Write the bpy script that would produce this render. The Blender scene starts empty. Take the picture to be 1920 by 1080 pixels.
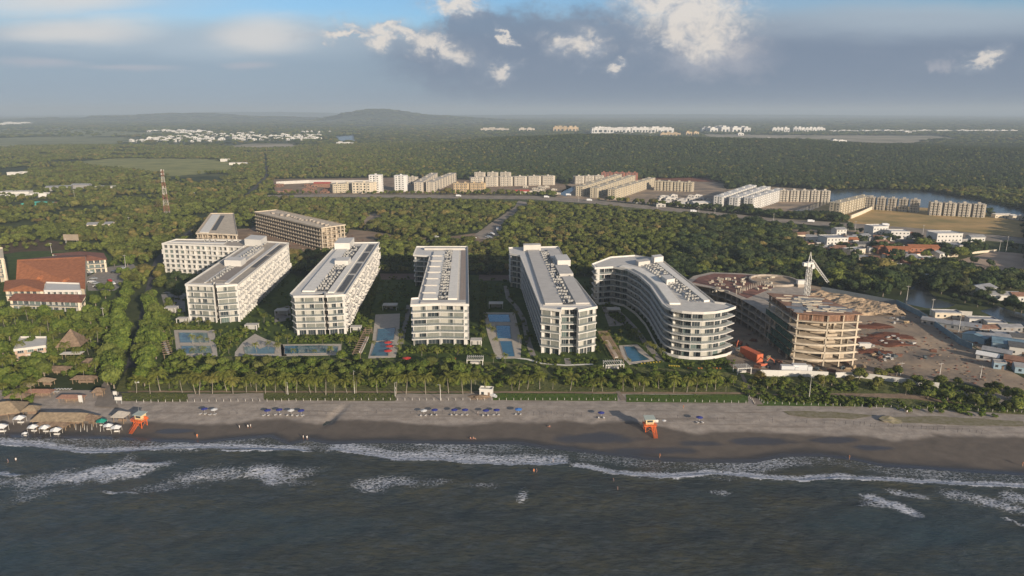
import bpy, math, random
import numpy as np
from mathutils import Vector, noise as mnoise
R = math.radians
rnd = random.Random(7)
scn = bpy.context.scene
COL = scn.collection

# ---------------------------------------------------------------- camera
CAMH, FPX, PITCH = 120.0, 1320.0, R(14.08)
cam_d = bpy.data.cameras.new("camera"); cam = bpy.data.objects.new("camera", cam_d); COL.objects.link(cam)
cam_d.lens = 36.0 * FPX / 1920.0; cam_d.sensor_width = 36.0
cam_d.clip_start = 1.0; cam_d.clip_end = 60000.0
cam.location = (0, 0, CAMH); cam.rotation_euler = (R(90) - PITCH, 0, 0)
scn.camera = cam
scn.view_settings.view_transform = 'Standard'; scn.view_settings.look = 'None'
scn.view_settings.gamma = 1.0; scn.view_settings.exposure = 0.42
scn.cycles.volume_bounces = 1; scn.cycles.max_bounces = 6; scn.cycles.transparent_max_bounces = 16
scn.cycles.diffuse_bounces = 3

def ray(px, py):
    a, b = (px - 960.0) / FPX, (540.0 - py) / FPX
    c, s = math.cos(PITCH), math.sin(PITCH)
    return Vector((a, c + b * s, -s + b * c))
def G(px, py, z=0.0):
    """the place on the level z that the photograph shows at a pixel of its 1920 x 1080 frame"""
    d = ray(px, py); t = (z - CAMH) / d.z
    return Vector((d.x * t, d.y * t, z))
def GP(pts, z=0.0): return [G(p[0], p[1], z) for p in pts]

# ---------------------------------------------------------------- sun and sky
SUN_EL, SUN_AZ = R(15.0), math.atan2(0.57, -0.82)      # azimuth measured from +Y towards +X
sun_dir = Vector((math.sin(SUN_AZ) * math.cos(SUN_EL), math.cos(SUN_AZ) * math.cos(SUN_EL), math.sin(SUN_EL)))
sd = bpy.data.lights.new("sun", 'SUN'); sd.energy = 5.0; sd.angle = R(0.6); sd.color = (1.0, 0.86, 0.69)
so = bpy.data.objects.new("sun", sd); COL.objects.link(so)
so.rotation_euler = (-sun_dir).to_track_quat('-Z', 'Y').to_euler()
so.location = (200, -300, 400)

world = bpy.data.worlds.new("World"); scn.world = world; world.use_nodes = True
def build_world():
    nt = world.node_tree; N = nt.nodes; L = nt.links; N.clear()
    def mth(op, a, b=None, c=None, clamp=False):
        n = N.new('ShaderNodeMath'); n.operation = op; n.use_clamp = clamp
        for i, v in enumerate((a, b, c)):
            if v is None: continue
            if isinstance(v, (int, float)): n.inputs[i].default_value = v
            else: L.new(v, n.inputs[i])
        return n.outputs[0]
    def sstep(v, lo, hi):
        n = N.new('ShaderNodeMapRange'); n.interpolation_type = 'SMOOTHSTEP'
        L.new(v, n.inputs[0]); n.inputs[1].default_value = lo; n.inputs[2].default_value = hi
        return n.outputs[0]
    def mix(f, a, b):
        n = N.new('ShaderNodeMix'); n.data_type = 'RGBA'
        L.new(f, n.inputs[0])
        for s, v in ((6, a), (7, b)):
            if isinstance(v, tuple): n.inputs[s].default_value = (*v, 1)
            else: L.new(v, n.inputs[s])
        return n.outputs[2]
    out = N.new('ShaderNodeOutputWorld'); bg = N.new('ShaderNodeBackground'); L.new(bg.outputs[0], out.inputs[0])
    sky = N.new('ShaderNodeTexSky'); sky.sky_type = 'NISHITA'; sky.sun_disc = False
    sky.sun_elevation = SUN_EL; sky.sun_rotation = SUN_AZ; sky.altitude = 100; sky.air_density = 1.0; sky.dust_density = 1.0; sky.ozone_density = 2.0
    bg.inputs[1].default_value = 0.10
    tc = N.new('ShaderNodeTexCoord'); sp = N.new('ShaderNodeSeparateXYZ'); L.new(tc.outputs['Generated'], sp.inputs[0])
    y = mth('MAXIMUM', sp.outputs[1], 0.05)
    u = mth('DIVIDE', sp.outputs[0], y); v = mth('DIVIDE', sp.outputs[2], y)
    front = sstep(sp.outputs[1], 0.1, 0.45)
    cb = N.new('ShaderNodeCombineXYZ'); L.new(u, cb.inputs[0]); L.new(v, cb.inputs[1])
    def nz(scale, det, rough, sx=1.0, sy=1.0, off=0.0, dist=0.0):
        m = N.new('ShaderNodeMapping'); L.new(cb.outputs[0], m.inputs[0]); m.inputs['Scale'].default_value = (sx, sy, 1); m.inputs['Location'].default_value = (off, off * 0.7, off)
        n = N.new('ShaderNodeTexNoise'); L.new(m.outputs[0], n.inputs['Vector'])
        n.inputs['Scale'].default_value = scale; n.inputs['Detail'].default_value = det; n.inputs['Roughness'].default_value = rough; n.inputs['Distortion'].default_value = dist
        return n.outputs[0]
    streak = nz(3.0, 6, 0.55, 1.0, 5.0, 3.1)
    puff = nz(26.0, 8, 0.62, 1.0, 1.35, 1.7, 0.3)
    soft = nz(5.0, 5, 0.5, 1.0, 3.0, 9.0)
    wu = mth('MULTIPLY_ADD', mth('SUBTRACT', puff, 0.5), 0.10, u)
    wv = mth('MULTIPLY_ADD', mth('SUBTRACT', nz(22.0, 8, 0.6, 1.0, 1.4, 5.5), 0.5), 0.07, v)
    su = mth('MULTIPLY_ADD', mth('SUBTRACT', streak, 0.5), 0.15, u)
    sv = mth('MULTIPLY_ADD', mth('SUBTRACT', streak, 0.5), 0.05, v)
    def nz3():
        n = N.new('ShaderNodeTexNoise'); L.new(tc.outputs['Generated'], n.inputs['Vector']); n.inputs['Scale'].default_value = 2.6; n.inputs['Detail'].default_value = 6; n.inputs['Roughness'].default_value = 0.55
        return n.outputs[0]
    def UV(px, py):
        d = ray(px, py); return d.x / d.y, d.z / d.y
    def blob(px, py, rx, ry, uu=wu, vv=wv, tilt=0.0):
        u0, v0 = UV(px, py); ru = rx / 1270.0; rv = ry / 1330.0
        a = mth('SUBTRACT', uu, u0); b = mth('SUBTRACT', vv, v0)
        if tilt: b = mth('MULTIPLY_ADD', a, -tilt, b)
        a = mth('POWER', mth('ABSOLUTE', mth('DIVIDE', a, ru)), 2.0); b = mth('POWER', mth('ABSOLUTE', mth('DIVIDE', b, rv)), 2.0)
        return mth('SUBTRACT', 1.0, mth('SQRT', mth('ADD', a, b)))
    def union(bl):
        r = bl[0]
        for q in bl[1:]: r = mth('MAXIMUM', r, q)
        return r
    # pale veil of high thin cloud over the left, blue holes at the top, slate rain cloud below and right
    skyc = sky.outputs[0]
    skyb = N.new('ShaderNodeMix'); skyb.data_type = 'RGBA'; skyb.blend_type = 'MULTIPLY'; skyb.inputs[0].default_value = 1.0
    L.new(skyc, skyb.inputs[6]); skyb.inputs[7].default_value = (0.62, 0.80, 1.0, 1)
    K = 8.0
    def c(r, g, b): return (r * K, g * K, b * K)
    col = mix(front, skyc, skyb.outputs[2])
    over = nz3()
    hi = mth('MAXIMUM', mth('SUBTRACT', 1.0, front), sstep(v, 0.17, 0.30))
    col = mix(mth('MULTIPLY', mth('MULTIPLY', sstep(over, 0.36, 0.60), hi), 0.72), col, c(0.250, 0.262, 0.290))
    # horizontal bank: whole lower sky, paler on the left
    bankc = mix(sstep(u, -0.45, 0.25), c(0.285, 0.365, 0.465), c(0.190, 0.250, 0.335))
    bank = sstep(mth('MULTIPLY_ADD', mth('SUBTRACT', streak, 0.5), 0.09, mth('SUBTRACT', 0.118, v)), -0.012, 0.03)
    col = mix(mth('MULTIPLY', front, mth('MULTIPLY', bank, 0.93)), col, bankc)
    # slate cloud mass right of the middle
    mass = union([blob(1050, 110, 330, 100), blob(1700, 110, 560, 105, su, sv), blob(1450, 150, 500, 120, su, sv), blob(900, 60, 90, 45)])
    col = mix(mth('MULTIPLY', front, mth('MULTIPLY', sstep(mass, -0.05, 0.35), 0.92)), col, c(0.185, 0.240, 0.330))
    # pale veil
    veil = union([blob(60, 0, 420, 60, su, sv), blob(450, 70, 330, 52, su, sv), blob(220, 60, 320, 50, su, sv), blob(1750, 30, 420, 45, su, sv)])
    col = mix(mth('MULTIPLY', front, mth('MULTIPLY', sstep(veil, -0.15, 0.8), 0.55)), col, c(0.46, 0.54, 0.61))
    glow = union([blob(505, 62, 90, 36, su, sv), blob(110, 2, 150, 22, su, sv), blob(150, 55, 140, 24, su, sv)])
    col = mix(mth('MULTIPLY', front, mth('MULTIPLY', sstep(glow, -0.35, 0.8), 0.75)), col, c(0.68, 0.66, 0.64))
    pink = union([blob(45, 126, 110, 13, su, sv), blob(220, 135, 110, 9, su, sv), blob(450, 128, 50, 11, su, sv), blob(1350, 110, 110, 45), blob(1770, 122, 20, 14)])
    col = mix(mth('MULTIPLY', front, mth('MULTIPLY', sstep(pink, -0.2, 0.9), 0.45)), col, c(0.50, 0.48, 0.52))
    # sunlit cumulus heads, shaded by their own relief
    rel0 = nz(38.0, 10, 0.68, 1.0, 1.35, 7.35, 0.9)
    cum = union([blob(1300, 20, 105, 62), blob(1335, 75, 62, 42), blob(1240, -5, 80, 40), blob(1270, 60, 50, 34), blob(852, 10, 46, 16), blob(735, 60, 85, 12, tilt=-0.1), blob(820, 88, 62, 22, tilt=-0.35), blob(715, 78, 28, 13),
                 blob(1080, 80, 44, 20), blob(1055, 70, 26, 10), blob(948, 70, 15, 8, tilt=-0.6), blob(940, 135, 20, 12), blob(1840, 110, 30, 15, tilt=0.15), blob(640, 66, 50, 9), blob(1145, 128, 24, 10)])
    cm = mth('ADD', mth('MULTIPLY', sstep(mth('MULTIPLY_ADD', mth('SUBTRACT', rel0, 0.5), 1.9, cum), -0.20, 0.65), 0.62), mth('MULTIPLY', sstep(mth('MULTIPLY_ADD', mth('SUBTRACT', puff, 0.5), 1.4, cum), -1.1, 0.5), 0.42))
    rel = nz(34.0, 9, 0.65, 1.0, 1.3, 2.35, 0.6)
    light = sstep(mth('ADD', mth('MULTIPLY', rel, 1.9), mth('MULTIPLY', cum, 0.45)), 0.72, 1.35)
    cc = mix(light, c(0.36, 0.40, 0.47), c(0.74, 0.68, 0.62))
    col = mix(mth('MULTIPLY', front, mth('MULTIPLY', cm, 0.88)), col, cc)
    # thin wisps
    w = mth('MULTIPLY', sstep(soft, 0.55, 0.8), mth('MULTIPLY', sstep(v, 0.03, 0.10), front))
    col = mix(mth('MULTIPLY', w, 0.22), col, c(0.5, 0.5, 0.52))
    L.new(col, bg.inputs[0])
build_world()

# ---------------------------------------------------------------- materials
MATS = {}
def mat(name, col, rough=0.7, var=0.0, vscale=1.0, col2=None, bump=0.0, bscale=None, metal=0.0, spec=0.3, alpha=1.0, objrand=0.0, detail=4, stretch=None, trans=0.0):
    if name in MATS: return MATS[name]
    m = bpy.data.materials.new(name); m.use_nodes = True; nt = m.node_tree; N = nt.nodes; L = nt.links
    b = N['Principled BSDF']; b.inputs['Roughness'].default_value = rough; b.inputs['Metallic'].default_value = metal
    b.inputs['Specular IOR Level'].default_value = spec; b.inputs['Alpha'].default_value = alpha
    m.diffuse_color = (*col, 1)
    b.inputs['Base Color'].default_value = (*col, 1)
    if var or col2 or bump or objrand:
        geo = N.new('ShaderNodeNewGeometry'); vec = geo.outputs['Position']
        if stretch:
            mp = N.new('ShaderNodeMapping'); L.new(vec, mp.inputs[0]); mp.inputs['Scale'].default_value = stretch; vec = mp.outputs[0]
        n = N.new('ShaderNodeTexNoise'); L.new(vec, n.inputs['Vector']); n.inputs['Scale'].default_value = vscale; n.inputs['Detail'].default_value = detail; n.inputs['Roughness'].default_value = 0.6
        c2 = col2 if col2 else tuple(x * (1 - var) for x in col)
        c1 = col if col2 else tuple(min(1, x * (1 + var)) for x in col)
        mr = N.new('ShaderNodeMapRange'); L.new(n.outputs[0], mr.inputs[0]); mr.inputs[1].default_value = 0.33; mr.inputs[2].default_value = 0.67
        mx = N.new('ShaderNodeMix'); mx.data_type = 'RGBA'; L.new(mr.outputs[0], mx.inputs[0]); mx.inputs[6].default_value = (*c2, 1); mx.inputs[7].default_value = (*c1, 1)
        cur = mx.outputs[2]
        if objrand:
            oi = N.new('ShaderNodeObjectInfo'); hs = N.new('ShaderNodeHueSaturation')
            r1 = N.new('ShaderNodeMapRange'); L.new(oi.outputs['Random'], r1.inputs[0]); r1.inputs[3].default_value = 1 - objrand; r1.inputs[4].default_value = 1 + objrand
            L.new(r1.outputs[0], hs.inputs['Value']); L.new(cur, hs.inputs['Color'])
            w = N.new('ShaderNodeMath'); w.operation = 'MULTIPLY'; L.new(oi.outputs['Random'], w.inputs[0]); w.inputs[1].default_value = 17.31
            w2 = N.new('ShaderNodeMath'); w2.operation = 'FRACT'; L.new(w.outputs[0], w2.inputs[0])
            r2 = N.new('ShaderNodeMapRange'); L.new(w2.outputs[0], r2.inputs[0]); r2.inputs[3].default_value = 0.5 - 0.10 * objrand; r2.inputs[4].default_value = 0.5 + 0.045 * objrand
            L.new(r2.outputs[0], hs.inputs['Hue']); cur = hs.outputs[0]
        L.new(cur, b.inputs['Base Color'])
        if bump:
            n2 = N.new('ShaderNodeTexNoise'); L.new(vec, n2.inputs['Vector']); n2.inputs['Scale'].default_value = bscale or vscale * 3; n2.inputs['Detail'].default_value = 5
            bp = N.new('ShaderNodeBump'); bp.inputs['Strength'].default_value = 1.0; bp.inputs['Distance'].default_value = bump
            L.new(n2.outputs[0], bp.inputs['Height']); L.new(bp.outputs[0], b.inputs['Normal'])
    if trans:
        b.inputs['Subsurface Weight'].default_value = 0.0
        tr = N.new('ShaderNodeBsdfTranslucent'); ms = N.new('ShaderNodeMixShader'); ms.inputs[0].default_value = trans
        o = N['Material Output']; L.new(b.outputs[0], ms.inputs[1]); L.new(tr.outputs[0], ms.inputs[2]); L.new(ms.outputs[0], o.inputs[0])
        src = b.inputs['Base Color'].links
        if src: L.new(src[0].from_socket, tr.inputs[0])
        else: tr.inputs[0].default_value = (*col, 1)
    MATS[name] = m
    return m

# ---------------------------------------------------------------- mesh helpers
class MB:
    def __init__(s): s.v = []; s.f = []; s.m = []; s.mats = []; s.cur = 0; s.smooth = []
    def use(s, m):
        if m not in s.mats: s.mats.append(m)
        s.cur = s.mats.index(m); return s
    def add(s, vs, fs, sm=False):
        o = len(s.v); s.v += [tuple(v) for v in vs]; s.f += [tuple(i + o for i in f) for f in fs]; s.m += [s.cur] * len(fs); s.smooth += [sm] * len(fs); return s
    def box(s, x0, x1, y0, y1, z0, z1):
        vs = [(x, y, z) for z in (z0, z1) for y in (y0, y1) for x in (x0, x1)]
        return s.add(vs, [(0, 2, 3, 1), (4, 5, 7, 6), (0, 1, 5, 4), (2, 6, 7, 3), (0, 4, 6, 2), (1, 3, 7, 5)])
    def obox(s, c, ux, uy, hx, hy, z0, z1):
        """box about c with unit axes ux, uy"""
        p = [Vector((c[0], c[1])) + Vector(ux) * a * hx + Vector(uy) * b * hy for a, b in ((-1, -1), (1, -1), (1, 1), (-1, 1))]
        return s.prism(p, z0, z1)
    def prism(s, poly, z0, z1):
        n = len(poly); a = sum(poly[i][0] * poly[(i + 1) % n][1] - poly[(i + 1) % n][0] * poly[i][1] for i in range(n))
        if a < 0: poly = list(reversed(poly))
        vs = [(p[0], p[1], z0) for p in poly] + [(p[0], p[1], z1) for p in poly]
        return s.add(vs, [tuple(reversed(range(n))), tuple(range(n, 2 * n))] + [(i, (i + 1) % n, n + (i + 1) % n, n + i) for i in range(n)])
    def ring(s, outer, inner, z0, z1):
        n = len(outer)
        vs = [(p[0], p[1], z) for z in (z0, z1) for p in outer] + [(p[0], p[1], z) for z in (z0, z1) for p in inner]
        fs = []
        for i in range(n):
            j = (i + 1) % n
            fs += [(i, j, n + j, n + i), (2 * n + j, 2 * n + i, 3 * n + i, 3 * n + j), (n + i, n + j, 3 * n + j, 3 * n + i), (j, i, 2 * n + i, 2 * n + j)]
        return s.add(vs, fs)
    def tube(s, pts, rads, seg=6, cap=True):
        pts = [Vector(p) for p in pts]; vs = []; fs = []
        if not hasattr(rads, '__len__'): rads = [rads] * len(pts)
        for i, p in enumerate(pts):
            d = (pts[min(i + 1, len(pts) - 1)] - pts[max(i - 1, 0)]).normalized()
            a = d.cross(Vector((0, 0, 1)) if abs(d.z) < 0.95 else Vector((1, 0, 0))).normalized(); b = d.cross(a)
            for k in range(seg):
                t = 2 * math.pi * k / seg; vs.append(p + (a * math.cos(t) + b * math.sin(t)) * rads[i])
        for i in range(len(pts) - 1):
            for k in range(seg):
                k2 = (k + 1) % seg; fs.append((i * seg + k, i * seg + k2, (i + 1) * seg + k2, (i + 1) * seg + k))
        if cap: fs += [tuple(range(seg)), tuple(reversed(range((len(pts) - 1) * seg, len(pts) * seg)))]
        return s.add(vs, fs, True)
    def bar(s, a, b, w):
        return s.tube([a, b], w, 4)
    def quad(s, a, b, c, d): return s.add([a, b, c, d], [(0, 1, 2, 3)])
    def mesh(s, name):
        me = bpy.data.meshes.new(name); me.from_pydata(s.v, [], s.f)
        for m in s.mats: me.materials.append(m)
        me.polygons.foreach_set('material_index', s.m); me.polygons.foreach_set('use_smooth', s.smooth); me.update(); return me
    def build(s, name, parent=None, loc=None):
        return link(name, s.mesh(name), parent, loc)
def link(name, me, parent=None, loc=None):
    o = bpy.data.objects.new(name, me); COL.objects.link(o)
    if parent: o.parent = parent
    if loc is not None: o.location = loc
    return o
def tag(o, label=None, cat=None, group=None, kind=None):
    if label: o['label'] = label
    if cat: o['category'] = cat
    if group: o['group'] = group
    if kind: o['kind'] = kind
    return o
def thing(name, label, cat, loc=(0, 0, 0), rz=0.0, group=None):
    o = bpy.data.objects.new(name, None); COL.objects.link(o); o.location = loc; o.rotation_euler = (0, 0, rz); o.empty_display_size = 1
    return tag(o, label, cat, group)
def copy_tree(o, parent=None):
    c = o.copy(); COL.objects.link(c); c.parent = parent
    for ch in list(o.children): copy_tree(ch, c)
    return c
def sheet(name, pts, z, m, kind='structure', wob=0.0, step=None):
    """flat polygon lying on the ground; edges may wander a little"""
    pts = [Vector((p[0], p[1])) for p in pts]
    if wob:
        out = []
        for i, p in enumerate(pts):
            q = pts[(i + 1) % len(pts)]; n = max(1, min(60, int((q - p).length / (step or wob * 4))))
            for k in range(n):
                t = p.lerp(q, k / n); w = mnoise.noise_vector(Vector((t.x, t.y, z)) / (wob * 6)) * wob
                out.append(Vector((t.x + w.x, t.y + w.y)))
        pts = out
    import mathutils
    tri = mathutils.geometry.tessellate_polygon([[Vector((p.x, p.y, 0)) for p in pts]])
    a = MB().use(m)
    fs = []
    for t in tri:
        A, B, C = (pts[i] for i in t)
        fs.append(tuple(t) if (B - A).cross(C - A) > 0 else tuple(reversed(t)))
    a.add([(p.x, p.y, z) for p in pts], fs)
    o = a.build(name); return tag(o, kind=kind)
def strip_pts(cl, w):
    """outline of a road of width w along centreline cl"""
    cl = [Vector((p[0], p[1])) for p in cl]; Lp = []; Rp = []
    for i, p in enumerate(cl):
        d = (cl[min(i + 1, len(cl) - 1)] - cl[max(i - 1, 0)]).normalized(); n = Vector((-d.y, d.x)); ww = w[i] if hasattr(w, '__len__') else w
        Lp.append(p + n * ww / 2); Rp.append(p - n * ww / 2)
    return Lp + list(reversed(Rp))
def inside(poly, X, Y):
    r = np.zeros(X.shape, bool); n = len(poly)
    for i in range(n):
        x1, y1 = poly[i][0], poly[i][1]; x2, y2 = poly[(i + 1) % n][0], poly[(i + 1) % n][1]
        if y1 == y2: continue
        c = ((y1 > Y) != (y2 > Y)) & (X < (x2 - x1) * (Y - y1) / (y2 - y1) + x1)
        r ^= c
    return r
def offset(poly, d):
    """grow (d > 0) or shrink a counter-clockwise outline"""
    P = [Vector((p[0], p[1])) for p in poly]; n = len(P); out = []
    for i in range(n):
        a = (P[i] - P[i - 1]).normalized(); b = (P[(i + 1) % n] - P[i]).normalized()
        na = Vector((a.y, -a.x)); nb = Vector((b.y, -b.x)); m = na + nb
        k = 1 + na.dot(nb)
        out.append(P[i] + m * (d / max(k, 0.35)))
    return out
def ccw(poly):
    n = len(poly); a = sum(poly[i][0] * poly[(i + 1) % n][1] - poly[(i + 1) % n][0] * poly[i][1] for i in range(n))
    return list(poly) if a > 0 else list(reversed(poly))
ORD = 'first second third fourth fifth sixth seventh eighth ninth tenth eleventh twelfth thirteenth fourteenth fifteenth sixteenth seventeenth eighteenth nineteenth'.split()
TENS = ['', '', 'twenty', 'thirty', 'forty', 'fifty', 'sixty', 'seventy', 'eighty', 'ninety']
def nth(i):
    i += 1
    if i < 20: return ORD[i - 1]
    t, u = divmod(i, 10)
    h = ''
    if t >= 10: h = 'hundred-and-'; t -= 10
    if t < 2: return h + (ORD[t * 10 + u - 1] if t * 10 + u else '')
    return h + (TENS[t] + '-' + ORD[u - 1] if u else TENS[t][:-1] + 'ieth')
# ---------------------------------------------------------------- ground, with the low wooded hills far inland
def hfun(X, Y):
    """height of the ground; level near the coast"""
    X = np.asarray(X, float); Y = np.asarray(Y, float)
    h = np.zeros(X.shape)
    def hill(cx, cy, rx, ry, z, p=1.0):
        d = ((X - cx) / rx) ** 2 + ((Y - cy) / ry) ** 2
        return z * np.exp(-d * p)
    h += hill(620, 2150, 620, 300, 30) + hill(1900, 1900, 900, 260, 11) + hill(150, 2350, 420, 300, 22) + hill(1300, 1750, 520, 170, 13)
    h += hill(-1620, 8300, 430, 700, 100) + hill(-1050, 8500, 900, 700, 62) + hill(-4300, 9800, 800, 800, 85) + hill(-5300, 9000, 900, 600, 45) + hill(-3000, 9300, 900, 600, 42)
    h += hill(3500, 16000, 6000, 1200, 60) + hill(-6000, 17000, 3500, 1500, 110)
    r = np.sin(X / 310 + 1.3) * np.sin(Y / 270 + X / 900) + 0.6 * np.sin(X / 130 + Y / 170) + 0.4 * np.sin(Y / 75 - X / 90)
    k = np.clip((Y - 1500) / 700, 0, 1) * np.clip(h / 20, 0.06, 1.0)
    return h * np.clip((Y - 1420) / 300, 0, 1) + np.maximum(r * 4.5 * k, -1.0) * np.clip((Y - 1500) / 600, 0, 1)
def build_ground():
    ys = np.concatenate([[280, 286, 292], np.arange(320, 1400, 60), np.arange(1400, 3600, 40), np.geomspace(3600, 32000, 90)])
    us = np.linspace(-1.25, 1.25, 200)
    V = []; 
    X = us[None, :] * (ys[:, None] + 500); Y = np.repeat(ys[:, None], len(us), 1)
    Z = hfun(X, Y) - 0.02; Z[0, :] -= 1.2; Z[1, :] -= 0.5
    V = np.stack([X, Y, Z], -1).reshape(-1, 3)
    nr, nc = len(ys), len(us)
    i = np.arange((nr - 1) * nc).reshape(nr - 1, nc)[:, :-1].ravel()
    F = np.stack([i, i + 1, i + 1 + nc, i + nc], -1)
    me = bpy.data.meshes.new('ground'); me.from_pydata(V.tolist(), [], F.tolist()); me.materials.append(ground_mat())
    me.polygons.foreach_set('use_smooth', [True] * len(F)); me.update()
    tag(link('ground', me), kind='structure')
def ground_mat():
    m = bpy.data.materials.new('scrub_ground'); m.use_nodes = True; nt = m.node_tree; N = nt.nodes; L = nt.links
    b = N['Principled BSDF']; b.inputs['Roughness'].default_value = 0.95; b.inputs['Specular IOR Level'].default_value = 0.1
    geo = N.new('ShaderNodeNewGeometry')
    def nz(s, d, st=(1, 1, 1)):
        mp = N.new('ShaderNodeMapping'); L.new(geo.outputs['Position'], mp.inputs[0]); mp.inputs['Scale'].default_value = st
        n = N.new('ShaderNodeTexNoise'); L.new(mp.outputs[0], n.inputs['Vector']); n.inputs['Scale'].default_value = s; n.inputs['Detail'].default_value = d; n.inputs['Roughness'].default_value = 0.62
        return n.outputs[0]
    def mixc(f, a, c, lo=0.4, hi=0.6):
        r = N.new('ShaderNodeMapRange'); L.new(f, r.inputs[0]); r.inputs[1].default_value = lo; r.inputs[2].default_value = hi
        x = N.new('ShaderNodeMix'); x.data_type = 'RGBA'; L.new(r.outputs[0], x.inputs[0])
        for s, v in ((6, a), (7, c)):
            if isinstance(v, tuple): x.inputs[s].default_value = (*v, 1)
            else: L.new(v, x.inputs[s])
        return x.outputs[2]
    c1 = mixc(nz(0.02, 8), (0.022, 0.034, 0.014), (0.062, 0.075, 0.026), 0.38, 0.62)
    c2 = mixc(nz(0.004, 6, (1, 1.6, 1)), c1, (0.120, 0.125, 0.048), 0.50, 0.64)
    c3 = mixc(nz(0.0011, 6, (0.6, 1.5, 1)), c2, (0.150, 0.150, 0.080), 0.55, 0.68)
    c4 = mixc(nz(0.35, 4), c3, (0.03, 0.04, 0.018), 0.52, 0.75)
    L.new(c4, b.inputs['Base Color'])
    return m
build_ground()

# ---------------------------------------------------------------- sea, beach
SEA = -1.0
def curve(pts, z=SEA):
    P = sorted([tuple(G(px, py, z))[:2] for px, py in pts]); xs = np.array([p[0] for p in P]); ys = np.array([p[1] for p in P])
    return lambda X: np.interp(X, xs, ys)
shore = curve([(-900, 815), (0, 820), (90, 823), (200, 824), (300, 830), (380, 832), (440, 826), (505, 821), (540, 836), (575, 828), (620, 834), (700, 832), (800, 833), (900, 835), (970, 834), (1020, 842), (1080, 848), (1150, 856), (1240, 866), (1340, 869), (1420, 868), (1470, 858), (1540, 857), (1600, 864), (1660, 877), (1720, 880), (1800, 886), (1920, 893), (3200, 980)])
wetl = curve([(-900, 790), (200, 790), (320, 790), (430, 792), (520, 784), (600, 789), (640, 785), (760, 790), (860, 796), (960, 790), (1060, 788), (1110, 796), (1180, 788), (1260, 803), (1320, 812), (1400, 804), (1480, 812), (1560, 816), (1680, 822), (1760, 815), (1920, 820), (3200, 860)], -0.4)
def grid_mesh(name, xs, ys, zf, m, attrs, kind='structure'):
    X, Y = np.meshgrid(xs, ys)
    if callable(zf): Z = zf(X, Y)
    nr, nc = X.shape
    V = np.stack([X, Y, Z], -1).reshape(-1, 3).astype(np.float32)
    i = np.arange(nr * nc).reshape(nr, nc)[:-1, :-1].ravel()
    F = np.stack([i, i + 1, i + 1 + nc, i + nc], -1)
    me = bpy.data.meshes.new(name); me.vertices.add(len(V)); me.vertices.foreach_set('co', V.ravel())
    me.loops.add(F.size); me.loops.foreach_set('vertex_index', F.ravel().astype(np.int32))
    me.polygons.add(len(F)); me.polygons.foreach_set('loop_start', (np.arange(len(F)) * 4).astype(np.int32))
    me.polygons.foreach_set('use_smooth', np.ones(len(F), bool))
    me.update(calc_edges=True); me.validate()
    for an, fn in attrs.items():
        a = me.attributes.new(an, 'FLOAT', 'POINT'); a.data.foreach_set('value', fn(X, Y).astype(np.float32).ravel())
    me.materials.append(m); return tag(link(name, me), kind=kind)
def axis(lo, hi, d, far_lo, far_hi, n=24):
    a = lo - np.geomspace(1, lo - far_lo + 1, n)[::-1] + 1; b = hi + np.geomspace(1, far_hi - hi + 1, n) - 1
    return np.unique(np.round(np.concatenate([a, np.arange(lo, hi, d), b]), 3))
def sm(x, a, b):
    t = np.clip((x - a) / (b - a), 0, 1); return t * t * (3 - 2 * t)
def waven(X, Y, s, seed=0.0):
    """cheap smooth pseudo-noise on arrays"""
    r = 0; a = 1.0; f = 1.0 / s
    for k in range(4):
        r = r + a * (np.sin(X * f * 1.3 + seed + 1.7 * np.sin(Y * f * 0.9 + k + seed * 2)) * np.sin(Y * f * 1.1 - seed + 1.3 * np.sin(X * f * 0.7 + k * 2.1)))
        a *= 0.55; f *= 2.03
    return r
# breakers: traced crest lines (photo pixels), each (points, landward width, seaward width, strength)
CRESTS = [
 ([(-400, 838), (0, 834), (60, 838), (110, 846), (170, 851), (240, 849), (320, 842), (400, 842), (500, 845), (590, 850)], 6.0, 1.0, 1.0),
 ([(600, 842), (640, 846), (690, 856), (740, 864), (800, 862), (870, 868), (930, 872), (985, 872), (1030, 874), (1080, 868)], 9.0, 1.0, 0.95),
 ([(1060, 874), (1110, 880), (1160, 890), (1240, 897), (1330, 890), (1420, 897), (1500, 902), (1580, 898), (1640, 902), (1720, 907), (1800, 910), (1920, 915), (2400, 935)], 4.0, 1.3, 1.0),
 ([(-300, 880), (0, 890), (30, 892), (56, 890)], 2.5, 2.0, 1.0),
 ([(225, 868), (260, 870), (330, 874)], 1.0, 2.6, 0.9),
 ([(180, 920), (205, 925), (270, 927)], 0.8, 1.2, 0.75),
 ([(1590, 950), (1640, 952)], 0.7, 1.0, 0.8),
 ([(1860, 965), (1890, 972), (1920, 985), (2100, 1010)], 1.0, 3.0, 1.0),
 ([(965, 922), (982, 917), (998, 920)], 0.5, 0.9, 1.0),
 ([(1283, 958), (1300, 960)], 0.3, 0.8, 0.9),
 ([(400, 848), (500, 848), (597, 849)], 0.6, 0.7, 1.0),
]
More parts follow.
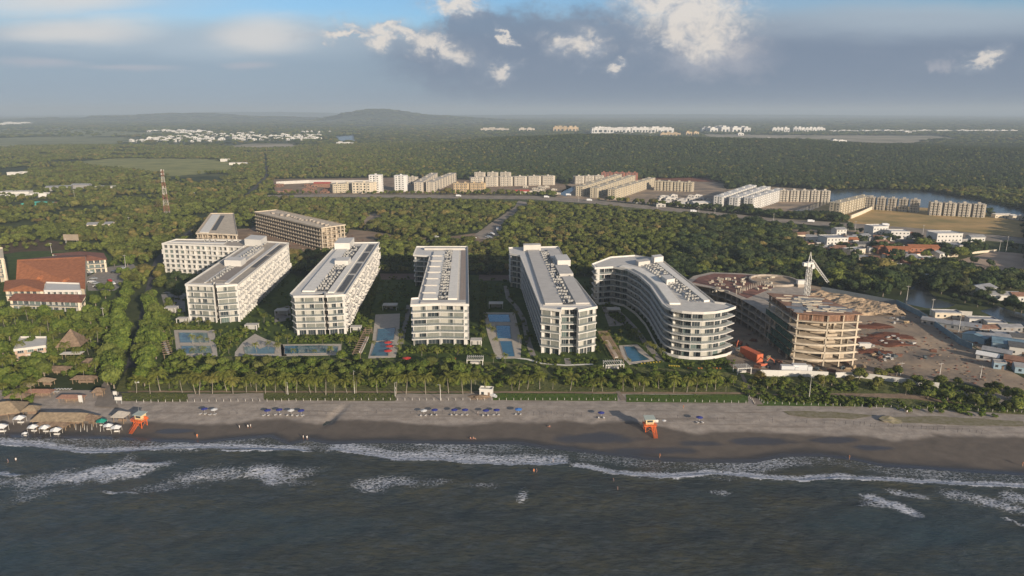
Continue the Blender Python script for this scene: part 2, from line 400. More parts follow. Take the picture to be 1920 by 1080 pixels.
# lacy patches left behind by broken waves: (px, py, rx m, ry m, strength, slant)
LACE = [(90, 900, 22, 10, .50, .3), (165, 890, 14, 9, .72, .45), (220, 885, 14, 7, .75, .3), (60, 930, 14, 6, .4, .4), (370, 890, 10, 7, .55, .3), (430, 886, 14, 6, .5, 0), (505, 888, 14, 8, .70, -.3), (545, 885, 12, 6, .45, 0),
        (760, 905, 20, 5, .50, 0), (700, 910, 10, 5, .48, 0), (900, 910, 7, 3, .42, 0), (980, 932, 2.5, 5, .62, 0), (1655, 938, 6, 4, .8, -.7), (1690, 950, 5, 4, .78, -.7), (1705, 928, 6, 3, .6, -.4), (1860, 942, 12, 6, .62, -.4), (1900, 935, 9, 6, .6, -.2), (1640, 945, 4, 3, .5, 0),
        (1290, 890, 40, 5, .3, 0), (300, 915, 16, 4, .35, 0), (1350, 925, 5, 2, .45, 0), (560, 905, 9, 3, .4, 0)]
def foam(X, Y):
    w = waven(X, Y, 6.0, 1.0); w2 = waven(X, Y, 2.2, 4.0)
    f = np.zeros(X.shape)
    for pts, wl, ws, st in CRESTS:
        P = [tuple(G(px, py, SEA))[:2] for px, py in pts]; xs = [p[0] for p in P]; ys = [p[1] for p in P]
        yc = np.interp(X, xs, ys); d = Y - yc + w * 0.5 + w2 * 0.25
        e = sm(X, xs[0] - 1, xs[0] + 5) * (1 - sm(X, xs[-1] - 5, xs[-1] + 1))
        g = np.where(d > 0, 1 - sm(d, wl * 0.55, wl * 1.25 + 0.3), 1 - sm(-d, ws * 0.3, ws)) * e * st
        f = np.maximum(f, g * (0.80 + 0.20 * np.exp(-np.abs(d) / 1.2)))
    # swash: thin foam between the breakers and the sand
    ds = shore(X) - Y
    gate = 0.46 + 0.13 * waven(X, Y * 0.3, 22.0, 2.0)
    f = np.maximum(f, (1 - sm(ds, 4, 11)) * gate * (ds > -1))
    f = np.maximum(f, np.exp(-np.abs(ds - 0.35) / 0.35) * (0.62 + 0.2 * waven(X, Y * 0, 9.0, 7.0)) * sm(waven(X, Y * 0, 30.0, 5.0), -0.7, -0.1))
    for px, py, rx, ry, st, sl in LACE:
        c = G(px, py, SEA); rx *= 1.3; ry *= 1.3; st = min(.95, st * 1.12 + .04); dx = X - c.x; dy = Y - c.y - sl * dx
        f = np.maximum(f, st * (1 - sm(np.sqrt((dx / rx) ** 2 + (dy / ry) ** 2) + 0.22 * w, 0.15, 1.15)))
    return np.clip(f, 0, 1)
def sea_z(X, Y):
    ds = shore(X) - Y; k = sm(ds, 2, 25)
    Xr = X + 0.25 * Y
    sw = 0.32 * np.sin((Y + 0.18 * X + 5 * waven(X, Y, 60.0)) / 4.6) + 0.18 * np.sin((Y - 0.30 * X + 3 * waven(X, Y, 30.0, 2)) / 2.3)
    z = SEA + k * sw * 0.7 + 0.16 * waven(X, Y, 3.0, 3.0) * k + 0.05 * waven(X, Y, 1.2, 8.0) * k
    for pts, wl, ws, st in CRESTS:
        P = [tuple(G(px, py, SEA))[:2] for px, py in pts]; xs = [p[0] for p in P]; ys = [p[1] for p in P]
        d = Y - np.interp(X, xs, ys); e = sm(X, xs[0] - 6, xs[0] + 8) * (1 - sm(X, xs[-1] - 8, xs[-1] + 6))
        z = z + 0.55 * st * e * np.exp(-((d + 0.6) / 1.6) ** 2) * sm(ds, 0.5, 4)
    return z
def sea_mat():
    m = bpy.data.materials.new('sea_water'); m.use_nodes = True; nt = m.node_tree; N = nt.nodes; L = nt.links
    b = N['Principled BSDF']; geo = N.new('ShaderNodeNewGeometry'); P = geo.outputs['Position']
    def nz(s, d, st=(1, 1, 1), rot=0.0, ro=0.6, dist=0.0):
        mp = N.new('ShaderNodeMapping'); L.new(P, mp.inputs[0]); mp.inputs['Scale'].default_value = st; mp.inputs['Rotation'].default_value = (0, 0, rot)
        n = N.new('ShaderNodeTexNoise'); L.new(mp.outputs[0], n.inputs['Vector']); n.inputs['Scale'].default_value = s; n.inputs['Detail'].default_value = d; n.inputs['Roughness'].default_value = ro; n.inputs['Distortion'].default_value = dist
        return n.outputs[0]
    def mr(v, lo, hi, a=0.0, c=1.0, smooth=False):
        r = N.new('ShaderNodeMapRange'); 
        if smooth: r.interpolation_type = 'SMOOTHSTEP'
        L.new(v, r.inputs[0]); r.inputs[1].default_value = lo; r.inputs[2].default_value = hi; r.inputs[3].default_value = a; r.inputs[4].default_value = c; return r.outputs[0]
    def mth(op, a, c, cl=False):
        n = N.new('ShaderNodeMath'); n.operation = op; n.use_clamp = cl
        for i, v in enumerate((a, c)):
            if isinstance(v, (int, float)): n.inputs[i].default_value = v
            else: L.new(v, n.inputs[i])
        return n.outputs[0]
    def mixc(f, a, c):
        x = N.new('ShaderNodeMix'); x.data_type = 'RGBA'; L.new(f, x.inputs[0])
        for s, v in ((6, a), (7, c)):
            if isinstance(v, tuple): x.inputs[s].default_value = (*v, 1)
            else: L.new(v, x.inputs[s])
        return x.outputs[2]
    at = N.new('ShaderNodeAttribute'); at.attribute_name = 'foam'; F = at.outputs['Fac']
    murk_ripple = mixc(mr(nz(0.05, 6, (1, 1.8, 1), 0.3), 0.38, 0.64), (0.034, 0.042, 0.040), (0.060, 0.057, 0.034))
    murk_ripple = mixc(mr(nz(0.45, 7, (0.40, 1.6, 1), 0.45), 0.46, 0.72), murk_ripple, (0.062, 0.070, 0.072))  # ripple contrast painted into the water colour: pale streaks for the lit sides
    murk_ripple = mixc(mr(nz(0.8, 6, (0.35, 1.8, 1), 0.70), 0.50, 0.70), murk_ripple, (0.016, 0.024, 0.024))  # and dark streaks for the shaded sides of the ripples
    murk_ripple = mixc(mr(nz(0.010, 4, (0.5, 1.5, 1), 0.1), 0.50, 0.66), murk_ripple, (0.026, 0.044, 0.050))
    v = N.new('ShaderNodeTexVoronoi'); v.feature = 'DISTANCE_TO_EDGE'; v.inputs['Scale'].default_value = 0.85
    dm = N.new('ShaderNodeMapping'); L.new(P, dm.inputs[0]); dm.inputs['Scale'].default_value = (0.8, 1.25, 1)
    nv = N.new('ShaderNodeTexNoise'); L.new(P, nv.inputs['Vector']); nv.inputs['Scale'].default_value = 0.7; nv.inputs['Detail'].default_value = 4
    va = N.new('ShaderNodeVectorMath'); va.operation = 'MULTIPLY_ADD'; L.new(nv.outputs['Color'], va.inputs[0]); va.inputs[1].default_value = (2.4, 2.4, 0); L.new(dm.outputs[0], va.inputs[2])
    L.new(va.outputs[0], v.inputs['Vector'])
    web = mr(v.outputs['Distance'], 0.0, 0.42, 1.0, 0.0)
    brk = nz(1.1, 7, (0.8, 1.3, 1), 0.2, 0.68)
    lace = mth('ADD', mth('MULTIPLY', web, 0.42), mth('MULTIPLY', brk, 0.75))
    thr = mth('SUBTRACT', 1.02, mth('MULTIPLY', F, 0.70))
    cov = mr(mth('SUBTRACT', lace, thr), -0.10, 0.34, 0.0, 0.92, True)
    cov = mth('MULTIPLY', cov, mr(F, 0.05, 0.30))
    fc = mixc(mr(brk, 0.35, 0.65), (0.34, 0.38, 0.46), (0.68, 0.68, 0.72))
    L.new(mixc(cov, murk_ripple, fc), b.inputs['Base Color'])
    L.new(mr(cov, 0, 1, 0.14, 0.75), b.inputs['Roughness'])
    b.inputs['IOR'].default_value = 1.33; b.inputs['Specular IOR Level'].default_value = 0.5
    h = mth('ADD', mth('MULTIPLY', nz(0.55, 7, (0.55, 1.5, 1), 0.30, 0.62), 1.0), mth('MULTIPLY', nz(2.2, 5, (0.6, 1.3, 1), -0.4, 0.6), 0.22))
    h = mth('ADD', h, mth('MULTIPLY', cov, 0.10))
    bp = N.new('ShaderNodeBump'); bp.inputs['Distance'].default_value = 0.85; bp.inputs['Strength'].default_value = 1.0; L.new(h, bp.inputs['Height']); L.new(bp.outputs[0], b.inputs['Normal'])
    return m
xs = axis(-210, 260, 1.0, -3000, 3000); ys = np.concatenate([-np.geomspace(1, 3000, 16)[::-1] + 141, np.arange(141, 200, 1.2), np.arange(200, 262, 0.6)])
grid_mesh('sea', xs, ys, sea_z, sea_mat(), {'foam': foam})

def beach_z(X, Y):
    ds = Y - shore(X)
    z = SEA + np.where(ds < 0, ds * 0.06, 0) + sm(ds, 0, 42) * 1.0
    gul = G(625, 780, -0.4)
    z = z - 0.75 * np.exp(-(((X - gul.x - 0.25 * (Y - gul.y)) / 2.0) ** 2)) * np.exp(-((Y - gul.y - 1) / 9.0) ** 2)
    return np.minimum(z + 0.05 * waven(X, Y, 2.5, 5) * sm(ds, 12, 20) * (1 - sm(Y, 272, 280)), 0.06) - sm(Y, 292.0, 295) * 0.6
def tone(X, Y):       # 0 dry sand .. 1 wet sand
    d = wetl(X) - Y + 1.2 * waven(X, Y, 9.0, 2.0)
    w = sm(d, -1.2, 2.2) * 0.62
    ds = Y - shore(X)
    w = w + 0.38 * (1 - sm(ds + 1.5 * waven(X, Y * 2, 11.0, 3.0), 3.0, 7.5))
    return np.clip(w, 0, 1)
def damp(X, Y):       # glossy standing film on the lowest sand
    ds = Y - shore(X); p = np.zeros(X.shape)
    for px, py, rx, ry in ((1120, 822, 20, 5), (1030, 842, 15, 4), (1430, 828, 14, 3.5), (1560, 826, 12, 3), (1310, 832, 10, 3), (1640, 840, 10, 3), (330, 808, 9, 2.4), (625, 790, 2.4, 5), (1230, 845, 18, 4)):
        c = G(px, py, -0.8); p = np.maximum(p, 1 - sm(np.sqrt(((X - c.x) / rx) ** 2 + ((Y - c.y) / ry) ** 2) + 0.2 * waven(X, Y * 1.5, 7.0, 6.0), 0.5, 1.1))
    return np.clip(np.maximum(1 - sm(ds, 1.5, 5), p * 0.85), 0, 1)
def beach_mat():
    m = bpy.data.materials.new('beach_sand'); m.use_nodes = True; nt = m.node_tree; N = nt.nodes; L = nt.links
    b = N['Principled BSDF']; geo = N.new('ShaderNodeNewGeometry')
    n = N.new('ShaderNodeTexNoise'); L.new(geo.outputs['Position'], n.inputs['Vector']); n.inputs['Scale'].default_value = 0.22; n.inputs['Detail'].default_value = 10; n.inputs['Roughness'].default_value = 0.65
    def mixc(f, a, c, lo=0.0, hi=1.0):
        r = N.new('ShaderNodeMapRange'); L.new(f, r.inputs[0]); r.inputs[1].default_value = lo; r.inputs[2].default_value = hi
        x = N.new('ShaderNodeMix'); x.data_type = 'RGBA'; L.new(r.outputs[0], x.inputs[0])
        for s, v in ((6, a), (7, c)):
            if isinstance(v, tuple): x.inputs[s].default_value = (*v, 1)
            else: L.new(v, x.inputs[s])
        return x.outputs[2]
    dry = mixc(n.outputs[0], (0.250, 0.210, 0.175), (0.400, 0.340, 0.285), 0.35, 0.65)
    wet = mixc(n.outputs[0], (0.092, 0.074, 0.058), (0.135, 0.108, 0.085), 0.3, 0.7)
    mp = N.new('ShaderNodeMapping'); L.new(geo.outputs['Position'], mp.inputs[0]); mp.inputs['Scale'].default_value = (0.05, 1.0, 1); mp.inputs['Rotation'].default_value = (0, 0, 0.03)
    n3 = N.new('ShaderNodeTexNoise'); L.new(mp.outputs[0], n3.inputs['Vector']); n3.inputs['Scale'].default_value = 0.55; n3.inputs['Detail'].default_value = 7
    n4 = N.new('ShaderNodeTexNoise'); L.new(geo.outputs['Position'], n4.inputs['Vector']); n4.inputs['Scale'].default_value = 1.8; n4.inputs['Detail'].default_value = 4
    dry = mixc(n3.outputs[0], dry, (0.215, 0.175, 0.140), 0.52, 0.74); dry = mixc(n4.outputs[0], dry, (0.175, 0.145, 0.118), 0.55, 0.85)
    soak = (0.050, 0.045, 0.042)
    a = N.new('ShaderNodeAttribute'); a.attribute_name = 'tone'
    c = mixc(a.outputs['Fac'], dry, wet, 0.0, 0.62); c = mixc(a.outputs['Fac'], c, soak, 0.62, 1.0)
    d = N.new('ShaderNodeAttribute'); d.attribute_name = 'damp'
    c = mixc(d.outputs['Fac'], c, (0.045, 0.042, 0.042), 0.1, 1.0)
    L.new(c, b.inputs['Base Color'])
    r = N.new('ShaderNodeMapRange'); L.new(d.outputs['Fac'], r.inputs[0]); r.inputs[3].default_value = 0.85; r.inputs[4].default_value = 0.22; L.new(r.outputs[0], b.inputs['Roughness'])
    bp = N.new('ShaderNodeBump'); L.new(n.outputs[0], bp.inputs['Height']); s = N.new('ShaderNodeMapRange'); L.new(a.outputs['Fac'], s.inputs[0]); s.inputs[3].default_value = 0.16; s.inputs[4].default_value = 0.02; s.inputs[2].default_value = 0.5
    L.new(s.outputs[0], bp.inputs['Distance']); bp.inputs['Strength'].default_value = 0.8; L.new(bp.outputs[0], b.inputs['Normal'])
    return m
grid_mesh('beach', axis(-215, 265, 0.9, -3000, 3000), np.concatenate([[100, 180], np.arange(200, 296, 0.8)]), beach_z, beach_mat(), {'tone': tone, 'damp': damp})

# ---------------------------------------------------------------- haze
def haze():
    a = MB(); m = bpy.data.materials.new('haze_air'); m.use_nodes = True; nt = m.node_tree; nt.nodes.clear()
    o = nt.nodes.new('ShaderNodeOutputMaterial'); v = nt.nodes.new('ShaderNodeVolumePrincipled'); nt.links.new(v.outputs[0], o.inputs['Volume'])
    v.inputs['Color'].default_value = (0.52, 0.62, 0.74, 1); v.inputs['Density'].default_value = 1.22e-4; v.inputs['Anisotropy'].default_value = 0.0
    a.use(m).box(-36000, 36000, -3200, 32600, -12, 225); tag(a.build('haze'), kind='stuff')
haze()
# ---------------------------------------------------------------- zones of the land (traced in photo pixels, laid on the ground)
def Z(*p): return [Vector((q.x, q.y)) for q in GP(p)]
ZN = dict(
 resort=Z((225, 738), (262, 640), (318, 560), (305, 520), (330, 500), (372, 470), (400, 470), (470, 466), (560, 520), (700, 512), (900, 516), (1110, 520), (1110, 545), (1150, 545), (1290, 548), (1345, 560), (1400, 700), (1420, 738)),
 site=Z((1278, 562), (1330, 540), (1420, 532), (1500, 532), (1560, 541), (1640, 560), (1705, 571), (1760, 602), (1810, 640), (1860, 675), (1925, 712), (1925, 745), (1800, 716), (1600, 706), (1420, 704), (1372, 690), (1345, 640), (1330, 600)),
 tower_site=Z((365, 480), (360, 455), (400, 432), (470, 428), (480, 425), (560, 440), (650, 440), (700, 447), (720, 462), (660, 475), (560, 480)),
 dirt_fork=Z((655, 430), (700, 434), (760, 446), (820, 446), (870, 440), (900, 436), (935, 446), (925, 462), (880, 462), (840, 452), (760, 452), (700, 447), (650, 442)),
 clearing=Z((670, 408), (700, 400), (735, 410), (720, 428), (690, 432), (675, 424)),
 road_far=Z((500, 366), (620, 364), (760, 365), (1000, 367), (1100, 374), (1300, 393), (1450, 409), (1600, 419), (1750, 430), (1920, 446), (1925, 458), (1750, 442), (1600, 428), (1450, 416), (1300, 400), (1100, 381), (1000, 374), (760, 371), (620, 369), (500, 371)),
 path=Z((972, 376), (992, 380), (990, 388), (945, 425), (932, 448), (900, 448), (890, 440), (935, 408), (965, 388)),
 apts_a=Z((510, 336), (740, 333), (900, 338), (1045, 342), (1075, 350), (1050, 366), (720, 364), (515, 364)),
 apts_b=Z((1040, 372), (1070, 340), (1310, 334), (1360, 345), (1360, 355), (1450, 350), (1560, 358), (1565, 378), (1480, 402), (1430, 402), (1250, 386), (1100, 374)),
 apts_c=Z((1470, 405), (1540, 378), (1620, 362), (1740, 380), (1850, 392), (1850, 407), (1640, 412)),
 tan_field=Z((1590, 412), (1630, 400), (1700, 395), (1780, 402), (1925, 408), (1925, 446), (1750, 430), (1600, 419)),
 openroad=Z((500, 366), (700, 369), (1000, 370), (1100, 378), (1300, 397), (1450, 413), (1560, 424), (1560, 436), (1450, 427), (1300, 411), (1100, 391), (1000, 384), (760, 379), (500, 376)), football=Z((1780, 492), (1862, 471), (1925, 476), (1925, 510), (1850, 508)),
 openpitch=Z((1770, 494), (1862, 466), (1925, 470), (1925, 522), (1850, 522)), opentan=Z((1570, 428), (1600, 405), (1925, 405), (1925, 466), (1840, 468)),
 creek2=Z((1838, 583), (1872, 574), (1925, 590), (1925, 612), (1880, 602)),
 creek=Z((1696, 570), (1704, 545), (1715, 532), (1728, 532), (1740, 547), (1762, 562), (1790, 571), (1780, 577), (1740, 578)),
 lagoon=Z((1552, 357), (1640, 355), (1740, 359), (1830, 374), (1925, 395), (1925, 416), (1870, 408), (1850, 398), (1740, 390), (1625, 383), (1560, 381)),
 basin=Z((1500, 392), (1545, 377), (1562, 378), (1490, 406), (1462, 402)),
 canal=Z((1046, 364), (1078, 348), (1100, 348), (1080, 352), (1062, 368)),
 town=Z((1480, 430), (1640, 432), (1800, 440), (1800, 480), (1770, 505), (1690, 512), (1600, 496), (1545, 482), (1480, 458)),
 avenue=Z((222, 742), (240, 742), (255, 690), (268, 620), (282, 545), (305, 500), (340, 455), (400, 410), (470, 368), (505, 330), (500, 290), (494, 290), (497, 330), (460, 366), (392, 405), (330, 450), (290, 485), (272, 545), (255, 620), (235, 690)),
 hotel=Z((0, 480), (40, 470), (200, 475), (230, 500), (225, 540), (170, 600), (0, 600)),
 beach_bars=Z((0, 640), (60, 640), (110, 650), (200, 690), (235, 740), (235, 800), (0, 800)),
 front=Z((-200, 800), (-200, 735), (200, 690), (2200, 690), (2200, 900)),
 shacks=Z((1740, 590), (1800, 590), (1925, 620), (1925, 705), (1810, 640)),
 field_l1=Z((150, 303), (220, 297), (400, 298), (440, 308), (435, 322), (330, 330), (230, 318), (160, 312)),
 field_l2=Z((-100, 262), (100, 256), (250, 258), (300, 264), (200, 272), (0, 276), (-100, 276)),
 field_l3=Z((-100, 243), (150, 242), (320, 250), (260, 256), (60, 255), (-100, 258)),
 meadow_l=Z((250, 328), (380, 326), (440, 334), (430, 345), (330, 346), (280, 340)),
 homes_l=Z((225, 270), (280, 246), (390, 243), (600, 250), (610, 262), (600, 270), (420, 277), (280, 272)),
 dirt_l=Z((428, 274), (480, 269), (560, 270), (552, 278), (440, 278)),
 villas_l=Z((0, 356), (100, 347), (215, 347), (215, 358), (100, 372), (0, 372)),
 village_roof=Z((40, 378), (100, 376), (130, 385), (60, 390)),
 far_r1=Z((1310, 252), (1500, 254), (1760, 255), (1800, 262), (1650, 268), (1500, 262), (1330, 260)),
 far_r2=Z((1500, 268), (1640, 266), (1790, 265), (1700, 272), (1640, 276), (1570, 283), (1520, 278)),
 far_homes=Z((1100, 240), (1290, 240), (1340, 252), (1300, 258), (1110, 249)),
 pond=Z((628, 256), (666, 254), (668, 266), (632, 268)),
 parking_l=Z((160, 520), (205, 500), (250, 495), (262, 510), (215, 545), (165, 545)),
 brown_l=Z((0, 452), (60, 448), (140, 455), (150, 466), (40, 472), (0, 478)),
 brown_l2=Z((0, 318), (60, 315), (40, 330), (0, 336)),
)
NOTREE = [k for k in ZN if k not in ('town', 'meadow_l', 'villas_l', 'clearing', 'homes_l', 'far_homes', 'field_l3', 'brown_l')]
THIN = {'town': 0.10, 'meadow_l': 0.3, 'villas_l': 0.4, 'clearing': 0.25, 'homes_l': 0.35, 'far_homes': 0.5, 'field_l3': 0.15, 'brown_l': 0.35}

def flat(name, col, col2, s=0.1, **k): return mat(name, col, 0.95, vscale=s, col2=col2, spec=0.1, detail=6, **k)
M_GRASS = flat('resort_grass', (0.075, 0.105, 0.026), (0.040, 0.062, 0.018), 0.15, bump=0.2, bscale=1.5)
M_LAWN = flat('lawn', (0.095, 0.145, 0.030), (0.060, 0.095, 0.022), 0.4)
M_DUNE = flat('dune_grass', (0.150, 0.150, 0.055), (0.075, 0.092, 0.030), 0.22, bump=0.5, bscale=0.8)
M_DIRT = flat('dirt', (0.320, 0.230, 0.155), (0.180, 0.130, 0.092), 0.07, bump=0.3, bscale=0.4)
M_DIRT2 = flat('grey_dirt', (0.430, 0.320, 0.220), (0.160, 0.135, 0.112), 0.035, bump=0.3, bscale=0.3)
M_RED = flat('red_earth', (0.180, 0.070, 0.042), (0.110, 0.048, 0.032), 0.15, bump=0.3, bscale=0.6)
M_TAN = flat('dry_field', (0.50, 0.32, 0.14), (0.25, 0.20, 0.08), 0.03)
M_PITCHF = flat('football_dirt', (0.46, 0.34, 0.25), (0.36, 0.265, 0.20), 0.05)
M_ROAD = flat('road_dust', (0.34, 0.285, 0.23), (0.20, 0.17, 0.14), 0.08)
M_ASPH = flat('asphalt', (0.085, 0.082, 0.082), (0.060, 0.058, 0.058), 0.3)
M_CONC = flat('paving', (0.30, 0.275, 0.245), (0.21, 0.19, 0.17), 0.3)
M_FIELD = flat('field_green', (0.300, 0.285, 0.105), (0.180, 0.190, 0.070), 0.02)
M_FIELD2 = flat('field_pale', (0.26, 0.26, 0.14), (0.15, 0.165, 0.085), 0.006)
M_PALE = flat('pale_soil', (0.44, 0.37, 0.28), (0.17, 0.16, 0.10), 0.006)
M_WATER = mat('still_water', (0.045, 0.050, 0.048), 0.22, bump=0.02, bscale=0.5, vscale=0.05, var=0.2, spec=0.3)
def drape(name, poly, m, cell, up, wob=0.0, kind='structure'):
    xs = [p.x for p in poly]; ys = [p.y for p in poly]
    X, Y = np.meshgrid(np.arange(min(xs), max(xs) + cell, cell), np.arange(min(ys), max(ys) + cell * 2, cell * 2))
    cx = X[:-1, :-1] + cell / 2; cy = Y[:-1, :-1] + cell
    ok = inside(poly, cx + wob * waven(cx, cy, wob * 3 + 1), cy + wob * 2 * waven(cx, cy, wob * 3 + 1, 3.0))
    r, c = np.nonzero(ok); nc = X.shape[1]; i = r * nc + c
    Zv = hfun(X, Y) + up
    V = np.stack([X, Y, Zv], -1).reshape(-1, 3); F = np.stack([i, i + 1, i + 1 + nc, i + nc], -1)
    used, inv = np.unique(F.ravel(), return_inverse=True)
    me = bpy.data.meshes.new(name); me.from_pydata(V[used].tolist(), [], inv.reshape(F.shape).tolist()); me.materials.append(m)
    return tag(link(name, me), kind=kind)
sheet('resort_ground', ZN['resort'], 0.010, M_GRASS, wob=1.0)
sheet('building_site_ground', ZN['site'], 0.014, M_DIRT2, wob=1.5)
sheet('tower_site_ground', ZN['tower_site'], 0.014, M_DIRT, wob=2)
sheet('dirt_track', ZN['dirt_fork'], 0.018, M_DIRT, wob=2)
sheet('clearing_ground', ZN['clearing'], 0.014, M_DIRT2, wob=4)
sheet('far_road', ZN['road_far'], 0.03, M_ROAD, wob=1.5)
sheet('access_road', ZN['path'], 0.026, M_ROAD, wob=1)
sheet('estate_ground', ZN['apts_a'], 0.02, M_DIRT, wob=4)
sheet('estate_ground', ZN['apts_b'], 0.02, M_DIRT2, wob=4)
sheet('estate_ground', ZN['apts_c'], 0.02, M_TAN, wob=4)
sheet('dry_field', ZN['tan_field'], 0.012, M_TAN, wob=5)
sheet('football_ground', ZN['football'], 0.02, M_PITCHF, wob=1)
sheet('creek_water', ZN['creek'], 0.03, M_WATER, wob=2)
sheet('creek_water', ZN['creek2'], 0.03, M_WATER, wob=2)
sheet('lagoon_water', ZN['lagoon'], 0.05, M_WATER, wob=3)
sheet('basin_water', ZN['basin'], 0.055, M_WATER, wob=1.5)
sheet('canal_water', ZN['canal'], 0.055, M_WATER, wob=1.5)
sheet('avenue_road', ZN['avenue'], 0.018, M_ASPH, wob=0.5)
sheet('hotel_ground', ZN['hotel'], 0.006, M_GRASS, wob=1)
sheet('car_park', ZN['parking_l'], 0.016, M_CONC, wob=0.5)
sheet('brown_field', ZN['brown_l'], 0.01, flat('brown_soil', (0.12, 0.075, 0.05), (0.07, 0.055, 0.03), 0.1), wob=4)
sheet('town_ground', ZN['town'], 0.008, M_DIRT2, wob=5)
sheet('shack_ground', ZN['shacks'], 0.010, M_DIRT2, wob=1)
drape('field', ZN['field_l1'], M_FIELD, 7, 0.25, 10)
drape('field', ZN['field_l2'], M_FIELD2, 14, 0.5, 30)
drape('field', ZN['field_l3'], M_FIELD2, 22, 1.2, 50)
drape('field', ZN['homes_l'], flat('home_ground', (0.10, 0.11, 0.06), (0.06, 0.075, 0.035), 0.01), 14, 0.5, 20)
drape('bare_earth', ZN['dirt_l'], M_PALE, 8, 0.6, 8)
drape('bare_earth', ZN['far_r1'], M_PALE, 16, 0.9, 30)
drape('bare_earth', ZN['far_r2'], M_PALE, 10, 0.8, 12)
drape('pond_water', ZN['pond'], M_WATER, 10, 0.7, 8)

# ---------------------------------------------------------------- vegetation
def foliage(name, c1, c2, c3, rv=0.22, tr=0.18):
    m = bpy.data.materials.new(name); m.use_nodes = True; nt = m.node_tree; N = nt.nodes; L = nt.links
    b = N['Principled BSDF']; b.inputs['Roughness'].default_value = 0.75; b.inputs['Specular IOR Level'].default_value = 0.15
    geo = N.new('ShaderNodeNewGeometry'); oi = N.new('ShaderNodeObjectInfo')
    def nz(s, d):
        n = N.new('ShaderNodeTexNoise'); L.new(geo.outputs['Position'], n.inputs['Vector']); n.inputs['Scale'].default_value = s; n.inputs['Detail'].default_value = d
        r = N.new('ShaderNodeMapRange'); L.new(n.outputs[0], r.inputs[0]); r.inputs[1].default_value = 0.38; r.inputs[2].default_value = 0.62; return r.outputs[0]
    def mixc(f, a, c):
        x = N.new('ShaderNodeMix'); x.data_type = 'RGBA'; L.new(f, x.inputs[0])
        for s, v in ((6, a), (7, c)):
            if isinstance(v, tuple): x.inputs[s].default_value = (*v, 1)
            else: L.new(v, x.inputs[s])
        return x.outputs[2]
    c = mixc(nz(0.9, 3), c1, c2)
    ms = N.new('ShaderNodeMath'); ms.operation = 'POWER'; L.new(oi.outputs['Random'], ms.inputs[0]); ms.inputs[1].default_value = 3.0
    mm = N.new('ShaderNodeMath'); mm.operation = 'MULTIPLY'; L.new(ms.outputs[0], mm.inputs[0]); L.new(nz(0.012, 3), mm.inputs[1])
    c = mixc(mm.outputs[0], c, c3)
    w = N.new('ShaderNodeMath'); w.operation = 'MULTIPLY'; L.new(oi.outputs['Random'], w.inputs[0]); w.inputs[1].default_value = 13.7
    w2 = N.new('ShaderNodeMath'); w2.operation = 'FRACT'; L.new(w.outputs[0], w2.inputs[0])
    r = N.new('ShaderNodeMapRange'); L.new(w2.outputs[0], r.inputs[0]); r.inputs[3].default_value = 1 - rv; r.inputs[4].default_value = 1 + rv
    h = N.new('ShaderNodeHueSaturation'); L.new(c, h.inputs['Color']); L.new(r.outputs[0], h.inputs['Value'])
    L.new(h.outputs[0], b.inputs['Base Color'])
    t = N.new('ShaderNodeBsdfTranslucent'); L.new(h.outputs[0], t.inputs[0]); x = N.new('ShaderNodeMixShader'); x.inputs[0].default_value = tr
    o = N['Material Output']; L.new(b.outputs[0], x.inputs[1]); L.new(t.outputs[0], x.inputs[2]); L.new(x.outputs[0], o.inputs[0])
    return m
M_LEAF = foliage('broad_leaves', (0.052, 0.074, 0.016), (0.140, 0.152, 0.030), (0.200, 0.145, 0.052), 0.40)
M_LEAF2 = foliage('garden_leaves', (0.056, 0.092, 0.016), (0.135, 0.165, 0.028), (0.130, 0.130, 0.040), 0.25)
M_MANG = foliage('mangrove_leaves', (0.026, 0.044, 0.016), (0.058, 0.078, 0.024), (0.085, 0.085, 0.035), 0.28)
M_PALM = foliage('palm_leaves', (0.135, 0.150, 0.030), (0.205, 0.215, 0.042), (0.22, 0.20, 0.05), 0.25, 0.3)
M_TRUNK = mat('bark', (0.20, 0.165, 0.13), 0.9, var=0.3, vscale=2.0)
def ico(sub):
    import bmesh
    bm = bmesh.new(); bmesh.ops.create_icosphere(bm, subdivisions=sub, radius=1.0); v = [tuple(p.co) for p in bm.verts]; f = [tuple(q.index for q in p.verts) for p in bm.faces]; bm.free(); return np.array(v), f
ICO1, ICO2 = ico(1), ico(2)
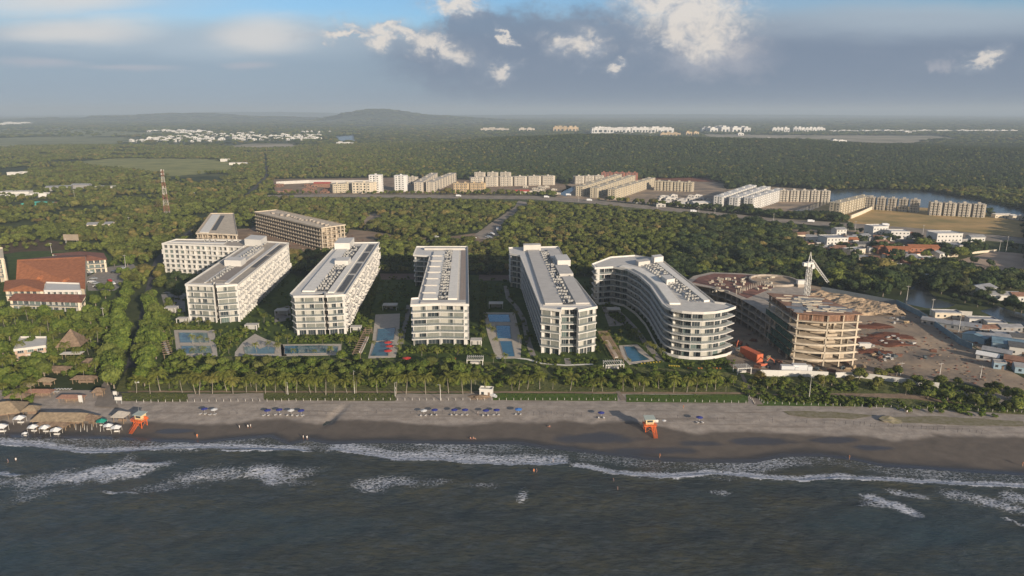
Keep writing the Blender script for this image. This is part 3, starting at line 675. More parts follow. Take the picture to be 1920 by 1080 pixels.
def crown_mesh(seed, m, rad=4.0, z0=1.6, z1=8.0, lobes=7, nleaf=260, leaf=0.55, flatn=1.0, hull=ICO2, spread=0.62):
    rs = np.random.RandomState(seed); a = MB().use(m); rr = random.Random(seed)
    cz = (z0 + z1) / 2; H = (z1 - z0) / 2; L = []
    for i in range(lobes):
        t = 2 * math.pi * i / lobes + rr.uniform(-.4, .4); q = rr.uniform(0.25, 1) * spread * rad
        lr = rad * rr.uniform(0.38, 0.60); L.append((math.cos(t) * q, math.sin(t) * q, cz + H * rr.uniform(-0.35, 0.50), lr, min(lr, H * rr.uniform(0.50, 0.75)) * flatn))
    L.append((0, 0, cz + H * 0.18, rad * 0.6, H * 0.80))
    V0, F0 = hull
    for (x, y, z, r, h) in L:
        n = np.array([mnoise.noise(Vector((v[0] * 2.2 + x, v[1] * 2.2 + y, v[2] * 2.2 + z + seed))) for v in V0])
        k = (0.86 + 0.42 * n)[:, None]
        P = V0 * k * np.array([r, r, h]) + np.array([x, y, z])
        P[:, 2] = np.maximum(P[:, 2], 0.0)
        a.add(P.tolist(), F0)
        per = max(6, nleaf // len(L)); d = rs.normal(size=(per, 3)); d[:, 2] = d[:, 2] * 0.9 + 0.25; d /= np.linalg.norm(d, axis=1)[:, None]
        for q in d:
            c = Vector((x, y, z)) + Vector((q[0] * r, q[1] * r, q[2] * h)) * rs.uniform(0.88, 1.16)
            if c.z < z0 * 0.4: continue
            nn = (Vector(q) + Vector(rs.normal(size=3)) * 0.45).normalized(); t1 = nn.orthogonal().normalized(); t2 = nn.cross(t1); an = rs.uniform(0, 6.28)
            e1 = (t1 * math.cos(an) + t2 * math.sin(an)) * leaf * rs.uniform(.6, 1.3); e2 = nn.cross(e1).normalized() * leaf * rs.uniform(.4, 1.0)
            a.add([c - e1 - e2 * .3, c + e2, c + e1 + e2 * 0.2, c - e2], [(0, 1, 2, 3)])
    return a.mesh('crown')
def trunk_mesh(seed, h=4.2, r=0.28):
    rr = random.Random(seed); a = MB().use(M_TRUNK)
    a.tube([(0, 0, -0.1), (0.1, 0.05, h * 0.5), (0.0, 0.1, h)], [r * 1.3, r, r * 0.7], 7)
    for i in range(4):
        t = 1.57 * i + rr.uniform(-.4, .4); a.tube([(0, 0.05, h * 0.55), (math.cos(t) * 1.2, math.sin(t) * 1.2, h * 1.05), (math.cos(t) * 2.2, math.sin(t) * 2.2, h * 1.35)], [r * 0.6, r * 0.4, r * 0.15], 5)
    return a.mesh('trunk')
def palm_crown(seed, m=M_PALM, n=22, ln=4.3):
    rr = random.Random(seed); a = MB().use(m)
    for i in range(n):
        t = 2 * math.pi * i / n * 1.0 + rr.uniform(-.25, .25); up = rr.uniform(-0.05, 1.35); l = ln * rr.uniform(.8, 1.1)
        dx, dy = math.cos(t), math.sin(t); pts = []; r = 0.0; z = 0.0; ang = up
        seg = 6
        for k in range(seg + 1):
            pts.append(Vector((dx * r, dy * r, z))); r += math.cos(ang) * l / seg; z += math.sin(ang) * l / seg; ang -= 0.24 + 0.065 * k
        side = Vector((-dy, dx, 0))
        for k in range(seg):
            p, q = pts[k], pts[k + 1]; w = 0.68 * math.sin(math.pi * (k + 0.9) / (seg + 1.2)) + 0.12
            for s in (-1, 1):
                for j in (0.0, 0.5):
                    b0 = p.lerp(q, j); b1 = p.lerp(q, j + 0.42); tip = b1 + side * s * w + (q - p) * 0.45 + Vector((0, 0, -0.42 * w - rr.uniform(0, .18)))
                    a.add([b0, b1, tip], [(0, 1, 2)])
    return a.mesh('crown')
def palm_trunk(seed, h=7.0):
    rr = random.Random(seed); a = MB().use(mat('palm_bark', (0.23, 0.20, 0.16), 0.9, var=0.25, vscale=3.0)); bx, by = rr.uniform(-.7, .7), rr.uniform(-.7, .7)
    a.tube([(bx, by, -0.2), (bx * .55, by * .55, h * .35), (bx * .15, by * .15, h * .7), (0, 0, h)], [0.17, 0.12, 0.10, 0.09], 6)
    return a.mesh('trunk')
TREE_M = [(trunk_mesh(i), crown_mesh(10 + i, M_LEAF2, lobes=6 + i % 3, nleaf=420, leaf=0.42)) for i in range(4)]
DTREE_M = [(TREE_M[i][0], crown_mesh(30 + i, M_LEAF, lobes=6 + i % 3, nleaf=360, leaf=0.45)) for i in range(4)]
MTREE_M = [(TREE_M[i][0], crown_mesh(50 + i, M_MANG, rad=4.4, lobes=7, nleaf=360, leaf=0.5)) for i in range(3)]
PALM_M = [(palm_trunk(i), palm_crown(60 + i)) for i in range(5)]
BUSH_M = [crown_mesh(80 + i, M_LEAF2, rad=1.0, z0=0.05, z1=1.3, lobes=5, nleaf=90, leaf=0.22, hull=ICO1) for i in range(3)]
def tree(kind, x, y, s, label, group=None, z=0.0, name='broadleaf_tree', cat='tree', sz=None):
    tm, cm = rnd.choice(kind)
    t = thing(name, label, cat, (x, y, z), rnd.uniform(0, 6.28), group); t.scale = (s, s, sz or s)
    a = link('trunk', tm, t); c = link('crown', cm, t)
    if name == 'palm_tree': c.location = (0, 0, 7.0)
    return t, c

def scatter_stuff(name, XYZ, S, protos, label_kind='stuff', group=None):
    """one mass of greenery: a point mesh whose geometry nodes stand copies of real trees' crowns on it"""
    n = len(XYZ); me = bpy.data.meshes.new(name); me.vertices.add(n); me.vertices.foreach_set('co', np.asarray(XYZ, np.float32).ravel())
    a = me.attributes.new('sc', 'FLOAT_VECTOR', 'POINT'); a.data.foreach_set('vector', np.asarray(S, np.float32).ravel())
    rs = np.random.RandomState(n)
    a = me.attributes.new('rot', 'FLOAT', 'POINT'); a.data.foreach_set('value', rs.uniform(0, 6.28, n).astype(np.float32))
    a = me.attributes.new('idx', 'INT', 'POINT'); a.data.foreach_set('value', rs.randint(0, len(protos), n).astype(np.int32))
    me.update()
    o = tag(link(name, me), kind='stuff')
    ng = bpy.data.node_groups.new(name, 'GeometryNodeTree'); ng.interface.new_socket('Geometry', in_out='INPUT', socket_type='NodeSocketGeometry'); ng.interface.new_socket('Geometry', in_out='OUTPUT', socket_type='NodeSocketGeometry')
    N = ng.nodes; L = ng.links; gi = N.new('NodeGroupInput'); go = N.new('NodeGroupOutput'); ip = N.new('GeometryNodeInstanceOnPoints')
    L.new(gi.outputs[0], ip.inputs['Points']); j = N.new('GeometryNodeJoinGeometry')
    for p in reversed(protos):
        oi = N.new('GeometryNodeObjectInfo'); oi.inputs['Object'].default_value = p; oi.inputs['As Instance'].default_value = True; L.new(oi.outputs['Geometry'], j.inputs[0])
    L.new(j.outputs[0], ip.inputs['Instance']); ip.inputs['Pick Instance'].default_value = True
    def na(nm, t):
        q = N.new('GeometryNodeInputNamedAttribute'); q.data_type = t; q.inputs['Name'].default_value = nm; return q.outputs['Attribute']
    L.new(na('idx', 'INT'), ip.inputs['Instance Index']); L.new(na('sc', 'FLOAT_VECTOR'), ip.inputs['Scale'])
    cx = N.new('ShaderNodeCombineXYZ'); L.new(na('rot', 'FLOAT'), cx.inputs[2]); L.new(cx.outputs[0], ip.inputs['Rotation'])
    L.new(ip.outputs[0], go.inputs[0])
    md = o.modifiers.new('scatter', 'NODES'); md.node_group = ng
    return o
def frustum_pts(y0, y1, step, jit=0.45, side=0.80, seed=0):
    rs = np.random.RandomState(seed); out = []
    Y = np.arange(y0, y1, step)
    for y in Y:
        w = side * (y + 60); X = np.arange(-w, w, step) + rs.uniform(-.5, .5) * step; out.append(np.stack([X, np.full(X.shape, y)], -1))
    P = np.concatenate(out); P += rs.uniform(-jit, jit, P.shape) * step; return P, rs
def keep_land(P, rs):
    X, Y = P[:, 0], P[:, 1]; ok = np.ones(len(P), bool)
    for k in NOTREE: ok &= ~inside(ZN[k], X, Y)
    for k, q in THIN.items():
        if k in NOTREE: continue
        ok &= ~(inside(ZN[k], X, Y) & (rs.uniform(size=len(P)) > q))
    return ok
# forest: near woods of single crowns, then clumps with distance
first = {}
def forest():
    # nearest crowns that give the masses their shapes stand in the scene as trees of their own
    proto_l = [tree([DTREE_M[i]], *G(px, py)[:2], 1.15, lb, 'trees at the forest edge behind the resort')[1] for i, (px, py, lb) in enumerate((
        (905, 500, 'spreading green tree at the wood edge behind the gap between third and fourth white blocks'), (745, 498, 'dark leafy tree at the wood edge behind the gap between second and third white blocks'),
        (1085, 500, 'broad green tree at the wood edge behind the fourth white block'), (1405, 508, 'olive green tree above the rusty roof of the unfinished building')))]
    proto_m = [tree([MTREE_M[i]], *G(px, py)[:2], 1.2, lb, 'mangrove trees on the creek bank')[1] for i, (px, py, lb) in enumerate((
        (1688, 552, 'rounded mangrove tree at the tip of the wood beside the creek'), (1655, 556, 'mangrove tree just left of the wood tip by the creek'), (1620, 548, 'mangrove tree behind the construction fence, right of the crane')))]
    P, rs = frustum_pts(470, 1120, 4.9, seed=1); ok = keep_land(P, rs); P = P[ok]; X, Y = P[:, 0], P[:, 1]
    wild = waven(X, Y, 33, 9.0)
    P = P[~((wild > 1.15) & (rs.uniform(size=len(P)) < .8))]; X, Y = P[:, 0], P[:, 1]
    left = X < (-0.36 * Y + 40)           # scrubland left of the avenue is patchier
    nzv = waven(X, Y, 45, 3.0)
    P = P[~(left & ((nzv > 0.50) | (rs.uniform(size=len(P)) < 0.34)))]; X, Y = P[:, 0], P[:, 1]
    n = len(P); big = np.where(rs.uniform(size=n) < .07, 1.75, 1.0) * np.where(rs.uniform(size=n) < .25, .7, 1.0); tall = 0.60 + 0.20 * waven(X, Y, 60, 1.0) * 0.5 + rs.uniform(-.22, .34, n)
    mang = (X > 0.30 * Y - 40) & (Y < 900)
    tall = np.where(mang, tall * 1.2, tall); s = np.clip(tall * rs.uniform(0.85, 1.2, n), 0.35, 1.4) * big; tall = tall * np.sqrt(big)
    S = np.stack([s * rs.uniform(.9, 1.25, n), s * rs.uniform(.9, 1.25, n), np.clip(tall, 0.4, 1.6)], -1); XYZ = np.stack([X, Y, hfun(X, Y)], -1)
    mg = mang & (rs.uniform(size=n) < 0.75)
    scatter_stuff('forest', XYZ[~mg], S[~mg], proto_l); scatter_stuff('mangrove_forest', XYZ[mg], S[mg], proto_m)
    P, rs = frustum_pts(296, 520, 6.5, seed=8, side=1.35); P = P[(np.abs(P[:, 0]) > 0.76 * (P[:, 1] + 28) + 6)]; n = len(P); s = rs.uniform(.5, 1.1, n)
    scatter_stuff('woods_along_the_shore', np.stack([P[:, 0], P[:, 1], 0 * s], -1), np.stack([s, s, s], -1), proto_l)
    P, rs = frustum_pts(1120, 2600, 7.6, seed=2); ok = keep_land(P, rs); P = P[ok]; X, Y = P[:, 0], P[:, 1]
    left = X < (-0.27 * Y + 10); gap = (waven(X, Y, 90, 3.0) > 0.5) | (rs.uniform(size=len(P)) < 0.30)
    P = P[~(left & gap)]; X, Y = P[:, 0], P[:, 1]; n = len(P); s = rs.uniform(0.7, 1.35, n)
    S = np.stack([s, s * rs.uniform(.8, 1.2, n), rs.uniform(0.7, 1.35, n) * np.where(X < -0.27 * Y, 0.75, 1.0)], -1)
    cloud_shade = rs.uniform(size=n) < np.clip((X + 0.22 * Y) / (0.24 * Y), 0, 1) * 0.85; Q = np.stack([X, Y, hfun(X, Y) - 0.5], -1)  # cloud shadow put into leaf colour: darker mangrove crowns picked towards the right
    scatter_stuff('far_forest', Q[~cloud_shade], S[~cloud_shade], proto_l); scatter_stuff('cloud_shade_ridge_forest', Q[cloud_shade], S[cloud_shade], proto_m)
    P, rs = frustum_pts(2600, 5600, 22, seed=3); ok = keep_land(P, rs); P = P[ok]; X, Y = P[:, 0], P[:, 1]
    gap = (waven(X, Y * 1.6, 260, 4.0) > 0.35) | (rs.uniform(size=len(P)) < 0.15)
    wood = (X > -0.2 * Y + 100) & (X < 0.1 * Y) & (Y < 3600)
    P = P[wood | ~gap]; X, Y = P[:, 0], P[:, 1]; n = len(P); s = rs.uniform(1.8, 3.6, n)
    scatter_stuff('distant_woods', np.stack([X, Y, hfun(X, Y) - 1.0], -1), np.stack([s * 1.2, s, rs.uniform(0.8, 1.6, n)], -1), proto_l[:2] + proto_m[:1])
    P, rs = frustum_pts(5600, 14000, 75, seed=4); X, Y = P[:, 0], P[:, 1]
    P = P[waven(X, Y * 2.0, 600, 6.0) < 0.45]; X, Y = P[:, 0], P[:, 1]; n = len(P); s = rs.uniform(7, 14, n)
    scatter_stuff('horizon_woods', np.stack([X, Y, hfun(X, Y) - 2.0], -1), np.stack([s * 1.8, s, rs.uniform(1.2, 2.2, n)], -1), proto_l[1:3])
forest()
# ---------------------------------------------------------------- apartment blocks
M_WHITE = mat('white_render', (0.58, 0.555, 0.515), 0.7, var=0.05, vscale=0.25, spec=0.2)
M_WHITE2 = mat('off_white_render', (0.49, 0.46, 0.42), 0.75, var=0.07, vscale=0.2, spec=0.2)
M_INNER = mat('loggia_wall', (0.40, 0.385, 0.36), 0.8, var=0.08, vscale=0.5)
M_DECK = mat('roof_gravel', (0.38, 0.33, 0.27), 0.9, var=0.16, vscale=0.6, bump=0.05)
M_MEMB = mat('roof_membrane', (0.72, 0.68, 0.61), 0.8, var=0.08, vscale=0.35)
M_MEMB2 = mat('grey_membrane', (0.54, 0.51, 0.46), 0.75, var=0.10, vscale=0.35)
M_DARKR = mat('equipment_pit', (0.10, 0.10, 0.10), 0.8, var=0.25, vscale=1.0)
M_METAL = mat('galvanised_metal', (0.50, 0.50, 0.50), 0.45, metal=0.6)
M_GLASS = mat('window_glass', (0.035, 0.045, 0.052), 0.12, spec=0.6)
M_GLASSG = mat('green_glass', (0.11, 0.15, 0.14), 0.12, spec=0.6)
M_CURT = mat('drawn_curtain', (0.42, 0.40, 0.35), 0.8, var=0.1, vscale=2.0)
M_SCREEN = mat('folding_glass_screen', (0.19, 0.195, 0.17), 0.30, var=0.18, vscale=0.6, spec=0.5)
M_MULL = mat('aluminium_frame', (0.36, 0.36, 0.34), 0.5, metal=0.2)
M_RAIL = mat('glass_balustrade', (0.20, 0.23, 0.23), 0.15, spec=0.6, alpha=0.40)
M_CONCR = mat('raw_concrete', (0.52, 0.44, 0.34), 0.9, var=0.16, vscale=0.3, spec=0.1)
M_CONCR2 = mat('weathered_concrete', (0.36, 0.31, 0.26), 0.9, var=0.2, vscale=0.3, spec=0.1)
M_BLOCKW = mat('blockwork', (0.40, 0.33, 0.25), 0.95, var=0.2, vscale=0.5)
WCACHE = {}
def window_mesh(w, h, kind):
    k = (round(w, 1), round(h, 1), kind)
    if k in WCACHE: return WCACHE[k]
    w, h, _ = k; a = MB(); rr = random.Random(hash(k[0] * 10) + hash(kind) % 7)
    if kind in ('screen', 'blind'):
        a.use(M_SCREEN).box(-w / 2, w / 2, -0.05, 0.0, 0.1, h)
        if kind == 'blind': a.use(M_CURT).box(-w * .45, w * .1, -0.07, -0.052, .15, h - .05); a.use(M_GLASS).box(w * .25, w * .42, -0.07, -0.052, .15, h - .05)
        a.use(M_MULL)
        n = max(3, int(w / 0.75))
        for i in range(n + 1): x = -w / 2 + w * i / n; a.box(x - 0.035, x + 0.035, -0.09, -0.052, 0.1, h)
    else:
        g = {'dark': M_GLASS, 'green': M_GLASSG, 'curtain': M_GLASS, 'void': M_GLASS}[kind]
        a.use(g).box(-w / 2, w / 2, -0.05, 0.0, 0.05, h)
        if kind == 'curtain': a.use(M_CURT).box(-w * 0.48, -w * 0.05, -0.07, -0.052, 0.1, h - 0.1)
        a.use(M_MULL)
        for x in (-w / 2, -w * 0.16, w * 0.16, w / 2): a.box(x - 0.05, x + 0.05, -0.11, -0.072, 0.05, h)
        a.box(-w / 2 - .05, w / 2 + .05, -0.12, -0.052, h, h + 0.1)
    WCACHE[k] = a.mesh('window'); return WCACHE[k]
AC_MESH = None
def ac_mesh():
    global AC_MESH
    if AC_MESH is None:
        a = MB(); a.use(mat('ac_casing', (0.34, 0.33, 0.31), 0.6)).box(-0.8, 0.8, -0.5, 0.5, 0.12, 1.25); a.use(M_DARKR).tube([(0, 0, 1.35), (0, 0, 1.42)], 0.42, 12); a.box(-0.7, 0.7, -0.53, -0.503, 0.3, 1.2)
        a.use(M_METAL).box(-0.85, -0.6, -0.55, 0.55, 0, 0.12); a.box(0.6, 0.85, -0.55, 0.55, 0, 0.12); AC_MESH = a.mesh('air_conditioner')
    return AC_MESH
DUCT_MESH = {}
class Block:
    def __init__(s, label, poly, h, floors, name='apartment_block', cat='building', inset=1.4, over=0.35, slab=0.38, edges=None, frame_h=None, wallm=None, slabm=None, innerm=None, seed=1, group=None, bay=4.2, z0=0.0, par=0.9):
        s.rr = random.Random(seed); s.h = h; s.n = floors; s.fh = h / floors
        P = ccw([Vector((p.x, p.y)) for p in poly]); c = sum(P, Vector((0, 0))) / len(P); s.c = c
        s.t = thing(name, label, cat, (c.x, c.y, z0), 0, group); s.P = [p - c for p in P]; s.wallm = wallm or M_WHITE; s.inner = innerm or M_INNER; s.slabm = slabm or s.wallm
        s.inset = inset; s.nw = 0; s.extra = MB(); s.extra_kind = []; edges = edges or {}
        core = offset(s.P, -inset)
        MB().use(s.inner).prism(core, 0, h - 0.02).build('wall', s.t)
        outer = offset(s.P, over)
        for k in range(1, floors + 1):
            z = k * s.fh; b = MB().use(s.slabm).prism(outer if k < floors else offset(s.P, over + 0.15), z - slab, z)
            b.build('floor_slab' if k < floors else 'roof_slab', s.t)
        b = MB().use(s.slabm).ring(offset(s.P, over + 0.12), offset(s.P, over - 0.13), h + 0.003, h + par); b.build('parapet', s.t)
        n = len(s.P); s.pierset = 0
        for i in range(n):
            st = edges.get(i, edges.get('*', 'open'))
            s.edge(s.P[i], s.P[(i + 1) % n], st, bay, slab)
    def put_window(s, x, y, z, ang, w, h, kind):
        me = window_mesh(w, h, kind); s.nw += 1
        if s.nw <= 100:
            o = link('window' if kind not in ('screen', 'blind') else 'glass_screen', me, s.t, (x, y, z)); o.rotation_euler = (0, 0, ang)
        else: s.extra_kind.append((me, x, y, z, ang))
    def edge(s, A, B, st, bay, slab):
        L = (B - A).length
        if L < 1.5 or st == 'none': return
        if st[:3] == 'arc': bay = 99
        d = (B - A).normalized(); nrm = Vector((d.y, -d.x)); ang = math.atan2(d.y, d.x)
        nb = max(1, round(L / bay)); bw = L / nb; fh = s.fh; ins = s.inset
        def P3(t, off): return A + d * t + nrm * off
        def fr(b, t0, t1, o0, o1, z0, z1): b.prism([P3(t0, o0), P3(t1, o0), P3(t1, o1), P3(t0, o1)], z0, z1)
        if st in ('blank',):
            fb = MB().use(s.wallm); fr(fb, -0.1, L + .1, -ins - 0.02, -0.03, 0, s.h - slab - .003); fb.build('end_wall', s.t); return
        # pillars
        for i in range(nb + 1):
            if st == 'rows' and 0 < i < nb or st in ('arc', 'arcs') or (st == 'arcp' and i > 0): continue
            t = min(max(i * bw, 0.25), L - 0.25); w = {'grid': 0.50, 'screens': 0.14, 'frame': 0.22}.get(st, 0.14)
            b = MB().use(s.wallm); fr(b, t - w, t + w, -ins + 0.01, -0.02 if st != 'open' else -0.25, 0, s.h - 0.05); b.build('pillar', s.t)
        if st in ('grid',):
            b = MB().use(s.wallm)
            for k in range(s.n):
                if k: fr(b, 0.02, L - .02, -0.35, -0.06, k * fh - 0.002, k * fh + 0.75)
            b.build('spandrel', s.t)
            for k in range(1, s.n):
                for i in range(nb):
                    if s.rr.random() < 0.42:
                        b = MB().use(s.wallm); x0, x1 = 0.3 - bw / 2, bw * 0.45
                        b.box(x0, x1, -1.25, 0, -0.30, -0.05); b.box(x0, x1, -1.25, -1.1, -0.049, 0.9); b.box(x0, x0 + .15, -1.099, 0, -0.049, 0.9)
                        if s.rr.random() < 0.5: b.box(x1 - .2, x1, -1.099, 0.0, -0.049, fh - 0.35)
                        q = P3((i + 0.5) * bw, 0.0); o = b.build('balcony', s.t, (q.x, q.y, k * fh)); o.rotation_euler = (0, 0, ang)
        for k in range(s.n):
            z = k * fh
            if st in ('open', 'rows', 'screens', 'frame', 'arc', 'arcp', 'arcs') and k > 0:
                b = MB().use(M_RAIL); fr(b, 0.1, L - 0.1, 0.06, 0.10, z + 0.02, z + 1.0); b.use(M_MULL); fr(b, 0.1, L - 0.1, 0.04, 0.12, z + 1.0, z + 1.06); b.build('balcony_railing', s.t)
            for i in range(nb):
                t = (i + 0.5) * bw; r = s.rr.random(); hh = fh - slab - 0.12
                if (st == 'screens' and k > 0 and r < 0.68) or (st == 'arcs' and r < .5):
                    p = P3(t, -0.30); s.put_window(p.x, p.y, z, ang, bw - 0.34, hh, 'screen' if s.rr.random() < .6 else 'blind')
                    continue
                kind = 'curtain' if r > 0.80 else ('green' if r < 0.25 else 'dark')
                p = P3(t, -ins - 0.01); w = bw * (0.58 if st == 'grid' else 0.74)
                if st == 'grid': s.put_window(p.x, p.y, z + 0.75, ang, w, hh - 0.75, kind)
                else: s.put_window(p.x, p.y, z, ang, w, hh - 0.25, kind)
        return
    def roofq(s, q, z): s.q = [Vector((p.x, p.y)) - s.c for p in q]; s.qz = z
    def uv(s, u, v):
        a = s.q[0].lerp(s.q[1], u); b = s.q[3].lerp(s.q[2], u); return a.lerp(b, v)
    def rbox(s, name, u0, u1, v0, v1, z0, z1, m, parent=None, vseg=1):
        b = MB().use(m)
        for k in range(vseg):
            a0 = v0 + (v1 - v0) * k / vseg; a1 = v0 + (v1 - v0) * (k + 1) / vseg
            b.prism([s.uv(u0, a0), s.uv(u1, a0), s.uv(u1, a1), s.uv(u0, a1)], s.h + z0, s.h + z1)
        return b.build(name, parent or s.t)
    def acs(s, u, v0, v1, n, z=0.12, jit=0.01, sc=1.0):
        for k in range(n):
            if s.rr.random() < 0.15: continue
            p = s.uv(u + s.rr.uniform(-jit, jit), v0 + (v1 - v0) * (k + .5) / n); d = s.uv(u, 1) - s.uv(u, 0)
            o = link('air_conditioner', ac_mesh(), s.t, (p.x, p.y, s.h + z)); o.rotation_euler = (0, 0, math.atan2(d.y, d.x) + (0 if s.rr.random() < .5 else 1.57)); o.scale = (sc, sc, s.rr.uniform(.8, 1.25) * sc)
    def pipes(s, u, v0, v1, z=0.5, r=0.22):
        b = MB().use(M_METAL); pts = []; n = 6
        for k in range(n + 1):
            p = s.uv(u + s.rr.uniform(-.006, .006), v0 + (v1 - v0) * k / n); pts.append((p.x, p.y, s.h + z))
        b.tube(pts, r, 6); b.build('duct', s.t)
    def finish(s):
        if s.extra_kind:
            a = MB()
            for me, x, y, z, ang in s.extra_kind:
                ca, sa = math.cos(ang), math.sin(ang)
                for m in me.materials:
                    if m not in a.mats: a.mats.append(m)
                o = len(a.v)
                a.v += [(x + v.co.x * ca - v.co.y * sa, y + v.co.x * sa + v.co.y * ca, z + v.co.z) for v in me.vertices]
                for p in me.polygons: a.f.append(tuple(i + o for i in p.vertices)); a.m.append(a.mats.index(me.materials[p.material_index])); a.smooth.append(False)
            tag(a.build('window', s.t), kind='stuff')
        return s.t
def W(z, *p): return [Vector((q.x, q.y)) for q in GP(p, z)]

def resort_blocks():
    h = 22.0
    # rear wing, then the five blocks from left to right
    b = Block('long white five storey wing standing sideways behind the leftmost block', W(h, (304, 458), (458, 464), (478, 452), (330, 450)), h, 6, edges={'*': 'grid', 2: 'blank', 1: 'none'}, seed=3, bay=4.6, inset=1.2, over=0.15)
    b.roofq(W(h, (304, 458), (458, 464), (478, 452), (330, 450)), 0)
    b.rbox('roof_deck', 0.02, 0.98, 0.05, 0.95, 0.01, 0.15, M_DECK); b.rbox('roof_strip', 0.03, 0.7, 0.35, 0.6, 0.16, 0.5, M_MEMB); b.rbox('roof_strip', 0.03, 0.75, 0.12, 0.26, 0.16, 0.4, M_MEMB2)
    for k in range(12): b.acs(0.05 + 0.07 * k, 0.66, 0.86, 1, 0.15)
    b.finish()
    b = Block('leftmost white apartment block nearest the avenue, brown gravel roof and two white roof boxes', W(h, (348, 535), (399, 537), (400, 532), (405, 532), (406, 538), (445, 535), (541, 457), (474, 452)), h, 6, edges={0: 'screens', 1: 'none', 2: 'blank', 3: 'none', 4: 'screens', 5: 'grid', 6: 'blank', 7: 'grid'}, seed=5, bay=4.6, over=0.2)
    q = W(h, (350, 534), (445, 535), (541, 457), (474, 452)); b.roofq(q, 0)
    b.rbox('roof_deck', 0.03, 0.97, 0.03, 0.98, 0.01, 0.14, M_DECK)
    b.rbox('roof_strip', 0.72, 0.80, 0.02, 0.97, 0.15, 0.75, M_WHITE); b.rbox('solar_panel', 0.83, 0.93, 0.35, 0.62, 0.15, 0.5, M_DARKR); b.rbox('solar_panel', 0.83, 0.93, 0.66, 0.92, 0.15, 0.5, M_DARKR)
    b.rbox('roof_curb', 0.30, 0.33, 0.03, 0.5, 0.15, 0.6, M_WHITE); b.rbox('roof_strip', 0.48, 0.70, 0.08, 0.55, 0.15, 0.35, mat('brown_membrane', (0.27, 0.23, 0.20), 0.9, var=0.1, vscale=0.5))
    p = b.rbox('penthouse', 0.22, 0.60, 0.36, 0.44, 0.15, 4.2, M_WHITE); b.rbox('penthouse', -0.02, 0.42, 0.86, 0.99, 0.15, 5.2, M_WHITE)
    b.rbox('low_roof', 0.20, 0.58, 0.44, 0.80, 0.15, 1.6, M_MEMB2)
    b.acs(0.40, 0.05, 0.34, 9); b.acs(0.45, 0.10, 0.34, 7); b.acs(0.40, 0.46, 0.84, 10, 1.62); b.acs(0.52, 0.46, 0.9, 12, 1.62, 0.02); b.pipes(0.36, 0.05, 0.36); b.pipes(0.47, 0.45, 0.85, 1.9)
    b.finish()
    b = Block('second white apartment block from the left, pale roof strips and rounded balcony corner', W(h, (546, 553), (552, 557), (606, 556), (607, 550), (612, 550), (613, 556), (646, 554), (710, 456), (636, 457)), h, 6, edges={0: 'screens', 1: 'screens', 2: 'none', 3: 'blank', 4: 'none', 5: 'screens', 6: 'grid', 7: 'blank', 8: 'open'}, seed=8, bay=4.8, over=0.6)
    b.roofq(W(h, (560, 553), (646, 554), (710, 456), (640, 457)), 0)
    b.rbox('roof_deck', 0.02, 0.97, 0.02, 0.98, 0.01, 0.14, M_MEMB2); b.rbox('roof_strip', 0.03, 0.30, 0.04, 0.84, 0.15, 0.9, M_MEMB); b.rbox('roof_strip', 0.60, 0.74, 0.03, 0.97, 0.15, 0.8, M_MEMB)
    b.rbox('equipment_pit', 0.33, 0.58, 0.05, 0.48, 0.15, 0.22, M_DARKR); b.rbox('equipment_pit', 0.33, 0.58, 0.60, 0.92, 0.15, 0.22, M_DARKR)
    for v0, v1 in ((0.04, 0.3), (0.33, 0.52), (0.56, 0.75), (0.78, 0.95)): b.rbox('solar_panel', 0.80, 0.93, v0, v1, 0.15, 0.55, M_DARKR)
    b.rbox('penthouse', 0.30, 0.62, 0.48, 0.56, 0.15, 3.6, M_WHITE); b.rbox('penthouse', -0.04, 0.36, 0.84, 0.99, 0.15, 5.0, M_WHITE)
    for u in (0.36, 0.44, 0.53): b.acs(u, 0.06, 0.47, 11, 0.24); b.acs(u, 0.61, 0.90, 8, 0.24)
    b.pipes(0.40, 0.06, 0.46, 0.6); b.pipes(0.49, 0.06, 0.46, 0.6); b.pipes(0.48, 0.6, 0.9, 0.6)
    b.finish()
    b = Block('middle white apartment block facing the sea squarely with bowed balcony bands', W(h, (773, 573), (824, 571), (876, 572), (875, 464), (783, 464), (777, 479), (808, 481), (787, 561), (774, 562)), h, 6, edges={0: 'screens', 1: 'screens', 2: 'open', 3: 'blank', 4: 'none', 5: 'rows', 6: 'open', 7: 'none', 8: 'none'}, seed=11, bay=6.4, over=0.8, inset=2.0)
    b.roofq(W(h, (788, 570), (876, 570), (875, 466), (814, 466)), 0)
    b.rbox('roof_deck', 0.01, 0.98, 0.02, 0.98, 0.01, 0.14, M_MEMB2); b.rbox('roof_strip', 0.03, 0.36, 0.05, 0.46, 0.15, 1.0, M_MEMB); b.rbox('roof_strip', 0.03, 0.36, 0.47, 0.90, 0.15, 1.0, M_MEMB)
    b.rbox('roof_strip', 0.58, 0.78, 0.05, 0.92, 0.15, 1.0, M_MEMB); b.rbox('equipment_pit', 0.37, 0.57, 0.03, 0.96, 0.15, 0.22, M_DARKR); b.rbox('roof_terrace', 0.84, 0.97, 0.04, 0.95, 0.15, 0.3, mat('terrace_tiles', (0.30, 0.24, 0.20), 0.8, var=0.1, vscale=0.5))
    b.rbox('front_roof', 0.0, 0.97, 0.003, 0.04, 0.16, 0.6, M_WHITE2); b.rbox('penthouse', -0.28, 0.95, 0.955, 0.985, 0.15, 1.6, M_WHITE2)
    for u in (0.40, 0.45, 0.50, 0.55): b.acs(u, 0.05, 0.92, 20, 0.24)
    for u in (0.385, 0.425, 0.53): b.pipes(u, 0.05, 0.94, 0.8)
    for k in range(7): b.rbox('privacy_wall', 0.0, 0.30, 0.12 + 0.11 * k, 0.123 + 0.11 * k, 1.0, 1.7, M_WHITE2)
    b.finish()
    h = 23.5
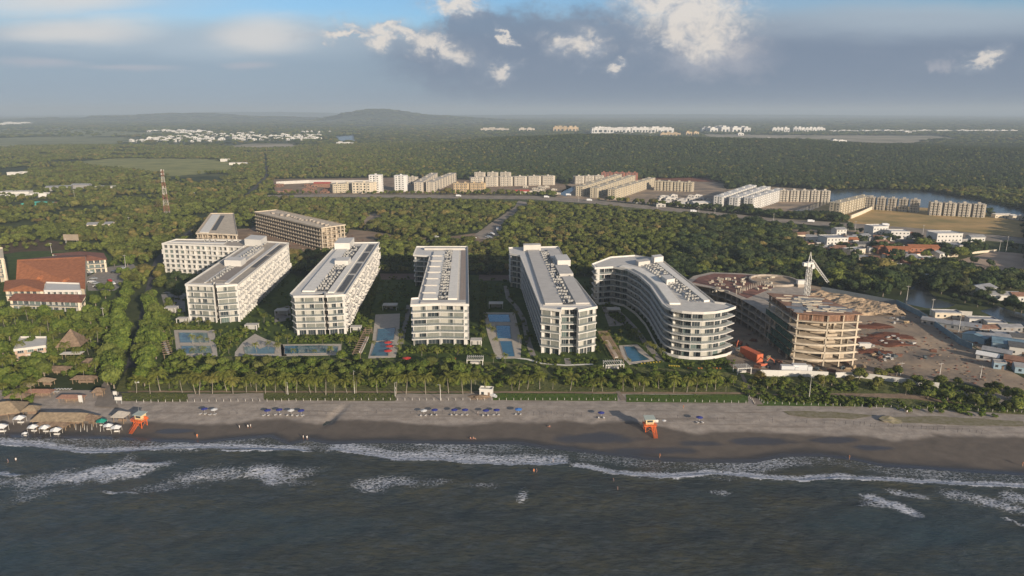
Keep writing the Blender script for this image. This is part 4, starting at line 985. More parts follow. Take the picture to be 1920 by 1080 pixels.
    b = Block('fourth white apartment block with glazed right bay and stepped roof along its right side', W(h, (1015, 579), (1050, 583), (1052, 579), (1084, 579), (1086, 583), (1118, 577), (1078, 526), (1068, 520), (1060, 492), (1046, 464), (955, 466), (957, 477), (976, 480), (980, 491)), h, 6,
              edges={0: 'screens', 1: 'none', 2: 'open', 3: 'none', 4: 'screens', 5: 'open', 6: 'blank', 7: 'open', 8: 'open', 9: 'blank', 10: 'none', 11: 'rows', 12: 'none', 13: 'open'}, seed=14, bay=5.5, over=0.45, inset=1.8)
    b.roofq(W(h, (1018, 578), (1116, 577), (1046, 466), (984, 468)), 0)
    b.rbox('roof_deck', 0.02, 0.95, 0.03, 0.97, 0.01, 0.14, M_MEMB2, vseg=1); b.rbox('roof_strip', 0.06, 0.40, 0.04, 0.96, 0.15, 1.0, M_WHITE2); b.rbox('roof_strip', 0.66, 0.93, 0.04, 0.42, 0.15, 1.0, M_WHITE2)
    b.rbox('roof_strip', 0.62, 0.95, 0.44, 0.60, 0.15, 1.8, M_WHITE2); b.rbox('penthouse', 0.70, 1.04, 0.62, 0.74, 0.15, 4.0, M_WHITE); b.rbox('roof_strip', 0.64, 0.98, 0.76, 0.96, 0.15, 1.0, M_WHITE2)
    b.rbox('equipment_pit', 0.42, 0.62, 0.04, 0.95, 0.15, 0.22, M_DARKR); b.rbox('penthouse', -0.05, 0.46, 0.96, 1.0, 0.15, 4.4, M_WHITE2)
    for u in (0.44, 0.50, 0.55, 0.60): b.acs(u, 0.05, 0.92, 20, 0.24)
    for u in (0.42, 0.47, 0.53): b.pipes(u, 0.05, 0.94, 0.8)
    b.finish()
    b = Block('curved white apartment block, rightmost finished one, with sweeping balcony bands', W(h, (1246, 572), (1254, 578), (1262, 581.5), (1280, 585), (1297, 586.5), (1318, 587), (1340, 585.5), (1360, 582), (1374, 577), (1360, 572), (1337, 569), (1237, 488), (1190, 481), (1147, 484), (1113, 497), (1118, 503), (1150, 501), (1178, 506), (1202, 519), (1222, 537)), h, 6,
              edges={0: 'arcp', 1: 'arc', 2: 'arcp', 3: 'arc', 4: 'arcp', 5: 'arcs', 6: 'arcp', 7: 'arc', 8: 'none', 9: 'open', 10: 'open', 11: 'blank', 12: 'blank', '*': 'open'}, seed=17, bay=7.5, over=1.1, inset=2.3)
    b.roofq(W(h, (1256, 578), (1338, 570), (1238, 488), (1150, 500)), 0)
    P = [p for p in b.P]
    MB().use(M_MEMB2).prism(offset(P, -1.2), b.h + 0.01, b.h + 0.14).build('roof_deck', b.t)
    b.rbox('roof_strip', 0.84, 0.97, 0.04, 0.97, 0.15, 1.1, M_MEMB); 
    inner = [b.P[i] for i in (0, 19, 18, 17, 16)]; out = []
    cl = [Vector(p) for p in inner]; s0 = strip_pts(cl, 5.5); off = sum((b.P[i] for i in (10, 11)), Vector((0, 0))) / 2
    s1 = [p + (off - sum(cl, Vector((0, 0))) / len(cl)).normalized() * 5.5 for p in s0]
    MB().use(M_MEMB).prism(s1, b.h + 0.15, b.h + 1.0).build('roof_strip', b.t)
    b.rbox('penthouse', 0.52, 0.70, 0.42, 0.52, 0.15, 3.4, M_WHITE); b.rbox('penthouse', 0.80, 1.0, 0.93, 1.0, 0.15, 4.2, M_WHITE); b.rbox('penthouse', 0.45, 0.70, 0.92, 0.99, 0.15, 2.8, M_WHITE2)
    MB().use(M_WHITE).ring(offset(b.P, 2.6), offset(b.P, 2.3), 0, 1.5).build('plinth_wall', b.t)
    for u in (0.58, 0.66, 0.74, 0.80): b.acs(u, 0.08, 0.90, 18, 0.15)
    for u in (0.62, 0.70, 0.78): b.pipes(u, 0.05, 0.92, 0.6)
    b.finish()
resort_blocks()

# ---------------------------------------------------------------- unfinished concrete frames
def skeleton(label, poly, h, floors, m, seed, bays=5.0, infill=0.4, inset=2.2, slab=0.35, over=0.9, name='unfinished_building', roofm=None, curved=False):
    rr = random.Random(seed); P = ccw(poly); c = sum(P, Vector((0, 0))) / len(P); t = thing(name, label, 'building', (c.x, c.y, 0)); P = [p - c for p in P]; fh = h / floors; n = len(P)
    out = offset(P, over); ins = offset(P, -1.0); core = offset(P, -inset * 2.2)
    MB().use(M_DARKR if infill < 0 else M_BLOCKW).prism(core, 0, h - slab - 0.003).build('inner_wall', t)
    for k in range(1, floors + 1):
        b = MB().use(m if k < floors else (roofm or m)).prism(out, k * fh - slab, k * fh); b.build('floor_slab', t)
    cols = 0
    for i in range(n):
        A, B = P[i], P[(i + 1) % n]; L = (B - A).length; d = (B - A).normalized(); nr = Vector((d.y, -d.x)); nb = max(1, round(L / bays)); bw = L / nb
        if L < 1.5: continue
        for j in range(nb + (0 if nb > 1 or n > 5 else 1)):
            p = A + d * (j * bw + 0.3) - nr * 0.5; cols += 1
            MB().use(m).obox(p, d, nr, 0.32, 0.42, 0, h - slab - .002).build('column', t)
        b = MB().use(M_BLOCKW); q = 0; g = MB().use(M_CONCR)
        for k in range(floors):
            for j in range(nb):
                x = rr.random()
                if x < infill:
                    o = -0.5 - rr.uniform(0.3, 2.5); w = rr.uniform(0.3, 0.95)
                    b.prism([A + d * (j * bw + .65) + nr * o, A + d * (j * bw + .65 + (bw - .7) * w) + nr * o, A + d * (j * bw + .65 + (bw - .7) * w) + nr * (o - .2), A + d * (j * bw + .65) + nr * (o - .2)], k * fh + 0.002, k * fh + (fh - slab - 0.004) * rr.choice((0.35, 1, 1))); q += 1
                elif x > 0.9:
                    q2 = A + d * (j * bw + bw / 2) - nr * 1.6; b.obox(q2, d, nr, 0.15, 1.0, k * fh + .002, k * fh + fh - slab - .004); q += 1
        if q: b.build('block_infill', t)
    return t, P, c
def unfinished():
    t, P, c = skeleton('long unfinished concrete block standing crosswise behind the second white block', W(20.5, (603, 428), (646, 422), (518, 394), (478, 398)), 20.5, 6, M_CONCR, 4, bays=5.2, infill=0.35)
    b = MB().use(M_CONCR); b.ring(offset(P, 0.7), offset(P, 0.35), 20.51, 21.2); b.build('parapet', t)
    b = MB().use(M_CONCR2); rr = random.Random(4); d = (P[2] - P[1]).normalized(); nn = Vector((d.y, -d.x)); mid = (P[0] + P[1]) / 2
    for k in range(26): q = mid + d * (4 + k * 4.6) + nn * rr.uniform(-2.5, 2.5); b.obox(q, d, nn, rr.uniform(.8, 1.8), rr.uniform(.6, 1.6), 20.51, 20.5 + rr.uniform(.6, 1.8))
    b.build('roof_structure', t)
    t, P, c = skeleton('smaller unfinished beige concrete block beyond the rear white wing', W(20.5, (369, 438), (407, 439), (444, 441), (437, 401), (396, 401)), 20.5, 6, M_CONCR, 6, bays=5.0, infill=0.5)
    q = [p for p in P]; b = MB().use(M_MEMB); d = (P[-1] - P[0]); 
    b.prism([P[0] + (P[1] - P[0]) * a + (P[4] - P[0]) * v for a, v in ((0.1, .05), (0.55, .05), (0.55, .95), (0.1, .95))], 20.51, 20.9); b.build('roof_strip', t)
    b = MB().use(M_DARKR); b.prism([P[0] + (P[1] - P[0]) * a + (P[4] - P[0]) * v for a, v in ((0.62, .15), (0.85, .15), (0.85, .9), (0.62, .9))], 20.51, 20.8); b.build('equipment_pit', t)
    b = MB().use(M_CONCR); b.ring(offset(P, 0.8), offset(P, 0.4), 20.51, 21.3); b.build('parapet', t)
    # big unfinished resort block on the right
    wood = mat('formwork', (0.26, 0.15, 0.10), 0.9, var=0.3, vscale=0.4)
    hh = 26.5
    t, P, c = skeleton('tall unfinished block at the sea end of the building site, timber props under its deck', W(hh, (1496, 586), (1553, 590), (1612, 588), (1538, 557), (1443, 550)), hh, 7, M_CONCR, 9, bays=9.0, infill=0.22, inset=3.0, roofm=wood, over=1.0)
    # arched spandrels on the front, timber props below the top deck, panels and steel on the deck
    b = MB().use(M_CONCR)
    for (A, B) in ((P[0], P[1]), (P[1], P[2])):
        d = (B - A); u = d.normalized(); nr = Vector((u.y, -u.x))
        for k in range(1, 6):
            z = k * hh / 7
            for j in range(8):
                a0 = A + d * (j / 8) + nr * (1.05 + 0.9 * math.sin(math.pi * j / 8)); a1 = A + d * ((j + 1) / 8) + nr * (1.05 + 0.9 * math.sin(math.pi * (j + 1) / 8))
                b.prism([A + d * (j / 8) + nr * 1.003, A + d * ((j + 1) / 8) + nr * 1.003, a1 + nr * .03, a0 + nr * .03], z - 0.42, z + 0.5)
    b.build('balcony_edge', t)
    b = MB().use(wood); rr = random.Random(3)
    for (A, B) in ((P[0], P[1]), (P[1], P[2]), (P[4], P[0])):
        d = (B - A); u = d.normalized(); nr = Vector((u.y, -u.x)); n = int(d.length / 0.6)
        b.prism([A + u * 1 - nr * 1.3, B - u * 1 - nr * 1.3, B - u * 1 - nr * 1.45, A + u * 1 - nr * 1.45], hh * 6 / 7 + .003, hh - .37)
        for j in range(n):
            q = A + u * (j * 0.6 + .4) + nr * rr.uniform(-.6, .5); b.tube([(q.x, q.y, hh * 6 / 7 + .01), (q.x, q.y, hh - .36)], 0.06, 4)
    b.build('timber_prop', t)
    u0 = (P[1] - P[0]).normalized(); v0 = (P[4] - P[0]).normalized(); LU = (P[2] - P[0]).length; LV = (P[4] - P[0]).length
    mats = [mat('plywood_panel', (0.48, 0.42, 0.33), 0.8, var=0.15, vscale=1.0), mat('wet_concrete', (0.28, 0.27, 0.26), 0.7, var=0.15, vscale=0.5), mat('steel_deck', (0.16, 0.18, 0.20), 0.5, var=0.2, vscale=0.4), wood]
    for nme, m, cnt in (('formwork_panel', mats[0], 46), ('deck_pour', mats[1], 10), ('deck_gap', mats[2], 14)):
        for k in range(cnt):
            b = MB().use(m)
            a_, v_ = rr.uniform(.05, .93), rr.uniform(.05, .93); q = P[0].lerp(P[2], a_) .lerp(P[4].lerp(P[3], a_), v_); an = rr.uniform(-.2, .2)
            ux = Vector((u0.x * math.cos(an) - u0.y * math.sin(an), u0.x * math.sin(an) + u0.y * math.cos(an))); uy = Vector((-ux.y, ux.x))
            w1, w2 = {'formwork_panel': (rr.uniform(1, 3), rr.uniform(.3, 1)), 'deck_pour': (rr.uniform(2, 5), rr.uniform(1, 4)), 'deck_gap': (rr.uniform(2, 6), rr.uniform(.5, 1.8))}[nme]
            b.obox(q, ux, uy, w1, w2, hh + .005, hh + {'formwork_panel': rr.uniform(.2, .6), 'deck_pour': .09, 'deck_gap': .14}[nme] + 0.001 * k)
            b.build(nme, t)
    net = mat('green_debris_net', (0.035, 0.085, 0.065), 0.8, var=0.35, vscale=0.25, alpha=0.80)
    b = MB().use(net); A, B = P[4], P[0]; u = (B - A).normalized(); nr = Vector((u.y, -u.x)); L = (B - A).length
    for k, (f0, f1) in enumerate(((0.10, 0.96), (0.25, 1.0), (0.4, .98), (0.0, .8))): b.prism([A + u * L * f0 + nr * 1.1, A + u * L * f1 + nr * 1.1, A + u * L * f1 + nr * 1.16, A + u * L * f0 + nr * 1.16], 3.5 + k * 3.9, 6.6 + k * 3.9)
    b.build('debris_net', t)
    hl = 15.5
    t, P, c = skeleton('low curved unfinished wing with rusty red deck behind the tall unfinished block', W(hl, (1287, 530), (1330, 538), (1360, 546), (1392, 560), (1417, 574), (1446, 594), (1500, 560), (1512, 540), (1490, 525), (1440, 517), (1390, 513), (1335, 511), (1303, 518)), hl, 4, M_CONCR2, 12, bays=6.5, infill=0.2, inset=3.0, over=1.2)
    b = MB().use(mat('rusty_deck', (0.20, 0.095, 0.07), 0.9, var=0.35, vscale=0.25)); s = offset(P, -3); b.prism([s[i] for i in (1, 2, 3, 8, 9, 10, 11, 12, 0)][:9], hl + .01, hl + 0.12); b.build('rusty_mesh_deck', t)
    b = MB().use(M_CONCR2)
    cx = W(hl, (1450, 528))[0] - c
    circ = [cx + Vector((math.cos(q), math.sin(q))) * 15 for q in np.linspace(0, 6.283, 25)[:-1]]; circ2 = [cx + (p - cx) * 0.92 for p in circ]; b.ring(circ, circ2, hl + .2, hl + 1.5); b.build('round_upstand', t)
    b = MB().use(M_DIRT2); b.prism(circ2, hl + 0.14, hl + 0.3); b.build('round_floor', t)
    b = MB().use(mats[0]); 
    for k in range(60):
        q = W(hl, (rr.uniform(1330, 1450), 0 + rr.uniform(520, 548)))[0] - c; an = rr.uniform(0, 3); ux = Vector((math.cos(an), math.sin(an))); b.obox(q, ux, Vector((-ux.y, ux.x)), rr.uniform(.5, 2), rr.uniform(.2, .7), hl + .13, hl + rr.uniform(.4, 1.5))
    b.build('stacked_timber', t)
    b = MB().use(M_CONCR2)
    for k in range(18): q = W(hl, (1380 + k * 3.5, 552 - k * 1.2 + rr.uniform(-2, 2)))[0] - c; b.tube([(q.x, q.y, hl), (q.x, q.y, hl + 3.2)], 0.3, 6)
    b.build('starter_column', t)
unfinished()
# ---------------------------------------------------------------- trees and palms one can tell apart
def row(kind, pts, s, fmt, group, name='broadleaf_tree', jit=1.0, srange=(0.85, 1.15), cat='tree', tall=None):
    out = []
    for i, (px, py) in enumerate(sorted(pts)):
        g = G(px, py); k = s * rnd.uniform(*srange)
        t, c = tree(kind, g.x + rnd.uniform(-jit, jit), g.y + rnd.uniform(-jit, jit), k, fmt.format(nth(i)), group, 0.0, name, cat, (tall or 1) * k)
        out.append(t)
    return out
px_row = [262, 283, 302, 343, 364, 383, 404, 423, 441, 462, 480, 500, 521, 540, 557, 577, 595, 614, 632, 650, 670, 707, 745, 765, 799, 825, 841, 864, 880, 905]
row(PALM_M, [(x, 738 + rnd.uniform(-3, 2)) for x in px_row], 1.12, '{} coconut palm from the left in the seafront row before the beach grass', 'palms along the seafront', 'palm_tree', 0.9, (0.8, 1.2), 'palm tree', 0.86)
row(PALM_M, [(x, 733 + rnd.uniform(-4, 4)) for x in (957, 978, 992, 1010, 1035, 1073, 1113, 1130, 1165, 1188, 1210, 1235, 1260, 1290, 1307, 1327, 1343)], 0.98, '{} palm, counting rightwards from the white beach kiosk along the seafront', 'palms along the seafront', 'palm_tree', 0.9, (0.7, 1.15), 'palm tree', 0.85)
row(PALM_M, [(x, y) for x, y in ((1375, 722), (1392, 734), (1412, 728), (1448, 725), (1545, 728), (1700, 742), (1850, 745), (1865, 752), (1362, 734))], 0.62, '{} small palm from the left among the dune shrubs right of the curved block', 'small palms on the dune', 'palm_tree', 0.5, (0.7, 1.1), 'palm tree')
row(PALM_M, [(x, y + rnd.uniform(-3, 3)) for x, y in ((285, 722), (318, 728), (352, 722), (395, 724), (432, 718), (470, 722), (512, 720), (548, 723), (588, 720), (628, 722), (690, 720), (730, 724), (782, 722), (852, 722), (893, 722))], 0.86, '{} palm from the left in the second row just behind the seafront palms', 'palms behind the seafront row', 'palm_tree', 0.8, (0.75, 1.1), 'palm tree')
gp = [(320, 628), (326, 645), (333, 618), (350, 615), (372, 614), (392, 616), (402, 632), (412, 660), (452, 640), (462, 632), (478, 662), (498, 606), (505, 655), (520, 655), (540, 645), (575, 640), (606, 645), (640, 648), (360, 646), (375, 646), (388, 646), (345, 668), (362, 670), (380, 668), (430, 664), (446, 655), (522, 650), (522, 662), (550, 668), (590, 668), (620, 668), (752, 655), (750, 630), (755, 610), (700, 600), (696, 612), (910, 600), (908, 612), (925, 630), (966, 600), (970, 620), (975, 645), (1128, 640), (1136, 655), (1225, 660), (1200, 640), (655, 652), (668, 650), (688, 640), (694, 625), (700, 655), (748, 660), (752, 640), (820, 672), (792, 668), (858, 668), (905, 640), (918, 625), (930, 650), (925, 680), (945, 680), (1160, 645), (1165, 630), (1188, 636), (1215, 660), (1240, 672), (1140, 640), (1180, 685), (1150, 665), (415, 630), (432, 650)]
row(PALM_M, gp, 0.62, '{} low garden palm from the left around the resort pools', 'palms in the resort gardens', 'palm_tree', 0.5, (0.65, 1.15), 'palm tree')
lp = [(8, 655), (20, 690), (30, 612), (48, 600), (62, 610), (82, 640), (100, 650), (112, 660), (105, 692), (125, 668), (134, 690), (150, 700), (163, 665), (172, 650), (186, 672), (178, 700), (160, 712), (28, 716), (14, 740), (45, 760), (60, 745), (90, 620), (118, 612), (70, 640), (8, 620), (148, 672), (185, 640), (158, 640), (38, 668), (6, 700)]
row(PALM_M, lp, 0.92, '{} palm from the left in the grounds of the old hotel and beach bars', 'palms around the old hotel', 'palm_tree', 1.0, (0.7, 1.15), 'palm tree')
# avenue of dense trees
def along(a, b, n, w):
    r = []
    for i in range(n):
        t = (i + 0.5) / n; j = rnd.uniform(-w, w); r.append((a[0] + (b[0] - a[0]) * t + j, a[1] + (b[1] - a[1]) * t + rnd.uniform(-3, 3)))
    return r
avl = along((203, 728), (222, 640), 14, 9) + along((222, 640), (238, 545), 12, 8) + along((213, 735), (240, 620), 8, 4)
avr = along((272, 730), (296, 640), 13, 8) + along((296, 640), (282, 560), 10, 8) + along((262, 700), (280, 600), 6, 3)
def rank(pts, *a, **k):
    pts = sorted(pts, key=lambda p: -p[1]); out = []
    kind, s, fmt, group = a
    for i, (px, py) in enumerate(pts):
        g = G(px, py); q = s * rnd.uniform(0.8, 1.15); out.append(tree(kind, g.x, g.y, q, fmt.format(nth(i)), group, sz=q * k.get('tall', 1))[0])
    return out
rank(avl, TREE_M, 1.1, '{} dense tree inland from the beach on the left side of the avenue', 'trees lining the avenue', tall=1.1)
rank(avr, TREE_M, 1.1, '{} dense tree inland from the beach on the right side of the avenue', 'trees lining the avenue', tall=1.1)
# belt of trees between pools and palms
belt = []
x = 330
while x < 900:
    belt.append((x, rnd.uniform(684, 712))); x += rnd.uniform(9, 17)
for q in ((600, 690), (622, 686), (655, 690), (668, 680), (690, 695), (735, 705), (770, 702), (790, 708), (420, 690), (500, 688), (340, 676), (480, 700), (560, 698), (640, 676)): belt.append(q)
row(TREE_M, belt, 0.82, '{} leafy tree from the left in the belt between pools and palms', 'trees of the resort green belt', jit=0.5, srange=(0.6, 1.2), tall=0.85)
row(TREE_M, [(940, 712), (968, 706), (990, 706), (1012, 712), (1040, 716), (1110, 700), (1122, 694), (1104, 710), (1150, 716), (1165, 712), (1200, 722), (1225, 712), (1250, 720), (1290, 716), (1330, 708), (1345, 716), (1180, 706)], 0.7, '{} small tree from the left below the fourth and curved blocks', 'trees of the resort green belt', jit=0.5, srange=(0.5, 1.1), tall=0.8)
row(DTREE_M, [(1535, 722), (1560, 722), (1590, 718), (1612, 712), (1650, 708), (1664, 704), (1680, 706), (1648, 728), (1700, 728), (1716, 722), (1735, 732), (1760, 724), (1780, 730), (1795, 722), (1810, 735), (1830, 742), (1850, 730), (1870, 735), (1885, 748), (1905, 740), (1915, 755), (1740, 750), (1770, 752), (1800, 756), (1825, 762), (1855, 764), (1890, 768), (1912, 772), (1420, 716), (1440, 728), (1475, 724)], 0.82, '{} bushy tree from the left on the dune below the building site', 'bushy trees on the dune', jit=0.8, srange=(0.6, 1.15), tall=0.75)
hot = [(10, 600), (22, 595), (85, 600), (100, 606), (135, 600), (150, 608), (170, 612), (182, 600), (196, 560), (190, 548), (205, 548), (178, 575), (165, 590), (40, 625), (20, 640), (60, 655), (8, 670), (42, 690), (55, 700), (72, 705), (88, 712), (60, 722), (30, 735), (70, 690), (112, 625), (128, 640), (150, 625), (200, 620), (190, 690), (10, 720), (48, 715), (5, 580), (225, 515), (215, 500), (240, 500), (235, 520), (248, 490)]
row(TREE_M, hot, 0.95, '{} broadleaf tree from the left in the grounds of the old hotel', 'broadleaf trees around the old hotel', jit=0.8, srange=(0.6, 1.25))
row(MTREE_M, [(562, 512), (580, 515), (600, 520), (690, 512), (720, 508), (742, 512), (760, 508), (900, 512), (920, 516), (940, 512), (1075, 512), (1095, 518), (1112, 520), (330, 525), (345, 530), (320, 545), (335, 560)], 0.95, '{} dark tree from the left along the shaded back edge of the resort', 'shaded trees behind the blocks', jit=1.0, tall=0.9)
row(MTREE_M, [(1700, 520), (1712, 512), (1735, 522), (1760, 525), (1790, 535), (1820, 540), (1745, 505), (1775, 500), (1805, 515), (1840, 530), (1865, 520), (1890, 540), (1910, 530), (1780, 470), (1870, 560), (1895, 570), (1800, 555), (1860, 500), (1830, 495), (1910, 560), (1840, 560), (1900, 515), (1750, 540), (1800, 545), (1815, 552), (1828, 562), (1850, 568), (1868, 572), (1885, 578), (1770, 552), (1785, 562), (1812, 568), (1762, 545), (1900, 582), (1915, 585), (1835, 575), (1855, 555), (1790, 530), (1870, 545), (1750, 515), (1730, 508), (1765, 510)], 0.9, '{} dark bushy tree from the left between the creek and the football ground', 'trees around the creek', jit=1.5, srange=(0.7, 1.2), tall=0.85)

# shrubs and rough ground cover
POOLS = [Z((322, 617), (404, 617), (410, 671), (328, 671)), Z((437, 664), (453, 640), (478, 624), (500, 634), (532, 644), (645, 643), (645, 670), (437, 671)), Z((700, 586), (754, 586), (750, 640), (744, 673), (686, 674), (694, 640)), Z((900, 583), (969, 583), (982, 640), (980, 675), (926, 675), (911, 630)), Z((1156, 645), (1199, 643), (1216, 662), (1233, 678), (1176, 687), (1164, 672))]
def cover(name, poly, step, s, protos, seed, jitter=0.5, dens=1.0, zs=1.0, excl=()):
    rs = np.random.RandomState(seed); xs = [p.x for p in poly]; ys = [p.y for p in poly]
    X, Y = np.meshgrid(np.arange(min(xs), max(xs), step), np.arange(min(ys), max(ys), step)); X = X.ravel() + rs.uniform(-.5, .5, X.size) * step; Y = Y.ravel() + rs.uniform(-.5, .5, Y.size) * step
    ok = inside(poly, X, Y) & (rs.uniform(size=X.size) < dens * (0.65 + 0.45 * waven(X, Y, 14, seed)))
    for e in excl: ok &= ~inside(e, X, Y)
    X, Y = X[ok], Y[ok]; n = len(X); k = s * rs.uniform(.5, 1.4, n)
    return scatter_stuff(name, np.stack([X, Y, np.zeros(n)], -1), np.stack([k, k * rs.uniform(.8, 1.2, n), k * rs.uniform(.6, 1.1, n) * zs], -1), protos)
bush_p = []
for i, (px, py, lb) in enumerate(((1430, 735, 'low round bush right of the boardwalk path'), (946, 690, 'low round bush below the white pergola near the middle'), (1500, 712, 'round bush just below the long white site wall'))):
    g = G(px, py); o = link('bush', BUSH_M[i], None, (g.x, g.y, 0)); o.scale = (1.6, 1.6, 1.5); tag(o, lb, 'bush'); bush_p.append(o)
band = Z((240, 715), (330, 672), (420, 668), (700, 680), (930, 690), (1180, 700), (1380, 712), (1380, 732), (930, 726), (240, 735))
cover('shrubbery', band, 2.3, 1.6, bush_p, 5, dens=0.75)
cover('dune_shrubs', Z((1400, 712), (1560, 716), (1700, 722), (1930, 735), (1930, 790), (1760, 778), (1500, 757), (1420, 750), (1390, 735)), 2.2, 1.3, bush_p, 6, dens=0.8, excl=[Z((1550, 735), (1750, 745), (1750, 760), (1560, 748))])
cover('dune_tufts', Z((228, 738), (352, 738), (345, 752), (230, 753)), 1.1, 0.30, bush_p, 61, dens=0.6)
cover('dune_tufts', Z((495, 738), (742, 738), (735, 751), (500, 751)), 1.1, 0.30, bush_p, 62, dens=0.6)
cover('dune_tufts', Z((925, 739), (1158, 739), (1160, 750), (925, 750)), 1.0, 0.28, bush_p, 63, dens=.55, zs=.8)
cover('dune_tufts', Z((1176, 740), (1402, 741), (1404, 753), (1176, 751)), 1.0, 0.28, bush_p, 64, dens=.55, zs=.8)
cover('dune_tufts', Z((1425, 744), (1560, 742), (1700, 752), (1925, 768), (1925, 774), (1700, 763), (1560, 759), (1430, 755)), 1.2, 0.65, bush_p, 65, dens=1.3)
cover('hotel_shrubs', Z((0, 585), (180, 580), (230, 560), (225, 640), (190, 715), (150, 720), (90, 690), (60, 760), (0, 750)), 2.8, 1.9, bush_p, 7, dens=0.8)
hedges = [Z((322, 612), (398, 612), (398, 620), (322, 619)), Z((398, 640), (440, 618), (470, 605), (478, 610), (440, 645), (420, 668)), Z((760, 652), (905, 652), (905, 664), (757, 664)), Z((540, 634), (660, 628), (664, 640), (540, 645)), Z((1240, 660), (1262, 676), (1300, 682), (1300, 690), (1245, 678)), Z((1312, 682), (1375, 676), (1382, 682), (1320, 690)),
          Z((1008, 674), (1050, 676), (1050, 684), (1000, 682)), Z((1078, 676), (1120, 672), (1124, 680), (1076, 686)), Z((672, 555), (700, 520), (712, 522), (690, 600), (672, 650), (660, 650)), Z((900, 530), (912, 530), (912, 600), (900, 640)), Z((1130, 560), (1150, 575), (1210, 640), (1200, 640), (1140, 590)), Z((300, 600), (312, 560), (326, 560), (318, 612), (322, 660), (310, 670))]
for i, hp in enumerate(hedges): cover('garden_hedge', hp, 1.3, 0.85, bush_p, 20 + i, dens=1.3)
cover('garden_shrubs', Z((300, 700), (330, 560), (560, 525), (700, 520), (900, 520), (1110, 530), (1240, 660), (1380, 690), (1100, 700), (700, 690)), 3.6, 1.1, bush_p, 9, dens=0.6, excl=[Z((345, 606), (450, 600), (545, 520), (480, 500), (350, 560)), Z((545, 630), (655, 622), (712, 510), (640, 520)), Z((770, 650), (880, 650), (880, 520), (775, 520)), Z((1015, 670), (1120, 666), (1060, 520), (950, 520)), Z((1240, 680), (1380, 680), (1240, 540), (1110, 550))] + POOLS + [Z((766, 654), (765, 676), (900, 676), (905, 654))])

# ---------------------------------------------------------------- grass, paths, dune strips
sheet('beach_lawn', Z((215, 735), (700, 737), (1200, 736), (1650, 752), (1925, 775), (1925, 768), (1600, 700), (1400, 702), (1250, 690), (700, 672), (420, 668), (240, 690)), 0.075, M_DUNE, wob=0.8)
for px0, px1, y0, y1 in ((228, 352, 737, 752), (495, 742, 737, 750.5), (925, 1158, 738, 750.5), (1174, 1402, 740, 754), (1420, 1640, 742, 761)):
    sheet('dune_grass', Z((px0, y0), (px1, y0 + 1), (px1, y1 + 1.5), ((px0 + px1) / 2, y1 + 1), (px0, y1)), 0.095, M_LAWN if px0 > 900 else M_DUNE, wob=0.5)
sheet('dune_grass', Z((1620, 750), (1760, 762), (1925, 775), (1925, 778), (1750, 768), (1620, 762)), 0.095, M_DUNE, wob=0.6)
M_SCRUB = flat('thin_beach_grass', (0.16, 0.145, 0.07), (0.26, 0.225, 0.17), 0.5)
for q in (((1470, 771), (1560, 772), (1640, 779), (1600, 786), (1520, 783), (1480, 778)), ((1672, 781), (1760, 781), (1920, 790), (1920, 799), (1780, 797), (1680, 791))):
    sheet('beach_scrub', Z(*q), 0.09, M_SCRUB, wob=1.0)
sheet('earth_strip', Z((1545, 738), (1700, 738), (1800, 752), (1800, 757), (1700, 748), (1545, 742)), 0.10, M_DIRT, wob=0.8)
sheet('earth_strip', Z((240, 733), (900, 734), (1400, 736), (1650, 750), (1650, 752.5), (1400, 739), (900, 737), (240, 736)), 0.105, M_DIRT, wob=0.4)
sheet('boardwalk_path', Z((1388, 702), (1394, 702), (1412, 738), (1432, 759), (1414, 759), (1403, 738)), 0.12, mat('boardwalk_planks', (0.24, 0.19, 0.15), 0.9, var=0.15, vscale=2.0))
sheet('boardwalk_path', Z((1155, 734), (1162, 734), (1175, 751), (1164, 751)), 0.12, mat('boardwalk_planks', (0.24, 0.19, 0.15), 0.9))
sheet('sand_path', Z((178, 762), (186, 735), (195, 715), (205, 722), (212, 745), (222, 765)), 0.08, flat('pale_path', (0.25, 0.215, 0.18), (0.19, 0.16, 0.135), 0.4), wob=0.5)
def road(name, pts, w, z, m): return sheet(name, strip_pts(GP(pts), w), z, m)
road('garden_path', [(766, 572), (764, 590), (757, 620), (752, 645)], 2.6, 0.03, M_CONC)
road('garden_path', [(948, 536), (953, 560), (968, 575), (982, 600), (990, 640), (1000, 668)], 3.0, 0.03, M_CONC)
road('garden_path', [(932, 672), (965, 671), (990, 674), (1012, 681), (1060, 685), (1112, 683)], 1.8, 0.085, M_MEMB)
road('garden_path', [(1066, 684), (1063, 672)], 3.0, 0.09, M_CONC)
road('garden_path', [(1152, 578), (1172, 596), (1190, 615), (1212, 645), (1240, 678)], 3.2, 0.03, M_CONC)
road('garden_path', [(308, 548), (350, 552), (352, 556)], 4.0, 0.03, M_CONC)
for q in (((712, 513), (780, 513), (780, 524), (715, 524)), ((898, 515), (956, 516), (956, 526), (898, 526))): sheet('terrace_paving', Z(*q), 0.032, mat('brown_paving', (0.15, 0.105, 0.085), 0.9, var=0.2, vscale=0.4))
for q in (((302, 552), (345, 550), (348, 584), (312, 588)), ((515, 580), (545, 572), (545, 600), (515, 605)), ((1128, 574), (1156, 574), (1178, 610), (1142, 612))): sheet('terrace_paving', Z(*q), 0.034, M_CONC)

